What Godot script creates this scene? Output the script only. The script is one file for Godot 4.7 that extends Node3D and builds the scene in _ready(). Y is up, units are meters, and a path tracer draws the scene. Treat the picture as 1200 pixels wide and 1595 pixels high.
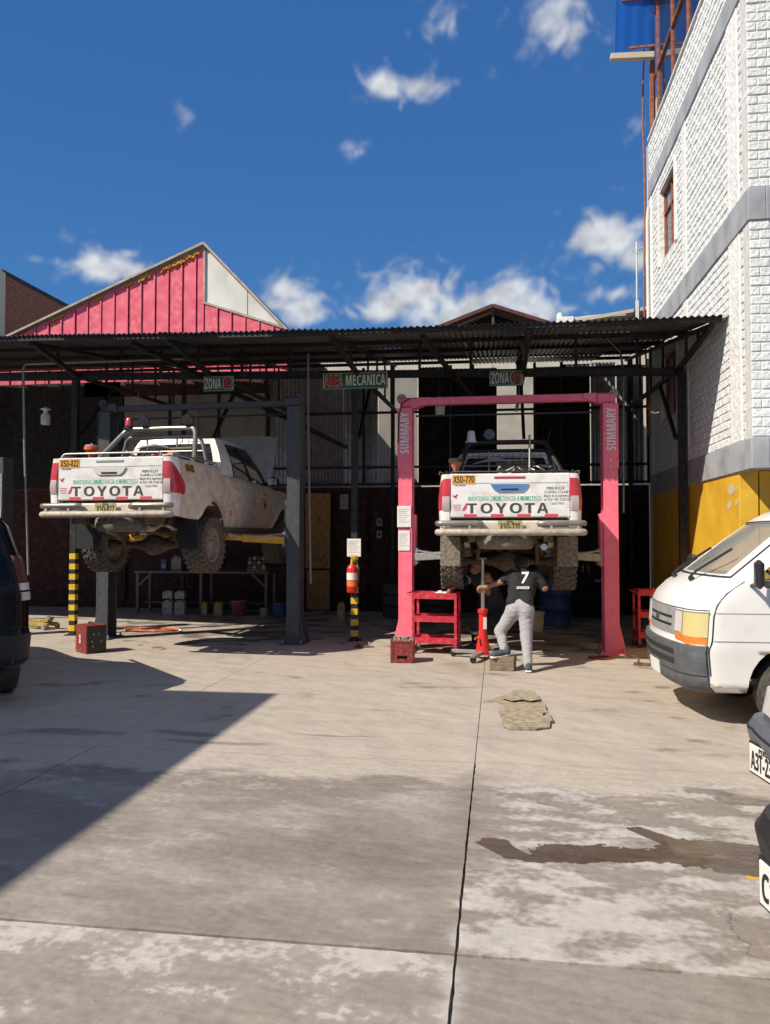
extends Node3D

# ------------------------------------------------------------------ mesh builder
class MB:
	var st := SurfaceTool.new()
	var sg := 1
	var n := 0
	func _init():
		st.begin(Mesh.PRIMITIVE_TRIANGLES)
		st.set_smooth_group(-1)
	func flat(): st.set_smooth_group(-1)
	func smooth():
		sg += 1
		st.set_smooth_group(sg)
	func tri(a: Vector3, b: Vector3, c: Vector3):
		st.add_vertex(a); st.add_vertex(b); st.add_vertex(c); n += 1
	func quad(a: Vector3, b: Vector3, c: Vector3, d: Vector3):
		tri(a, b, c); tri(a, c, d)
	func quv(a: Vector3, b: Vector3, c: Vector3, d: Vector3):   # a = top left, clockwise, with uv
		for v in [[a, Vector2(0, 0)], [b, Vector2(1, 0)], [c, Vector2(1, 1)], [a, Vector2(0, 0)], [c, Vector2(1, 1)], [d, Vector2(0, 1)]]:
			st.set_uv(v[1]); st.add_vertex(v[0])
	func tout(a: Vector3, b: Vector3, c: Vector3, o: Vector3):   # triangle facing away from o
		if (a - c).cross(a - b).dot((a + b + c) / 3.0 - o) < 0.0: tri(a, c, b)
		else: tri(a, b, c)
	func qout(a: Vector3, b: Vector3, c: Vector3, d: Vector3, o: Vector3):
		tout(a, b, c, o); tout(a, c, d, o)
	func box(c: Vector3, s: Vector3, bs := Basis()):
		flat()
		var h := s / 2.0
		var p := []
		for i in 8: p.append(c + bs * Vector3(h.x if i & 1 else -h.x, h.y if i & 2 else -h.y, h.z if i & 4 else -h.z))
		for f in [[0, 1, 3, 2], [4, 5, 7, 6], [0, 1, 5, 4], [2, 3, 7, 6], [0, 2, 6, 4], [1, 3, 7, 5]]:
			qout(p[f[0]], p[f[1]], p[f[2]], p[f[3]], c)
	func rbox(c: Vector3, s: Vector3, b := 0.01, bs := Basis()):   # chamfered box
		flat()
		var h := s / 2.0
		b = minf(b, minf(h.x, minf(h.y, h.z)) * 0.9)
		var P := func(sx, sy, sz, k):
			var v := Vector3(sx * h.x, sy * h.y, sz * h.z)
			for a in 3:
				if a != k: v[a] -= sign(v[a]) * b
			return c + bs * v
		for sx in [-1, 1]:
			for sy in [-1, 1]:
				for sz in [-1, 1]:
					tout(P.call(sx, sy, sz, 0), P.call(sx, sy, sz, 1), P.call(sx, sy, sz, 2), c)
		for a in [-1, 1]:
			qout(P.call(a, -1, -1, 0), P.call(a, 1, -1, 0), P.call(a, 1, 1, 0), P.call(a, -1, 1, 0), c)
			qout(P.call(-1, a, -1, 1), P.call(1, a, -1, 1), P.call(1, a, 1, 1), P.call(-1, a, 1, 1), c)
			qout(P.call(-1, -1, a, 2), P.call(1, -1, a, 2), P.call(1, 1, a, 2), P.call(-1, 1, a, 2), c)
			for e in [-1, 1]:
				qout(P.call(a, e, -1, 0), P.call(a, e, 1, 0), P.call(a, e, 1, 1), P.call(a, e, -1, 1), c)
				qout(P.call(a, -1, e, 0), P.call(a, 1, e, 0), P.call(a, 1, e, 2), P.call(a, -1, e, 2), c)
				qout(P.call(-1, a, e, 1), P.call(1, a, e, 1), P.call(1, a, e, 2), P.call(-1, a, e, 2), c)
	func bar(a: Vector3, b: Vector3, w: float, t: float, up := Vector3.UP, bev := 0.0):   # box beam from a to b
		var d := (b - a)
		var z := d.normalized()
		if absf(z.dot(up)) > 0.99: up = Vector3.RIGHT
		var x := up.cross(z).normalized()
		var bs := Basis(x, z.cross(x), z)
		if bev > 0.0: rbox((a + b) / 2.0, Vector3(w, t, d.length()), bev, bs)
		else: box((a + b) / 2.0, Vector3(w, t, d.length()), bs)
	func grid(rows: Array, flip := false, close_u := false):   # rows of PackedVector3Array / Array of Vector3
		smooth()
		for i in rows.size() - 1:
			var r0 = rows[i]
			var r1 = rows[i + 1]
			var m: int = r0.size()
			for j in (m if close_u else m - 1):
				var k := (j + 1) % m
				if flip: quad(r0[j], r1[j], r1[k], r0[k])
				else: quad(r0[j], r0[k], r1[k], r1[j])
	func tube(pts: Array, r, sides := 8, caps := true, close := false):
		smooth()
		var m := pts.size()
		var rows := []
		var up := Vector3.ZERO
		for i in m:
			var a: Vector3 = pts[(i - 1 + m) % m] if (i > 0 or close) else pts[i]
			var b: Vector3 = pts[(i + 1) % m] if (i < m - 1 or close) else pts[i]
			var t := (b - a).normalized()
			if up == Vector3.ZERO: up = t.cross(Vector3(0.31, 0.77, 0.55)).normalized()
			up = (up - t * up.dot(t)).normalized()
			var v := t.cross(up)
			var rr: float = r[i] if r is Array else r
			var ring := []
			for k in sides:
				var an := TAU * k / sides
				ring.append(pts[i] + (up * cos(an) + v * sin(an)) * rr)
			rows.append(ring)
		if close: rows.append(rows[0])
		var g := sg
		for i in rows.size() - 1:
			for k in sides:
				var l := (k + 1) % sides
				quad(rows[i][k], rows[i + 1][k], rows[i + 1][l], rows[i][l])
		if caps and not close:
			flat()
			for e in [0, m - 1]:
				var o: Vector3 = pts[1] if e == 0 else pts[m - 2]
				for k in sides: tout(pts[e], rows[e][k], rows[e][(k + 1) % sides], o)
	func lathe(prof: Array, seg: int, xf := Transform3D()):   # prof of Vector2(radius, height), axis y
		var rows := []
		for k in seg:
			var an := TAU * k / seg
			var row := []
			for p in prof: row.append(xf * Vector3(p.x * cos(an), p.y, p.x * sin(an)))
			rows.append(row)
		rows.append(rows[0])
		for i in seg:
			for j in prof.size() - 1:
				pass
		# hard edges between profile segments that turn sharply
		for j in prof.size() - 1:
			if j == 0: smooth()
			else:
				var d0: Vector2 = (prof[j] - prof[j - 1])
				var d1: Vector2 = (prof[j + 1] - prof[j])
				if d0.length() < 1e-6 or d1.length() < 1e-6 or d0.normalized().dot(d1.normalized()) < 0.72: smooth()
			for i in seg: quad(rows[i][j], rows[i][j + 1], rows[i + 1][j + 1], rows[i + 1][j])
	func ball(c: Vector3, r: Vector3, seg := 12, rings := 8, bs := Basis()):
		var rows := []
		for i in rings + 1:
			var a := PI * i / rings
			var row := []
			for k in seg: row.append(c + bs * Vector3(sin(a) * cos(TAU * k / seg) * r.x, cos(a) * r.y, sin(a) * sin(TAU * k / seg) * r.z))
			rows.append(row)
		grid(rows, false, true)
	func prism(poly: PackedVector2Array, xf: Transform3D, depth: float):   # polygon in xf's xy plane, extruded from z = 0 to -depth
		flat()
		var idx := Geometry2D.triangulate_polygon(poly)
		var m := poly.size()
		var cen := Vector2.ZERO
		for p in poly: cen += p / m
		var o := xf * Vector3(cen.x, cen.y, -depth / 2.0)
		var nf := xf.basis.z
		for i in range(0, idx.size(), 3):
			for e in 2:
				var z := 0.0 if e == 0 else -depth
				var a := xf * Vector3(poly[idx[i]].x, poly[idx[i]].y, z)
				var b := xf * Vector3(poly[idx[i + 1]].x, poly[idx[i + 1]].y, z)
				var c := xf * Vector3(poly[idx[i + 2]].x, poly[idx[i + 2]].y, z)
				var want := nf if e == 0 else -nf
				if (a - c).cross(a - b).dot(want) < 0.0: tri(a, c, b)
				else: tri(a, b, c)
		var cw := Geometry2D.is_polygon_clockwise(poly)
		for i in m:
			var p := poly[i]
			var q := poly[(i + 1) % m]
			var a := xf * Vector3(p.x, p.y, 0); var b := xf * Vector3(q.x, q.y, 0)
			var c := xf * Vector3(q.x, q.y, -depth); var d := xf * Vector3(p.x, p.y, -depth)
			if cw: quad(a, d, c, b)
			else: quad(a, b, c, d)
	func done(m: Material) -> ArrayMesh:
		st.generate_normals()
		var am := st.commit()
		am.surface_set_material(0, m)
		return am

var M := {}
var taken := {}

func numbered(s: String) -> String:
	if not taken.has(s):
		taken[s] = 0
		return s
	taken[s] += 1
	return "%s_%03d" % [s, taken[s]]
func tag(o: Node, label: String, category: String, group := "", kind := ""):
	if label: o.set_meta("label", label)
	if category: o.set_meta("category", category)
	if group: o.set_meta("group", group)
	if kind: o.set_meta("kind", kind)
func thing(called: String, label: String, category: String, at := Vector3.ZERO, turn := 0.0, group := "") -> Node3D:
	var o := Node3D.new()
	o.name = numbered(called)
	add_child(o)
	o.position = at
	o.rotation.y = turn
	tag(o, label, category, group, "thing")
	return o
func meshnode(am: Mesh, called: String, parent: Node) -> MeshInstance3D:
	var o := MeshInstance3D.new()
	o.mesh = am
	o.name = numbered(called) if parent == self else called
	parent.add_child(o, true)
	return o
func part(mb: MB, called: String, m: Material, parent: Node) -> MeshInstance3D:
	return meshnode(mb.done(m), called, parent)
func bx(called: String, c: Vector3, s: Vector3, m: Material, parent: Node, bev := 0.0, bs := Basis()) -> MeshInstance3D:
	var mb := MB.new()
	if bev > 0.0: mb.rbox(c, s, bev, bs)
	else: mb.box(c, s, bs)
	return part(mb, called, m, parent)
func tb(called: String, pts: Array, r, m: Material, parent: Node, sides := 8, close := false) -> MeshInstance3D:
	var mb := MB.new()
	mb.tube(pts, r, sides, true, close)
	return part(mb, called, m, parent)
func br(called: String, a: Vector3, b: Vector3, w: float, t: float, m: Material, parent: Node, bev := 0.0) -> MeshInstance3D:
	var mb := MB.new()
	mb.bar(a, b, w, t, Vector3.UP, bev)
	return part(mb, called, m, parent)
func lt(called: String, prof: Array, seg: int, m: Material, parent: Node, xf := Transform3D()) -> MeshInstance3D:
	var mb := MB.new()
	mb.lathe(prof, seg, xf)
	return part(mb, called, m, parent)
var fonts := {}
func text(s: String, h: float, m: Material, parent: Node, at: Vector3, bs := Basis(), width := 0.0, bold := true, depth := 0.004, called := "lettering", squash := 1.0) -> MeshInstance3D:
	if not fonts.has(bold):
		var f := SystemFont.new()
		f.font_names = PackedStringArray(["Droid Sans"])
		f.font_weight = 700 if bold else 400
		fonts[bold] = f
	var tm := TextMesh.new()
	tm.text = s
	tm.font = fonts[bold]
	tm.font_size = 64
	tm.pixel_size = h / 46.0
	tm.depth = depth
	tm.curve_step = 4.0
	tm.material = m
	var o := MeshInstance3D.new()
	o.mesh = tm
	o.name = called
	parent.add_child(o, true)
	var sx := squash
	if width > 0.0:
		var w := tm.get_aabb().size.x
		if w > 0.0: sx = width / w
	o.transform = Transform3D(bs * Basis.from_scale(Vector3(sx, 1, 1)), at)
	return o

# ------------------------------------------------------------------ materials
func col(r: float, g: float, b: float) -> Color:   # linear base colour to sRGB
	return Color(r, g, b).linear_to_srgb()
func noise(sd: int, fr: float, oct := 4, type := FastNoiseLite.TYPE_SIMPLEX_SMOOTH) -> FastNoiseLite:
	var f := FastNoiseLite.new()
	f.seed = sd
	f.frequency = fr
	f.noise_type = type
	f.fractal_octaves = oct
	return f
func ramp_tex(sz: int, sd: int, fr: float, stops: Array, oct := 5) -> ImageTexture:   # stops: [pos, linear Color]
	var src := noise(sd, fr, oct).get_seamless_image(sz, sz)
	src.convert(Image.FORMAT_L8)
	var d := src.get_data()
	var lut := PackedByteArray()
	for v in 256:
		var t := v / 255.0
		var c: Color = stops[0][1]
		for i in stops.size() - 1:
			if t >= stops[i][0]:
				c = stops[i][1].lerp(stops[i + 1][1], clampf((t - stops[i][0]) / maxf(1e-5, stops[i + 1][0] - stops[i][0]), 0, 1))
		c = c.linear_to_srgb()
		lut.append(int(clampf(c.r, 0, 1) * 255)); lut.append(int(clampf(c.g, 0, 1) * 255)); lut.append(int(clampf(c.b, 0, 1) * 255))
	var out := PackedByteArray()
	out.resize(sz * sz * 3)
	for i in sz * sz:
		var v := d[i] * 3
		out[i * 3] = lut[v]; out[i * 3 + 1] = lut[v + 1]; out[i * 3 + 2] = lut[v + 2]
	var im := Image.create_from_data(sz, sz, false, Image.FORMAT_RGB8, out)
	im.generate_mipmaps()
	return ImageTexture.create_from_image(im)
func normal_tex(sz: int, sd: int, fr: float, strength: float, oct := 4) -> ImageTexture:
	var src := noise(sd, fr, oct).get_seamless_image(sz, sz)
	src.convert(Image.FORMAT_L8)
	src.bump_map_to_normal_map(strength)
	return ImageTexture.create_from_image(src)
func mat(key: String, c: Color, rough := 0.6, metal := 0.0) -> StandardMaterial3D:
	var m := StandardMaterial3D.new()
	m.albedo_color = c
	m.roughness = rough
	m.metallic = metal
	M[key] = m
	return m
func texmat(key: String, t: Texture2D, rough := 0.6, metal := 0.0, scale := 1.0, world := false) -> StandardMaterial3D:
	var m := mat(key, Color.WHITE, rough, metal)
	m.albedo_texture = t
	m.uv1_triplanar = true
	m.uv1_world_triplanar = world
	m.uv1_scale = Vector3.ONE * scale
	return m
func L(r: float, g: float, b: float) -> Color: return Color(r, g, b)

func make_materials():
	var bump := normal_tex(256, 5, 0.05, 6.0)
	var fine := normal_tex(256, 9, 0.2, 4.0)
	var m: StandardMaterial3D
	# painted white brick, three tones
	for i in 3:
		var k: float = [0.76, 0.73, 0.70][i]
		m = texmat("brick%d" % i, ramp_tex(256, 20 + i, 0.02, [[0.0, L(k * 0.84, k * 0.88, k * 0.89)], [0.45, L(k * .96, k, k * 1.0)], [1.0, L(k * 1.01, k * 1.05, k * 1.05)]]), 0.75, 0.0, 1.3, true)
		m.normal_enabled = true; m.normal_texture = bump; m.normal_scale = 0.5
	m = texmat("mortar", ramp_tex(256, 25, 0.03, [[0, L(.50, .51, .51)], [1, L(.68, .68, .67)]]), 0.9, 0, 1.0, true)
	m = texmat("white_plaster", ramp_tex(256, 26, 0.015, [[0, L(.66, .67, .67)], [.5, L(.76, .76, .75)], [1, L(.82, .82, .81)]]), 0.8, 0, 0.7, true)
	m.normal_enabled = true; m.normal_texture = bump; m.normal_scale = 0.3
	m = texmat("grey_band", ramp_tex(256, 27, 0.012, [[0, L(.23, .245, .27)], [.5, L(.33, .35, .385)], [1, L(.40, .42, .45)]]), 0.8, 0, 0.5, true)
	m = texmat("yellow_wall", ramp_tex(256, 28, 0.012, [[0, L(.58, .33, .028)], [.4, L(.68, .40, .03)], [.8, L(.73, .45, .04)], [1, L(.80, .58, .18)]]), 0.55, 0, 0.5, true)
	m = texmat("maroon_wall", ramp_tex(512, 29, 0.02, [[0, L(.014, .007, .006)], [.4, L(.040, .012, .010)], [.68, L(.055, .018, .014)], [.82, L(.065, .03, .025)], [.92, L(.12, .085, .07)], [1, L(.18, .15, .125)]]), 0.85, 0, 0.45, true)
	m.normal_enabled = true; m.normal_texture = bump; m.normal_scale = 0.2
	m = texmat("red_brick_far", ramp_tex(512, 30, 0.05, [[0, L(.14, .05, .03)], [.5, L(.24, .10, .065)], [1, L(.33, .17, .11)]]), 0.9, 0, 0.35, true)
	m = texmat("pink_sheet", ramp_tex(512, 31, 0.012, [[0, L(.54, .06, .11)], [.3, L(.66, .085, .15)], [.7, L(.73, .12, .19)], [.86, L(.75, .16, .22)], [1, L(.78, .25, .28)]]), 0.55, 0, 0.4, true)
	m = texmat("pink_sheet_2", ramp_tex(512, 32, 0.02, [[0, L(.50, .055, .095)], [.4, L(.66, .09, .15)], [.8, L(.76, .15, .20)], [1, L(.79, .32, .33)]]), 0.6, 0, 0.5, true)
	m = texmat("pale_sheet", ramp_tex(256, 33, 0.01, [[0, L(.50, .50, .49)], [.5, L(.62, .62, .60)], [1, L(.70, .70, .67)]]), 0.6, 0, 0.4, true)
	m = texmat("foam", ramp_tex(128, 34, 0.05, [[0, L(.42, .17, .02)], [1, L(.66, .36, .06)]]), 0.9, 0, 2.0)
	m = texmat("trim_wood", ramp_tex(128, 35, 0.03, [[0, L(.28, .24, .19)], [1, L(.48, .43, .35)]]), 0.8, 0, 1.0)
	m = texmat("sooty_sheet", ramp_tex(512, 36, 0.02, [[0, L(.06, .056, .05)], [.5, L(.14, .132, .122)], [.8, L(.20, .19, .175)], [1, L(.28, .265, .24)]]), 0.42, 0.45, 0.5, true)
	m = texmat("zinc_sheet", ramp_tex(512, 37, 0.02, [[0, L(.22, .22, .21)], [.5, L(.38, .38, .37)], [1, L(.50, .50, .48)]]), 0.38, 0.8, 0.6, true)
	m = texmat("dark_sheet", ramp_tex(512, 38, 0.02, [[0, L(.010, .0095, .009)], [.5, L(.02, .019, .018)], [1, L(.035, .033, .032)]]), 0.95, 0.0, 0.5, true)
	m = texmat("mauve_sheet", ramp_tex(512, 39, 0.015, [[0, L(.12, .09, .09)], [.5, L(.20, .155, .155)], [1, L(.27, .22, .22)]]), 0.6, 0.0, 0.5, true)
	m.transparency = BaseMaterial3D.TRANSPARENCY_ALPHA; m.albedo_color.a = 0.86
	m = texmat("grey_fibre_sheet", ramp_tex(512, 40, 0.015, [[0, L(.38, .36, .36)], [.5, L(.50, .48, .48)], [1, L(.58, .56, .56)]]), 0.6, 0.0, 0.5, true)
	m.transparency = BaseMaterial3D.TRANSPARENCY_ALPHA; m.albedo_color.a = 0.5
	m = texmat("white_fibre_sheet", ramp_tex(512, 41, 0.015, [[0, L(.62, .59, .55)], [1, L(.75, .72, .68)]]), 0.6, 0.0, 0.5, true)
	m.transparency = BaseMaterial3D.TRANSPARENCY_ALPHA; m.albedo_color.a = 0.22
	m = texmat("grey_panel", ramp_tex(512, 42, 0.01, [[0, L(.19, .18, .17)], [.5, L(.25, .24, .225)], [1, L(.30, .285, .27)]]), 0.7, 0.0, 0.4, true)
	m = texmat("black_steel", ramp_tex(256, 43, 0.03, [[0, L(.012, .012, .013)], [.6, L(.022, .022, .024)], [1, L(.06, .055, .05)]]), 0.55, 0.2, 1.0)
	m = texmat("rust_steel", ramp_tex(256, 44, 0.03, [[0, L(.20, .055, .03)], [.5, L(.30, .10, .06)], [1, L(.42, .20, .13)]]), 0.75, 0.1, 1.0)
	m = texmat("grey_steel", ramp_tex(256, 45, 0.04, [[0, L(.16, .165, .17)], [.5, L(.27, .275, .28)], [1, L(.36, .36, .36)]]), 0.5, 0.3, 1.5)
	m = texmat("lift_black", ramp_tex(256, 46, 0.03, [[0, L(.05, .053, .059)], [.55, L(.066, .07, .077)], [.85, L(.08, .084, .091)], [1, L(.17, .17, .175)]]), 0.42, 0.0, 1.2)
	m = texmat("lift_red", ramp_tex(256, 47, 0.02, [[0, L(.80, .145, .22)], [.5, L(.87, .17, .255)], [.9, L(.89, .20, .28)], [1, L(.78, .28, .29)]]), 0.4, 0.0, 1.0)
	m = texmat("cart_red", ramp_tex(256, 48, 0.03, [[0, L(.38, .02, .04)], [.6, L(.52, .03, .055)], [1, L(.60, .12, .12)]]), 0.45, 0.0, 1.2)
	m = texmat("old_red", ramp_tex(256, 49, 0.035, [[0, L(.06, .02, .015)], [.35, L(.19, .026, .022)], [.7, L(.25, .036, .03)], [1, L(.28, .17, .135)]]), 0.55, 0.0, 1.8)
	m = texmat("lift_arm", ramp_tex(256, 50, 0.03, [[0, L(.45, .22, .015)], [.6, L(.62, .33, .02)], [1, L(.55, .40, .12)]]), 0.5, 0, 1.2)
	m = texmat("stripe_yellow", ramp_tex(256, 51, 0.03, [[0, L(.50, .34, .02)], [1, L(.75, .56, .03)]]), 0.55, 0, 1.5)
	m = texmat("truck_white", ramp_tex(512, 52, 0.012, [[0, L(.58, .54, .48)], [.3, L(.70, .68, .64)], [.55, L(.80, .79, .77)], [1, L(.83, .825, .81)]]), 0.28, 0, 0.55)
	m.clearcoat_enabled = true; m.clearcoat = 0.6; m.clearcoat_roughness = 0.15
	m = texmat("truck_dusty", ramp_tex(512, 53, 0.014, [[0, L(.50, .41, .32)], [.4, L(.62, .54, .45)], [.7, L(.70, .645, .57)], [1, L(.77, .74, .69)]]), 0.5, 0, 0.6)
	m = texmat("mud_steel", ramp_tex(512, 54, 0.03, [[0, L(.27, .21, .15)], [.4, L(.37, .305, .235)], [.7, L(.46, .41, .345)], [1, L(.56, .53, .48)]]), 0.6, 0.1, 0.6)
	m = texmat("mud_rubber", ramp_tex(512, 55, 0.03, [[0, L(.10, .085, .068)], [.5, L(.20, .17, .135)], [1, L(.34, .29, .23)]]), 0.9, 0, 1.0)
	m = texmat("underbody", ramp_tex(512, 56, 0.03, [[0, L(.045, .034, .025)], [.5, L(.10, .078, .057)], [1, L(.20, .16, .115)]]), 0.85, 0.0, 1.2)
	m = texmat("tyre", ramp_tex(256, 57, 0.03, [[0, L(.028, .026, .024)], [.5, L(.05, .046, .041)], [1, L(.13, .115, .095)]]), 0.85, 0, 1.6)
	m = texmat("dusty_rim", ramp_tex(256, 58, 0.03, [[0, L(.16, .13, .10)], [.5, L(.28, .24, .19)], [1, L(.38, .335, .28)]]), 0.7, 0.1, 1.6)
	m = mat("chrome", col(.72, .72, .72), 0.12, 1.0)
	m = mat("brushed", col(.55, .55, .55), 0.3, 0.9)
	m = mat("lamp_shell", col(.09, .09, .09), 0.18, 0.8)
	m = texmat("dusty_tube", ramp_tex(256, 164, 0.03, [[0, L(.20, .175, .145)], [.5, L(.29, .265, .235)], [1, L(.38, .365, .34)]]), 0.38, 0.5, 0.8)
	m = texmat("dark_rust", ramp_tex(128, 165, 0.03, [[0, L(.06, .022, .018)], [1, L(.13, .05, .04)]]), 0.8, 0, 1.0)
	m = mat("dull_tube", col(.34, .33, .31), 0.35, 0.7)
	m = mat("dark_glass", col(.02, .022, .025), 0.04, 0.0)
	m.transparency = BaseMaterial3D.TRANSPARENCY_ALPHA; m.albedo_color.a = 0.62
	m = mat("clear_glass", col(.10, .11, .11), 0.03, 0.0)
	m.transparency = BaseMaterial3D.TRANSPARENCY_ALPHA; m.albedo_color.a = 0.22
	m = mat("dusty_glass", col(.36, .36, .33), 0.2, 0.0)
	m.transparency = BaseMaterial3D.TRANSPARENCY_ALPHA; m.albedo_color.a = 0.62
	m = mat("blue_glass", col(.03, .04, .07), 0.03, 0.0)
	m.clearcoat_enabled = true
	m = mat("lamp_red", col(.50, .018, .03), 0.12); m.clearcoat_enabled = true
	m = mat("lamp_lens", col(.46, .36, .35), 0.15); m.clearcoat_enabled = true
	m = mat("lamp_clear", col(.62, .60, .58), 0.15); m.clearcoat_enabled = true
	m = mat("lamp_yellowed", col(.58, .50, .22), 0.2); m.clearcoat_enabled = true
	m = mat("lamp_orange", col(.72, .20, .03), 0.25); m.clearcoat_enabled = true
	m = mat("plastic_black", col(.018, .018, .019), 0.5)
	m = mat("rubber", col(.022, .022, .022), 0.8)
	m = mat("sticker_red", col(.58, .08, .11), 0.45)
	m = mat("sticker_orange", col(.74, .36, .06), 0.5)
	m = mat("sticker_green", col(.10, .42, .30), 0.5)
	m = mat("letter_grey", col(.055, .058, .06), 0.5)
	m = mat("letter_black", col(.015, .015, .015), 0.6)
	m = mat("letter_white", col(.76, .76, .74), 0.6)
	m = mat("letter_red", col(.55, .03, .035), 0.5)
	m = texmat("plate_yellow", ramp_tex(64, 163, 0.06, [[0, L(.26, .22, .11)], [.5, L(.42, .36, .15)], [1, L(.52, .45, .18)]]), 0.6, 0, 4.0)
	m = mat("plate_white", col(.74, .74, .72), 0.5)
	m = mat("sign_green", col(.02, .15, .075), 0.4)
	m = texmat("paper", ramp_tex(128, 60, 0.02, [[0, L(.66, .66, .65)], [1, L(.80, .80, .79)]]), 0.9, 0, 2.0)
	m = mat("white_plastic", col(.70, .70, .67), 0.4)
	m = texmat("dimmed_plastic", ramp_tex(128, 160, 0.04, [[0, L(.16, .15, .13)], [.5, L(.30, .29, .26)], [1, L(.42, .41, .38)]]), 0.5, 0, 2.0)  # plastic darkened to put the bench area's dim light into its colour
	m = texmat("dimmed_yellow", ramp_tex(128, 161, 0.04, [[0, L(.16, .11, .02)], [.5, L(.32, .23, .04)], [1, L(.42, .31, .07)]]), 0.5, 0, 2.0)  # yellow darkened likewise for the dim workshop light
	m = texmat("dimmed_steel", ramp_tex(256, 162, 0.04, [[0, L(.05, .045, .04)], [.5, L(.10, .095, .09)], [1, L(.17, .165, .155)]]), 0.5, 0.3, 1.5)  # bench steel with the bay's dim light put into its colour
	m = mat("milky_plastic", col(.60, .60, .56), 0.35); m.subsurf_scatter_enabled = true; m.subsurf_scatter_strength = 0.2
	m = mat("yellow_plastic", col(.58, .44, .06), 0.4)
	m = mat("blue_plastic", col(.03, .07, .20), 0.45)
	m = mat("red_paint", col(.60, .03, .025), 0.3)
	m = mat("orange_red", col(.72, .12, .05), 0.45)
	m = mat("hose_orange", col(.58, .17, .08), 0.6)
	m = texmat("wood", ramp_tex(256, 61, 0.03, [[0, L(.10, .075, .05)], [.5, L(.20, .155, .11)], [1, L(.28, .23, .17)]]), 0.85, 0, 1.5)
	m.uv1_scale = Vector3(1.0, 5.0, 5.0)
	m = texmat("plywood", ramp_tex(512, 62, 0.02, [[0, L(.19, .10, .03)], [.5, L(.30, .17, .055)], [1, L(.38, .24, .10)]]), 0.8, 0, 0.8)
	m = texmat("cardboard", ramp_tex(512, 63, 0.03, [[0, L(.15, .125, .085)], [.4, L(.28, .235, .165)], [.7, L(.36, .305, .22)], [1, L(.45, .40, .31)]]), 0.95, 0, 0.7)
	# bodies of parked cars
	m = texmat("van_white", ramp_tex(512, 64, 0.01, [[0, L(.70, .70, .68)], [.5, L(.79, .79, .78)], [1, L(.82, .82, .81)]]), 0.3, 0, 0.5)
	m.clearcoat_enabled = true; m.clearcoat = 0.5; m.clearcoat_roughness = 0.2
	m = texmat("van_bumper", ramp_tex(512, 65, 0.02, [[0, L(.055, .06, .07)], [.5, L(.085, .093, .107)], [1, L(.14, .148, .16)]]), 0.55, 0, 0.8)
	m = texmat("grille_grey", ramp_tex(256, 66, 0.02, [[0, L(.22, .225, .23)], [1, L(.33, .335, .34)]]), 0.5, 0, 1.0)
	m = mat("suv_black", col(.006, .0065, .008), 0.16, 0.0); m.metallic_specular = 0.3
	m = texmat("bluegrey_bumper", ramp_tex(256, 67, 0.02, [[0, L(.07, .082, .10)], [1, L(.135, .15, .18)]]), 0.5, 0, 0.8)
	m = mat("paint_bluegrey", col(.10, .12, .155), 0.25, 0.3); m.clearcoat_enabled = true
	m = mat("paint_silver", col(.42, .43, .44), 0.28, 0.5); m.clearcoat_enabled = true
	# people
	m = texmat("skin", ramp_tex(64, 70, 0.05, [[0, L(.30, .15, .09)], [1, L(.36, .19, .12)]]), 0.55, 0, 2.0)
	m.subsurf_scatter_enabled = true; m.subsurf_scatter_strength = 0.15
	m = texmat("shirt_black", ramp_tex(128, 71, 0.04, [[0, L(.007, .008, .010)], [1, L(.014, .015, .019)]]), 0.85, 0, 2.0)
	m = texmat("shirt_navy", ramp_tex(128, 72, 0.04, [[0, L(.012, .015, .03)], [1, L(.025, .03, .055)]]), 0.9, 0, 2.0)
	m = texmat("jeans_grey", ramp_tex(256, 73, 0.06, [[0, L(.24, .235, .25)], [.5, L(.34, .335, .355)], [1, L(.43, .425, .445)]]), 0.9, 0, 2.5)
	m = mat("hair", col(.008, .007, .007), 0.6)
	m = mat("shoe_grey", col(.06, .07, .085), 0.7)
	m = mat("blue_sheet", col(.02, .17, .58), 0.25)
	m.transparency = BaseMaterial3D.TRANSPARENCY_ALPHA; m.albedo_color.a = 0.85
	m.backlight_enabled = true; m.backlight = Color(.03, .28, .8)
	m = texmat("earth", ramp_tex(256, 75, 0.02, [[0, L(.16, .13, .10)], [1, L(.26, .22, .17)]]), 0.95, 0, 0.2, true)
	m = texmat("cream_wall", ramp_tex(256, 76, 0.02, [[0, L(.44, .41, .37)], [1, L(.56, .53, .48)]]), 0.9, 0, 0.4, true)
	m = texmat("tyre_mud", ramp_tex(512, 77, 0.04, [[0, L(.035, .031, .027)], [.4, L(.08, .068, .055)], [.7, L(.16, .135, .105)], [1, L(.26, .22, .17)]]), 0.9, 0, 1.6)
	m = mat("lamp_dark_red", col(.10, .008, .012), 0.1); m.clearcoat_enabled = true
	m = mat("aged_cream", col(.52, .46, .36), 0.7)

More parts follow.
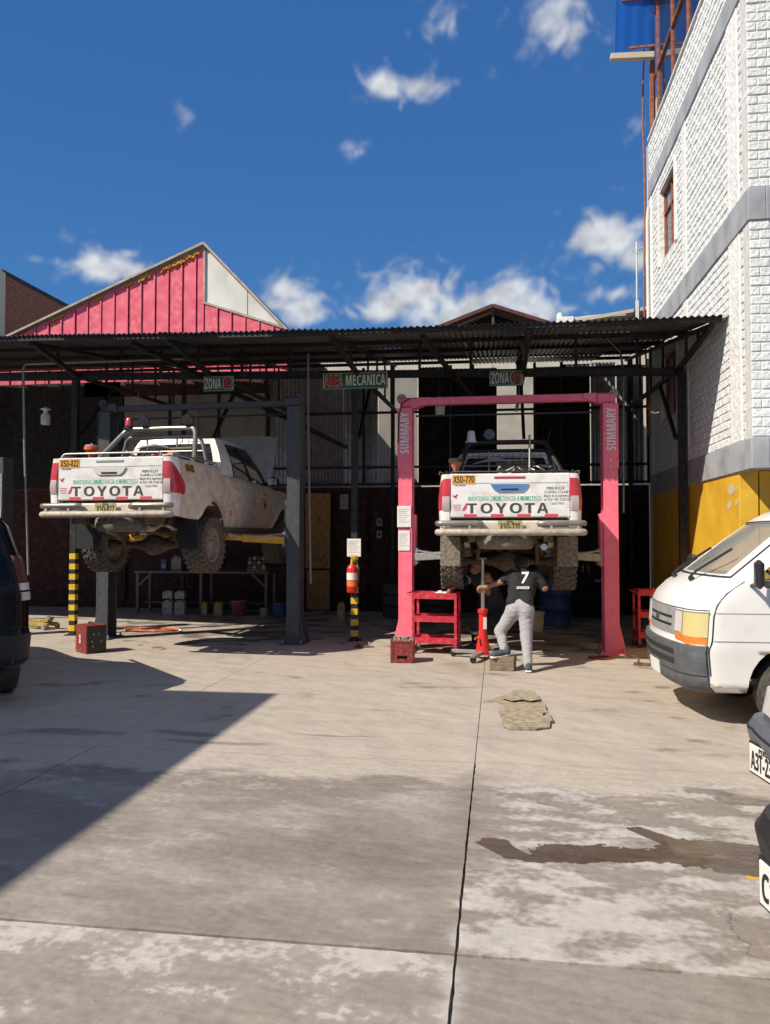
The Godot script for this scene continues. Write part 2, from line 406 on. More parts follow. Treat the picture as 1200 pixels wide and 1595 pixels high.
# ------------------------------------------------------------------ camera, sky, sun
func make_camera_and_light():
	var cam := Camera3D.new()
	cam.name = "camera"
	cam.fov = 67.2
	cam.far = 400.0
	cam.near = 0.05
	add_child(cam)
	cam.position = Vector3(0, 1.65, 0)
	cam.rotation = Vector3(deg_to_rad(1.77), deg_to_rad(8.3), 0)
	cam.current = true
	var env := Environment.new()
	env.background_mode = Environment.BG_SKY
	var sky := Sky.new()
	var pan := PanoramaSkyMaterial.new()
	pan.panorama = make_sky()
	sky.sky_material = pan
	env.sky = sky
	env.tonemap_mode = Environment.TONE_MAPPER_LINEAR
	env.tonemap_exposure = 1.2
	env.sdfgi_enabled = true
	env.ssao_enabled = true
	env.ssil_enabled = true
	var we := WorldEnvironment.new()
	we.name = "environment"
	we.environment = env
	add_child(we)
	var sun := DirectionalLight3D.new()
	sun.name = "sun"
	sun.light_energy = 1.6
	sun.light_color = Color(1.0, 0.955, 0.88)
	sun.light_angular_distance = 0.5
	sun.shadow_enabled = true
	add_child(sun)
	sun.look_at_from_position(Vector3.ZERO, Vector3(0.80, -1.0, -0.665), Vector3.UP)

func make_sky() -> ImageTexture:
	var W := 2048
	var H := 1024
	# clouds: azimuth, elevation, half width, half height (degrees), strength
	var cl := [[8.1, 20.4, 2.6, 1.7, 1.0], [6.6, 21.1, 1.5, 1.0, 0.9], [9.7, 19.2, 1.2, 0.9, 0.9], [-6.4, 17.4, 3.4, 1.8, 1.0], [-8.3, 16.6, 2.1, 1.2, 1.0], [1.2, 17.0, 2.7, 1.7, 1.0], [-2.8, 16.2, 3.2, 1.3, 1.0], [3.6, 15.8, 1.8, 0.9, 0.9], [-15.5, 17.0, 2.4, 1.6, 0.9], [-14.1, 16.1, 1.8, 1.0, 0.9], [-28.6, 18.5, 2.8, 1.1, 0.95], [-27.3, 18.2, 1.9, 0.8, 0.9], [-32.8, 18.3, 0.8, 0.3, 0.6], [-6.4, 30.7, 2.9, 0.9, 0.75], [-8.3, 30.7, 1.5, 0.7, 0.6], [4.6, 33.5, 2.2, 1.8, 0.8], [5.8, 30.8, 0.9, 1.1, 0.35], [-4.2, 34.1, 1.2, 1.0, 0.45], [-23.3, 28.5, 0.7, 0.9, 0.4], [-11.0, 26.8, 0.9, 0.9, 0.35], [7.9, 17.0, 1.8, 0.6, 0.6], [5.2, 18.2, 0.6, 0.4, 0.5], [10.0, 27.2, 0.6, 0.9, 0.3]]
	var rng := RandomNumberGenerator.new()
	rng.seed = 77
	for i in 300:  # unseen clouds outside the view, thickened to whiten the fill light in shade
		var az := rng.randf_range(25.0, 315.0)
		var el := 3.0 + pow(rng.randf(), 1.5) * 75.0
		for k in 3: cl.append([az + rng.randf_range(-3, 3), el + rng.randf_range(-0.7, 0.7), rng.randf_range(1.6, 5.0), rng.randf_range(0.9, 2.8), rng.randf_range(0.5, 1.0)])
	for i in 26:
		cl.append([rng.randf_range(-45, 25), rng.randf_range(2, 13), rng.randf_range(2, 4), rng.randf_range(0.7, 1.6), rng.randf_range(0.5, 1.0)])
	var env := PackedFloat32Array()
	env.resize(W * H)
	for c in cl:
		var px: float = fposmod(c[0], 360.0) / 360.0 * W
		var py: float = (90.0 - c[1]) / 180.0 * H
		var sx: float = maxf(1.5, c[2] / 360.0 * W / cos(deg_to_rad(c[1])))
		var sy: float = maxf(1.5, c[3] / 180.0 * H)
		for y in range(maxi(0, int(py - 2.2 * sy)), mini(H - 1, int(py + 1.8 * sy)) + 1):
			var ky := (y - py) / sy
			if ky > 0: ky *= 1.25
			for x in range(int(px - 2.2 * sx), int(px + 2.2 * sx) + 1):
				var kx := (x - px) / sx
				var e: float = c[4] * exp(-(kx * kx + ky * ky) * 1.1)
				var i := y * W + posmod(x, W)
				env[i] = 1.0 - (1.0 - env[i]) * (1.0 - e)
	var nz := noise(11, 1.0, 6)
	nz.fractal_gain = 0.58
	var nz2 := noise(12, 1.0, 3)
	var data := PackedFloat32Array()
	data.resize(W * H * 3)
	for y in H:
		var el := PI * (0.5 - (y + 0.5) / H)
		var s := sin(el)
		var base: Color
		if s >= 0.0:
			var t := pow(1.0 - s, 3.2)
			base = Color(.028, .105, .31).lerp(Color(.10, .29, .60), t)
		else: base = Color(.20, .19, .18)
		for x in W:
			var i := y * W + x
			var c := base
			var e := env[i]
			if e > 0.01 and s >= 0.0:
				var az := TAU * ((x + 0.5) / W)
				var d := Vector3(sin(az) * cos(el), s, -cos(az) * cos(el)) * 26.0
				var warp := nz2.get_noise_3d(d.x * .5, d.y * .5, d.z * .5)
				var f := nz.get_noise_3d(d.x + warp * .8, d.y * 1.3 + warp, d.z) 
				var dens := smoothstep(0.16, 1.08, e * 1.08 + f * 0.72)
				if dens > 0.0:
					var lit := 0.44 + 0.30 * clampf(nz.get_noise_3d(d.x - .35, d.y * 1.3 + .5, d.z) * 1.0 + 0.45, 0, 1)
					c = base.lerp(Color(.96 * lit, .985 * lit, 1.02 * lit), dens * .93)
			data[i * 3] = c.r; data[i * 3 + 1] = c.g; data[i * 3 + 2] = c.b
	var im := Image.create_from_data(W, H, false, Image.FORMAT_RGBF, data.to_byte_array())
	return ImageTexture.create_from_image(im)

# ------------------------------------------------------------------ ground
func seg_dist(p: Vector2, a: Vector2, b: Vector2) -> float:
	var ab := b - a
	return (p - a - ab * clampf((p - a).dot(ab) / ab.length_squared(), 0, 1)).length()
var gloss_map: ImageTexture
func concrete_image(W: int, H: int, x0: float, x1: float, z0: float, z1: float, near: bool) -> ImageTexture:   # rows run from z0 (far) to z1 (near)
	var sxm := W / (x1 - x0)
	var szm := H / (z1 - z0)
	var get := func(sd, fx, fz, oct):
		var f := noise(sd, 1.0, oct)
		var im := Image.create_empty(W, H, false, Image.FORMAT_L8)
		var d := PackedFloat32Array()
		d.resize(W * H)
		for y in H:
			var z := z0 + (y + .5) / szm
			for x in W: d[y * W + x] = f.get_noise_2d((x0 + (x + .5) / sxm) * fx, z * fz)
		return d
	var big: PackedFloat32Array = get.call(101, 0.7, 1.3, 4)
	var mid: PackedFloat32Array = get.call(102, 2.1 if near else 1.6, 4.4 if near else 2.0, 6)
	var fin: PackedFloat32Array = get.call(103, 16.0, 16.0, 3)
	var out := PackedByteArray()
	out.resize(W * H * 3)
	var gls := PackedByteArray()
	gls.resize(W * H)
	var rnd := RandomNumberGenerator.new()
	rnd.seed = 12
	var pud := PackedVector2Array()
	for p in [[-.10, -4.20], [-.03, -4.30], [.06, -4.27], [.11, -4.15], [.28, -4.26], [.5, -4.25], [.75, -4.29], [.86, -4.35], [.71, -4.55], [.80, -4.57], [.97, -4.42], [1.17, -4.45], [1.6, -4.35], [2.6, -4.2], [2.6, -3.7], [1.5, -3.88], [1.29, -3.99], [1.0, -4.08], [.7, -4.07], [.49, -4.08], [.17, -4.01], [0, -4.08]]: pud.append(Vector2(p[0], p[1]))
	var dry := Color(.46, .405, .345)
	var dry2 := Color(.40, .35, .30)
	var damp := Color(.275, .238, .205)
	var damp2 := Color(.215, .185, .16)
	var salt := Color(.56, .53, .50)
	for y in H:
		var z := z0 + (y + .5) / szm
		for x in W:
			var X := x0 + (x + .5) / sxm
			var i := y * W + x
			var b := big[i]
			var m := mid[i]
			var f := fin[i]
			var rg := 215
			var c := dry.lerp(dry2, clampf(.5 + b * .6 + m * (.35 if near else .2), 0, 1))
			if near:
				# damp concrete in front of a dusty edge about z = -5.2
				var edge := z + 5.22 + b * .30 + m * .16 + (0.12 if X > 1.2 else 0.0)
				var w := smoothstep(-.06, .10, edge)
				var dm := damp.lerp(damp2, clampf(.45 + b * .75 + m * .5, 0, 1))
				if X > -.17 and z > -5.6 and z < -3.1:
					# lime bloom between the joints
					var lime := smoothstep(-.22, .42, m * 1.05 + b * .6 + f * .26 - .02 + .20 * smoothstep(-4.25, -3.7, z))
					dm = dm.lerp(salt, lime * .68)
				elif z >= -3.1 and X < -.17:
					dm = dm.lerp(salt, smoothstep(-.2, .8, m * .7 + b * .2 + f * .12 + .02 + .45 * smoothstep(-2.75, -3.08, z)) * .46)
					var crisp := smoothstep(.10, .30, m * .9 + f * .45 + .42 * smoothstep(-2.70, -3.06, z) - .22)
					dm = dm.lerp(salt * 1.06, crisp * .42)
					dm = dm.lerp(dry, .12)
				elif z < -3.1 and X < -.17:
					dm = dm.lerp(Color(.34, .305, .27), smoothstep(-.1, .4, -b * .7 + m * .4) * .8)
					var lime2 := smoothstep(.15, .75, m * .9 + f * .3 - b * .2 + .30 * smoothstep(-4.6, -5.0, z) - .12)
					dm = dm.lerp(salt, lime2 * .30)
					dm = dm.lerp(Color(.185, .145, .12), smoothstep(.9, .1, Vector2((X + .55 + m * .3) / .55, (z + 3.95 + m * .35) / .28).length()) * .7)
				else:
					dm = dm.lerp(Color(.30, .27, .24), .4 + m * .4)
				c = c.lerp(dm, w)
				# bloom along the long joint
				var jl := absf(X + .17 + m * .03)
				if z > -3.9: c = c.lerp(salt, smoothstep(.13, .02, jl + f * .04 + .05) * smoothstep(-.25, .25, m + b) * .7)
				else: c = c.lerp(damp2, smoothstep(.26, .0, jl - m * .25) * smoothstep(-5.65, -5.2, z) * .75)
				# oil and water spill
				var q := Vector2(X + m * .07 + f * .02, z + m * .075 + f * .028)
				if q.x > -.3 and q.y > -4.7 and q.y < -3.5:
					if Geometry2D.is_point_in_polygon(q, pud):
						c = Color(.085, .062, .045).lerp(Color(.125, .088, .068), clampf(.5 + b + m * .6, 0, 1))
						rg = 78 + int(40 * m)
						if X > .9 and X < 1.16 and z < -4.2: c = c.lerp(Color(.17, .135, .085), .5)
				if seg_dist(q, Vector2(1.26, -5.27), Vector2(1.40, -5.25)) < .07 or seg_dist(q, Vector2(1.42, -5.12), Vector2(1.75, -5.07)) < .07: c = c.lerp(Color(.16, .135, .115), .75)
				if seg_dist(q, Vector2(1.20, -3.99), Vector2(1.24, -3.98)) < .02: c = Color(.55, .35, .05)
				# hairline cracks
				if absf(X - .95 - m * .10 - (z + 4.2) * .08) < .006 and z > -3.6 and z < -2.6: c *= .6
			else:
				# dusty floor with oil spots under the lifts
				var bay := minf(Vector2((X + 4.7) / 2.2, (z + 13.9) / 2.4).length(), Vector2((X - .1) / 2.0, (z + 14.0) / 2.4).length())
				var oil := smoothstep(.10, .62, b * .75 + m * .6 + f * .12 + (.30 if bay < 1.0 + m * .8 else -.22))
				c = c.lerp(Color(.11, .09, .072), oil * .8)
				var q2 := Vector2(X + m * .2, z + m * .2)
				c = c.lerp(Color(.33, .27, .185), smoothstep(.75, .2, q2.distance_to(Vector2(-.35, -9.75))) * clampf(.6 + f * .8 + m * .5, 0, 1) * .8)
				for s in [[-3.6, -6.1, .55, .12], [-2.2, -5.95, .5, .06], [-2.6, -6.2, .3, .08], [-1.3, -6.3, .4, .03]]:
					var dd := Vector2((X + m * .15 - s[0]) / s[2], (z + m * .08 - s[1]) / s[3]).length()
					c = c.lerp(Color(.20, .175, .15), smoothstep(1.2, .5, dd) * .75)
			c *= 1.0 + f * (.12 if near else .06) + m * .03
			if near:
				var g := rnd.randf()
				if g < .0022: c *= .55
				elif g > .9985: c = c.lerp(Color(.6, .57, .53), .6)
				else: c *= .95 + g * .10
			gls[i] = rg
			var o := c.linear_to_srgb()
			out[i * 3] = int(clampf(o.r, 0, 1) * 255); out[i * 3 + 1] = int(clampf(o.g, 0, 1) * 255); out[i * 3 + 2] = int(clampf(o.b, 0, 1) * 255)
	if near: gloss_map = ImageTexture.create_from_image(Image.create_from_data(W, H, false, Image.FORMAT_L8, gls))
	var im := Image.create_from_data(W, H, false, Image.FORMAT_RGB8, out)
	return ImageTexture.create_from_image(im)
func make_ground():
	var g := meshnode(null, "ground", self)
	var pm := PlaneMesh.new()
	pm.size = Vector2(700, 700)
	pm.material = M.earth
	g.mesh = pm
	g.position = Vector3(0, -0.03, 0)
	tag(g, "", "", "", "structure")
	var yard := Node3D.new()
	yard.name = "concrete_yard"
	add_child(yard)
	tag(yard, "", "", "", "structure")
	var xs := [-21.0, -15.0, -9.05, -6.09, -3.13, -0.17, 2.79, 9.0]
	var NX0 := -6.2; var NX1 := 4.2; var NZ0 := -5.75; var NZ1 := -1.6
	var FX0 := -12.0; var FX1 := 5.0; var FZ0 := -17.6; var FZ1 := -5.5
	var mats := []
	for k in 2:
		var m := StandardMaterial3D.new()
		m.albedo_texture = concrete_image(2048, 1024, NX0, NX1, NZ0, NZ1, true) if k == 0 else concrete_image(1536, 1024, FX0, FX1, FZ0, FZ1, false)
		m.roughness = 0.82
		if k == 0:
			m.roughness = 1.0
			m.roughness_texture = gloss_map
			m.roughness_texture_channel = BaseMaterial3D.TEXTURE_CHANNEL_GRAYSCALE
		m.normal_enabled = true
		m.detail_enabled = true
		m.detail_albedo = ramp_tex(512, 80, 0.25, [[0, L(.62, .62, .62)], [.4, L(.95, .95, .95)], [1, L(1, 1, 1)]], 3)
		m.detail_blend_mode = BaseMaterial3D.BLEND_MODE_MUL
		m.detail_uv_layer = BaseMaterial3D.DETAIL_UV_2
		m.normal_texture = normal_tex(512, 81, 0.06, 3.0)
		m.normal_scale = 0.35
		mats.append(m)
	var wob := noise(55, 3.0, 4)
	var zs := [[-17.4, -5.70], [-5.70, -3.10], [-3.10, 0.4], [0.4, 9.0]]
	for zi in zs.size():
		for xi in xs.size() - 1:
			var near := zi > 0
			var gx := 0.004 if near else 0.002
			var a := Vector2(xs[xi], zs[zi][0])
			var b := Vector2(xs[xi + 1], zs[zi][1])
			var poly := PackedVector2Array()
			var step := 0.05 if near and a.x < 3.0 and b.x > -6.2 and zi < 3 else 0.4
			var corners := [Vector2(a.x, a.y), Vector2(b.x, a.y), Vector2(b.x, b.y), Vector2(a.x, b.y)]
			var cen := (a + b) / 2.0
			for k in 4:
				var p: Vector2 = corners[k]
				var q: Vector2 = corners[(k + 1) % 4]
				var n := maxi(1, int(p.distance_to(q) / step))
				for j in n:
					var v := p.lerp(q, j / float(n))
					var inw := Vector2(sign(cen.x - v.x) if k % 2 == 1 or j == 0 else 0.0, sign(cen.y - v.y) if k % 2 == 0 or j == 0 else 0.0)
					var amt := gx + (absf(wob.get_noise_2d(v.x * 2.0 + k * 31.0 + xi * 7.0, v.y * 2.0 + zi * 13.0)) * .009 if near else 0.001)
					poly.append(v + inw * amt)
			# top sheet and sides
			var idx := Geometry2D.triangulate_polygon(poly)
			var st := SurfaceTool.new()
			st.begin(Mesh.PRIMITIVE_TRIANGLES)
			st.set_smooth_group(-1)
			var X0 := NX0 if near else FX0
			var X1 := NX1 if near else FX1
			var Z0 := NZ0 if near else FZ0
			var Z1 := NZ1 if near else FZ1
			var put := func(p: Vector2, y: float):
				st.set_uv(Vector2((p.x - X0) / (X1 - X0), (p.y - Z0) / (Z1 - Z0)))
				st.set_uv2(Vector2(p.x, p.y) * 1.6)
				st.add_vertex(Vector3(p.x, y, p.y))
			var drop: float = [0.0, 0.0, -.004, -.004][zi]
			for i in range(0, idx.size(), 3):
				var t := [poly[idx[i]], poly[idx[i + 1]], poly[idx[i + 2]]]
				if (t[1] - t[0]).cross(t[2] - t[0]) < 0: t = [t[0], t[2], t[1]]
				for v in t: put.call(v, drop)
			for i in poly.size():
				var p := poly[i]
				var q := poly[(i + 1) % poly.size()]
				put.call(p, drop); put.call(q, drop - .08); put.call(q, drop)
				put.call(p, drop); put.call(p, drop - .08); put.call(q, drop - .08)
			st.generate_normals()
			st.generate_tangents()
			var am := st.commit()
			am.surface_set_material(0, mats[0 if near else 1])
			meshnode(am, "slab", yard)

# ------------------------------------------------------------------ corrugated sheet between two edges; wave across u
func corrugated(o: Vector3, u: Vector3, v: Vector3, n: Vector3, pitch: float, amp: float, phase := 0.0, nv := 2, wob := 0.0, sd := 1, box_rib := false) -> MB:
	var mb := MB.new()
	var cnt := maxi(2, int(u.length() / pitch * (8 if not box_rib else 8)))
	var rows := []
	var nz := noise(sd, 0.7, 2)
	for j in nv + 1:
		var row := []
		var t := j / float(nv)
		for i in cnt + 1:
			var s := i / float(cnt)
			var ph := s * u.length() / pitch * TAU + phase
			var w := sin(ph) if not box_rib else clampf(sin(ph) * 2.5, -1, 1)
			row.append(o + u * s + v * t + n * (w * amp + nz.get_noise_2d(s * u.length() * 1.5 + sd, t * v.length() * 1.5) * wob))
		rows.append(row)
	mb.grid(rows)
	return mb
# wall plate in the plane of u and v with rectangular holes, thickness along n (towards -n)
func holed(o: Vector3, u: Vector3, v: Vector3, n: Vector3, w: float, h: float, thick: float, holes: Array) -> MB:   # holes: [u0, u1, v0, v1]
	var mb := MB.new()
	var us := [0.0, w]
	for k in holes:
		us.append(k[0]); us.append(k[1])
	us.sort()
	for i in us.size() - 1:
		if us[i + 1] - us[i] < 1e-5: continue
		var mid: float = (us[i] + us[i + 1]) / 2.0
		var vs := [[0.0, h]]
		for k in holes:
			if mid > k[0] and mid < k[1]:
				var nv := []
				for s in vs:
					if k[3] <= s[0] or k[2] >= s[1]: nv.append(s)
					else:
						if k[2] > s[0]: nv.append([s[0], k[2]])
						if k[3] < s[1]: nv.append([k[3], s[1]])
				vs = nv
		for s in vs:
			var c: Vector3 = o + u * mid + v * ((s[0] + s[1]) / 2.0) - n * (thick / 2.0)
			mb.box(c, Vector3(us[i + 1] - us[i], s[1] - s[0], thick), Basis(u, v, n))
	return mb

# ------------------------------------------------------------------ white brick building on the right
func make_white_building():
	var t := thing("brick_building", "tall white painted brick building with grey bands and yellow ground floor", "building", Vector3(2.82, .198, -9.065))
	t.scale = Vector3.ONE * .88
	var X := Vector3(0, 0, -1)      # along the side wall, away from the street
	var nS := Vector3(-1, 0, 0)
	# local frame: corner at origin; side wall plane x = 0.014 (bricks reach x = 0), front plane z = -0.014
	var side_holes := [[4.13, 5.43, 1.0, 2.25], [4.13, 5.43, 4.12, 5.55]]
	part(holed(Vector3(.014, 2.9, -.02), X, Vector3.UP, nS, 6.43, 7.1, .25, side_holes), "wall", M.mortar, t)
	part(holed(Vector3(.0, 2.9, -.014), Vector3.RIGHT, Vector3.UP, Vector3(0, 0, 1), 8.0, 7.1, .25, []), "wall", M.mortar, t)
	bx("back_wall", Vector3(4, 4.88, -6.55), Vector3(8, 10.2, .2), M.mortar, t)
	bx("floor_slab", Vector3(4.02, 2.7, -3.3), Vector3(7.8, .34, 6.1), M.white_plaster, t)
	bx("floor_slab", Vector3(4.02, 5.9, -3.3), Vector3(7.5, .2, 6.1), M.white_plaster, t)
	bx("roof_slab", Vector3(4.02, 9.2, -3.3), Vector3(7.5, .2, 6.1), M.white_plaster, t)
	# ground floor: yellow, front set back under the overhang
	bx("ground_floor_wall", Vector3(.13, 1.14, -3.55), Vector3(.24, 2.76, 5.9), M.yellow_wall, t, .006)
	bx("ground_floor_wall", Vector3(4.2, 1.14, -.74), Vector3(7.86, 2.76, .24), M.yellow_wall, t, .006)
	var door := bx("door", Vector3(1.3, 1.03, -.61), Vector3(.9, 2.06, .05), M.old_red, t, .01)
	bx("handle", Vector3(-.36 + 1.3, 1.0, -.57), Vector3(.03, .12, .04), M.brushed, door)
	# chipped patches of older paint on the yellow corner
	for s in [[-.95, 2.28, .30, .08], [-1.05, 2.08, .22, .06], [-.70, 2.29, .10, .03], [-.72, 2.10, .14, .05]]:
		var mb := MB.new()
		var poly := PackedVector2Array()
		for k in 9: poly.append(Vector2(cos(TAU * k / 9) * s[2] * .5 * (.7 + .5 * fposmod(sin(k * 7.1 + s[0] * 9) * 43.7, 1)), sin(TAU * k / 9) * s[3] * (.6 + .6 * fposmod(sin(k * 3.3 + s[1]) * 17.3, 1))))
		mb.prism(poly, Transform3D(Basis(Vector3(0, 0, 1), Vector3.UP, Vector3(-1, 0, 0)), Vector3(.006, s[1], s[0])), .002)
		part(mb, "paint_chip", M.aged_cream, t)
	# bands, 2 cm proud
	for b in [[2.50, 2.90], [5.68, 6.10], [8.75, 9.12]]:
		var y: float = (b[0] + b[1]) / 2.0
		var h: float = b[1] - b[0]
		bx("band", Vector3(.09, y, -3.22), Vector3(.22, h, 6.48), M.grey_band, t, .01)
		bx("band", Vector3(4.1, y, -.09), Vector3(7.8, h, .22), M.grey_band, t, .01)
	# concrete columns on the side wall
	for c in [[.41, .89], [3.26, 3.53], [6.2, 6.45]]:
		for r in [[2.905, 5.675], [6.105, 8.745]]:
			bx("column", Vector3(.1, (r[0] + r[1]) / 2.0, -(c[0] + c[1]) / 2.0), Vector3(.216, r[1] - r[0], c[1] - c[0]), M.white_plaster, t, .008)
	# window surrounds on the side wall, one dark and barred, one glazed
	for w in [[1.0, 2.25], [4.12, 5.55]]:
		var y0: float = 2.9 + w[0]
		var y1: float = 2.9 + w[1]
		bx("window_surround", Vector3(.05, (y0 + y1) / 2, -4.05), Vector3(.125, y1 - y0 + .1, .16), M.white_plaster, t, .006)
		bx("window_surround", Vector3(.05, (y0 + y1) / 2, -5.51), Vector3(.125, y1 - y0 + .1, .16), M.white_plaster, t, .006)
		var wn := Node3D.new()
		wn.name = "window"
		t.add_child(wn, true)
		bx("pane", Vector3(.13, (y0 + y1) / 2, -4.78), Vector3(.012, y1 - y0, 1.3), M.blue_glass, wn)
		for z in [-4.16, -4.78, -5.4]: bx("frame", Vector3(.11, (y0 + y1) / 2, z), Vector3(.04, y1 - y0 - .004, .03), M.rust_steel, wn)
		for y in [y0 + .025, y0 + (y1 - y0) * .68, y1 - .025]: bx("frame", Vector3(.108, y, -4.78), Vector3(.04, .03, 1.292), M.rust_steel, wn)
	# bricks: courses .118, length .25
	var rng := RandomNumberGenerator.new()
	rng.seed = 4
	var meshes := []
	for k in 3:
		var mb := MB.new()
		mb.rbox(Vector3.ZERO, Vector3(.236, .104, .05), .008)
		meshes.append(mb.done(M["brick%d" % k]))
	var half := []
	for k in 3:
		var mb := MB.new()
		mb.rbox(Vector3.ZERO, Vector3(.112, .104, .05), .008)
		half.append(mb.done(M["brick%d" % k]))
	var rest := MB.new()
	var put := func(p: Vector3, bs: Basis, is_half: bool, own: bool):
		var jit := Vector3(rng.randf_range(-.002, .002), rng.randf_range(-.003, .003), 0)
		var tilt := Basis(Vector3.UP, rng.randf_range(-.012, .012)) * Basis(Vector3.BACK, rng.randf_range(-.01, .01))
		var out := rng.randf_range(-.006, .003)
		var xf := Transform3D(bs * tilt, p + bs * jit + bs.z * out)
		var k := rng.randi() % 3
		if own:
			var o := meshnode(half[k] if is_half else meshes[k], "brick", t)
			o.transform = xf
		else: rest.rbox(xf.origin, Vector3(.112 if is_half else .236, .104, .05), .008, xf.basis)
	var bF := Basis()
	var bS := Basis(Vector3(0, 0, 1), Vector3.UP, Vector3(-1, 0, 0))
	for fl in [[2.905, 5.675], [6.105, 8.745], [9.125, 9.98]]:
		var cn := int((fl[1] - fl[0]) / .118)
		var dy: float = (fl[1] - fl[0]) / cn
		for c in cn:
			var y: float = fl[0] + dy * (c + .5)
			var odd := c % 2 == 1
			# front face
			var x := .0
			var first := true
			while x < 2.2:
				var hb: bool = first and odd
				var w := .124 if hb else .248
				put.call(Vector3(x + w / 2 - .004, y, -.026), bF, hb, x < .5)
				x += w
				first = false
			# side face panels
			for pn in ([[.0, .40], [.90, 3.25], [3.54, 6.19]] if fl[0] < 9.0 else [[.0, 6.45]]):
				var s: float = pn[0]
				first = true
				while s < pn[1] - .06:
					var hb2: bool = (first and not odd) or pn[1] - s < .2
					var w2 := .124 if hb2 else .248
					if s + w2 > pn[1] + .02: hb2 = true; w2 = .124
					var zc := s + w2 / 2
					var skip := false
					for h in side_holes:
						if zc > h[0] - .12 and zc < h[1] + .12 and y > 2.9 + h[2] - .06 and y < 2.9 + h[3] + .06: skip = true
					if not skip: put.call(Vector3(.026, y, -zc - (.03 if pn[0] == 0.0 else 0.0)), bS, hb2, pn[0] == 0.0 and fl[0] < 9.0)
					s += w2
					first = false
	var ro := part(rest, "brickwork", M.brick0, t)
	ro.set_meta("kind", "stuff")
	# top storey: glazing in a rusty frame above the parapet
	var g := Node3D.new()
	g.name = "glazed_gallery"
	t.add_child(g, true)
	bx("coping", Vector3(.1, 10.02, -3.22), Vector3(.26, .06, 6.4), M.white_plaster, g, .01)
	for z in [-1.0, -2.2, -3.4, -4.6, -5.9, -6.3]: bx("mullion", Vector3(.1, 11.4, z), Vector3(.04, 2.7, .035), M.rust_steel, g)
	for y in [11.25, 12.7]: br("rail", Vector3(.1, y, -1.0), Vector3(.1, y, -6.3), .05, .045, M.rust_steel, g)
	for z in [-1.6, -2.8, -4.0, -5.25]: bx("pane", Vector3(.12, 11.4, z), Vector3(.01, 2.66, 1.14), M.dark_glass, g)
	bx("panel", Vector3(.12, 10.4, -6.1), Vector3(.03, .7, .3), M.aged_cream, g)
	bx("back_wall", Vector3(2.5, 11.3, -3.6), Vector3(.1, 2.6, 5.6), M.white_plaster, g)
	bx("roof", Vector3(1.3, 12.85, -3.6), Vector3(2.8, .08, 5.9), M.sooty_sheet, g)
	# blue translucent awning on rusty brackets reaching over the yard side
	var aw := Node3D.new()
	aw.name = "awning"
	t.add_child(aw, true)
	for k in 2:
		var mb := corrugated(Vector3(-.72, 11.75 + .62 * k * 1.9, -6.1 + .2 * k), Vector3(.78, .12, 0), Vector3(0, 1.14, .22), Vector3(0, .2, -1).normalized(), .26, .004, 0, 3)
		part(mb, "sheet", M.blue_sheet, aw)
	br("beam", Vector3(-.82, 11.66, -6.05), Vector3(.06, 11.62, -6.05), .12, .13, M.aged_cream, aw, .01)
	br("bracket", Vector3(-.45, 11.80, -6.0), Vector3(.06, 11.80, -6.0), .04, .04, M.rust_steel, aw)
	br("bracket", Vector3(-.6, 12.75, -5.9), Vector3(.06, 12.75, -5.9), .04, .04, M.rust_steel, aw)
	br("post", Vector3(.03, 10.05, -6.2), Vector3(.03, 12.9, -6.2), .07, .07, M.rust_steel, aw)
	var pts := []
	for k in 24: pts.append(Vector3(-.07 - .02 * sin(k * .5) - .04 * sin(PI * k / 23.0), 12.0 - k * .36, -6.42))
	tb("cable", pts, .02, M.rust_steel, t, 6)
	tb("drain_pipe", [Vector3(-.04, 8.55, -6.3), Vector3(-.06, 8.3, -6.35), Vector3(-.06, 6.3, -6.35), Vector3(-.06, 5.6, -6.38)], .03, M.white_plastic, t, 8)

# ------------------------------------------------------------------ building whose shade falls across the left of the yard
func make_left_building():
	var t := thing("block_building", "plain two storey plastered building standing along the left side of the yard", "building", Vector3(-7.48, 0, -3.55))
	part(holed(Vector3.ZERO, Vector3(0, 0, 1), Vector3.UP, Vector3(1, 0, 0), 14.0, 6.5, .25, [[1.2, 2.6, 1.0, 2.2], [4.2, 6.8, .02, 2.7], [8.2, 9.6, 1.0, 2.2], [1.2, 2.6, 4.0, 5.4], [4.8, 6.2, 4.0, 5.4], [8.2, 9.6, 4.0, 5.4]]), "wall", M.white_plaster, t)
	bx("wall", Vector3(-3.13, 3.25, .125), Vector3(5.74, 6.5, .25), M.white_plaster, t)
	bx("roof_slab", Vector3(-3.0, 6.4, 7.1), Vector3(5.6, .18, 13.6), M.white_plaster, t)
	bx("floor_slab", Vector3(-3.0, 3.1, 7.1), Vector3(5.6, .2, 13.6), M.white_plaster, t)
	bx("back_wall", Vector3(-6.13, 3.25, 7.0), Vector3(.24, 6.5, 13.7), M.white_plaster, t)
	for h in [[1.2, 2.6, 1.0, 2.2], [8.2, 9.6, 1.0, 2.2], [1.2, 2.6, 4.0, 5.4], [4.8, 6.2, 4.0, 5.4], [8.2, 9.6, 4.0, 5.4]]:
		bx("pane", Vector3(-.15, (h[2] + h[3]) / 2, (h[0] + h[1]) / 2), Vector3(.012, h[3] - h[2], h[1] - h[0]), M.blue_glass, t)
	bx("roller_door", Vector3(-.18, 1.36, 5.5), Vector3(.04, 2.68, 2.6), M.grey_steel, t)

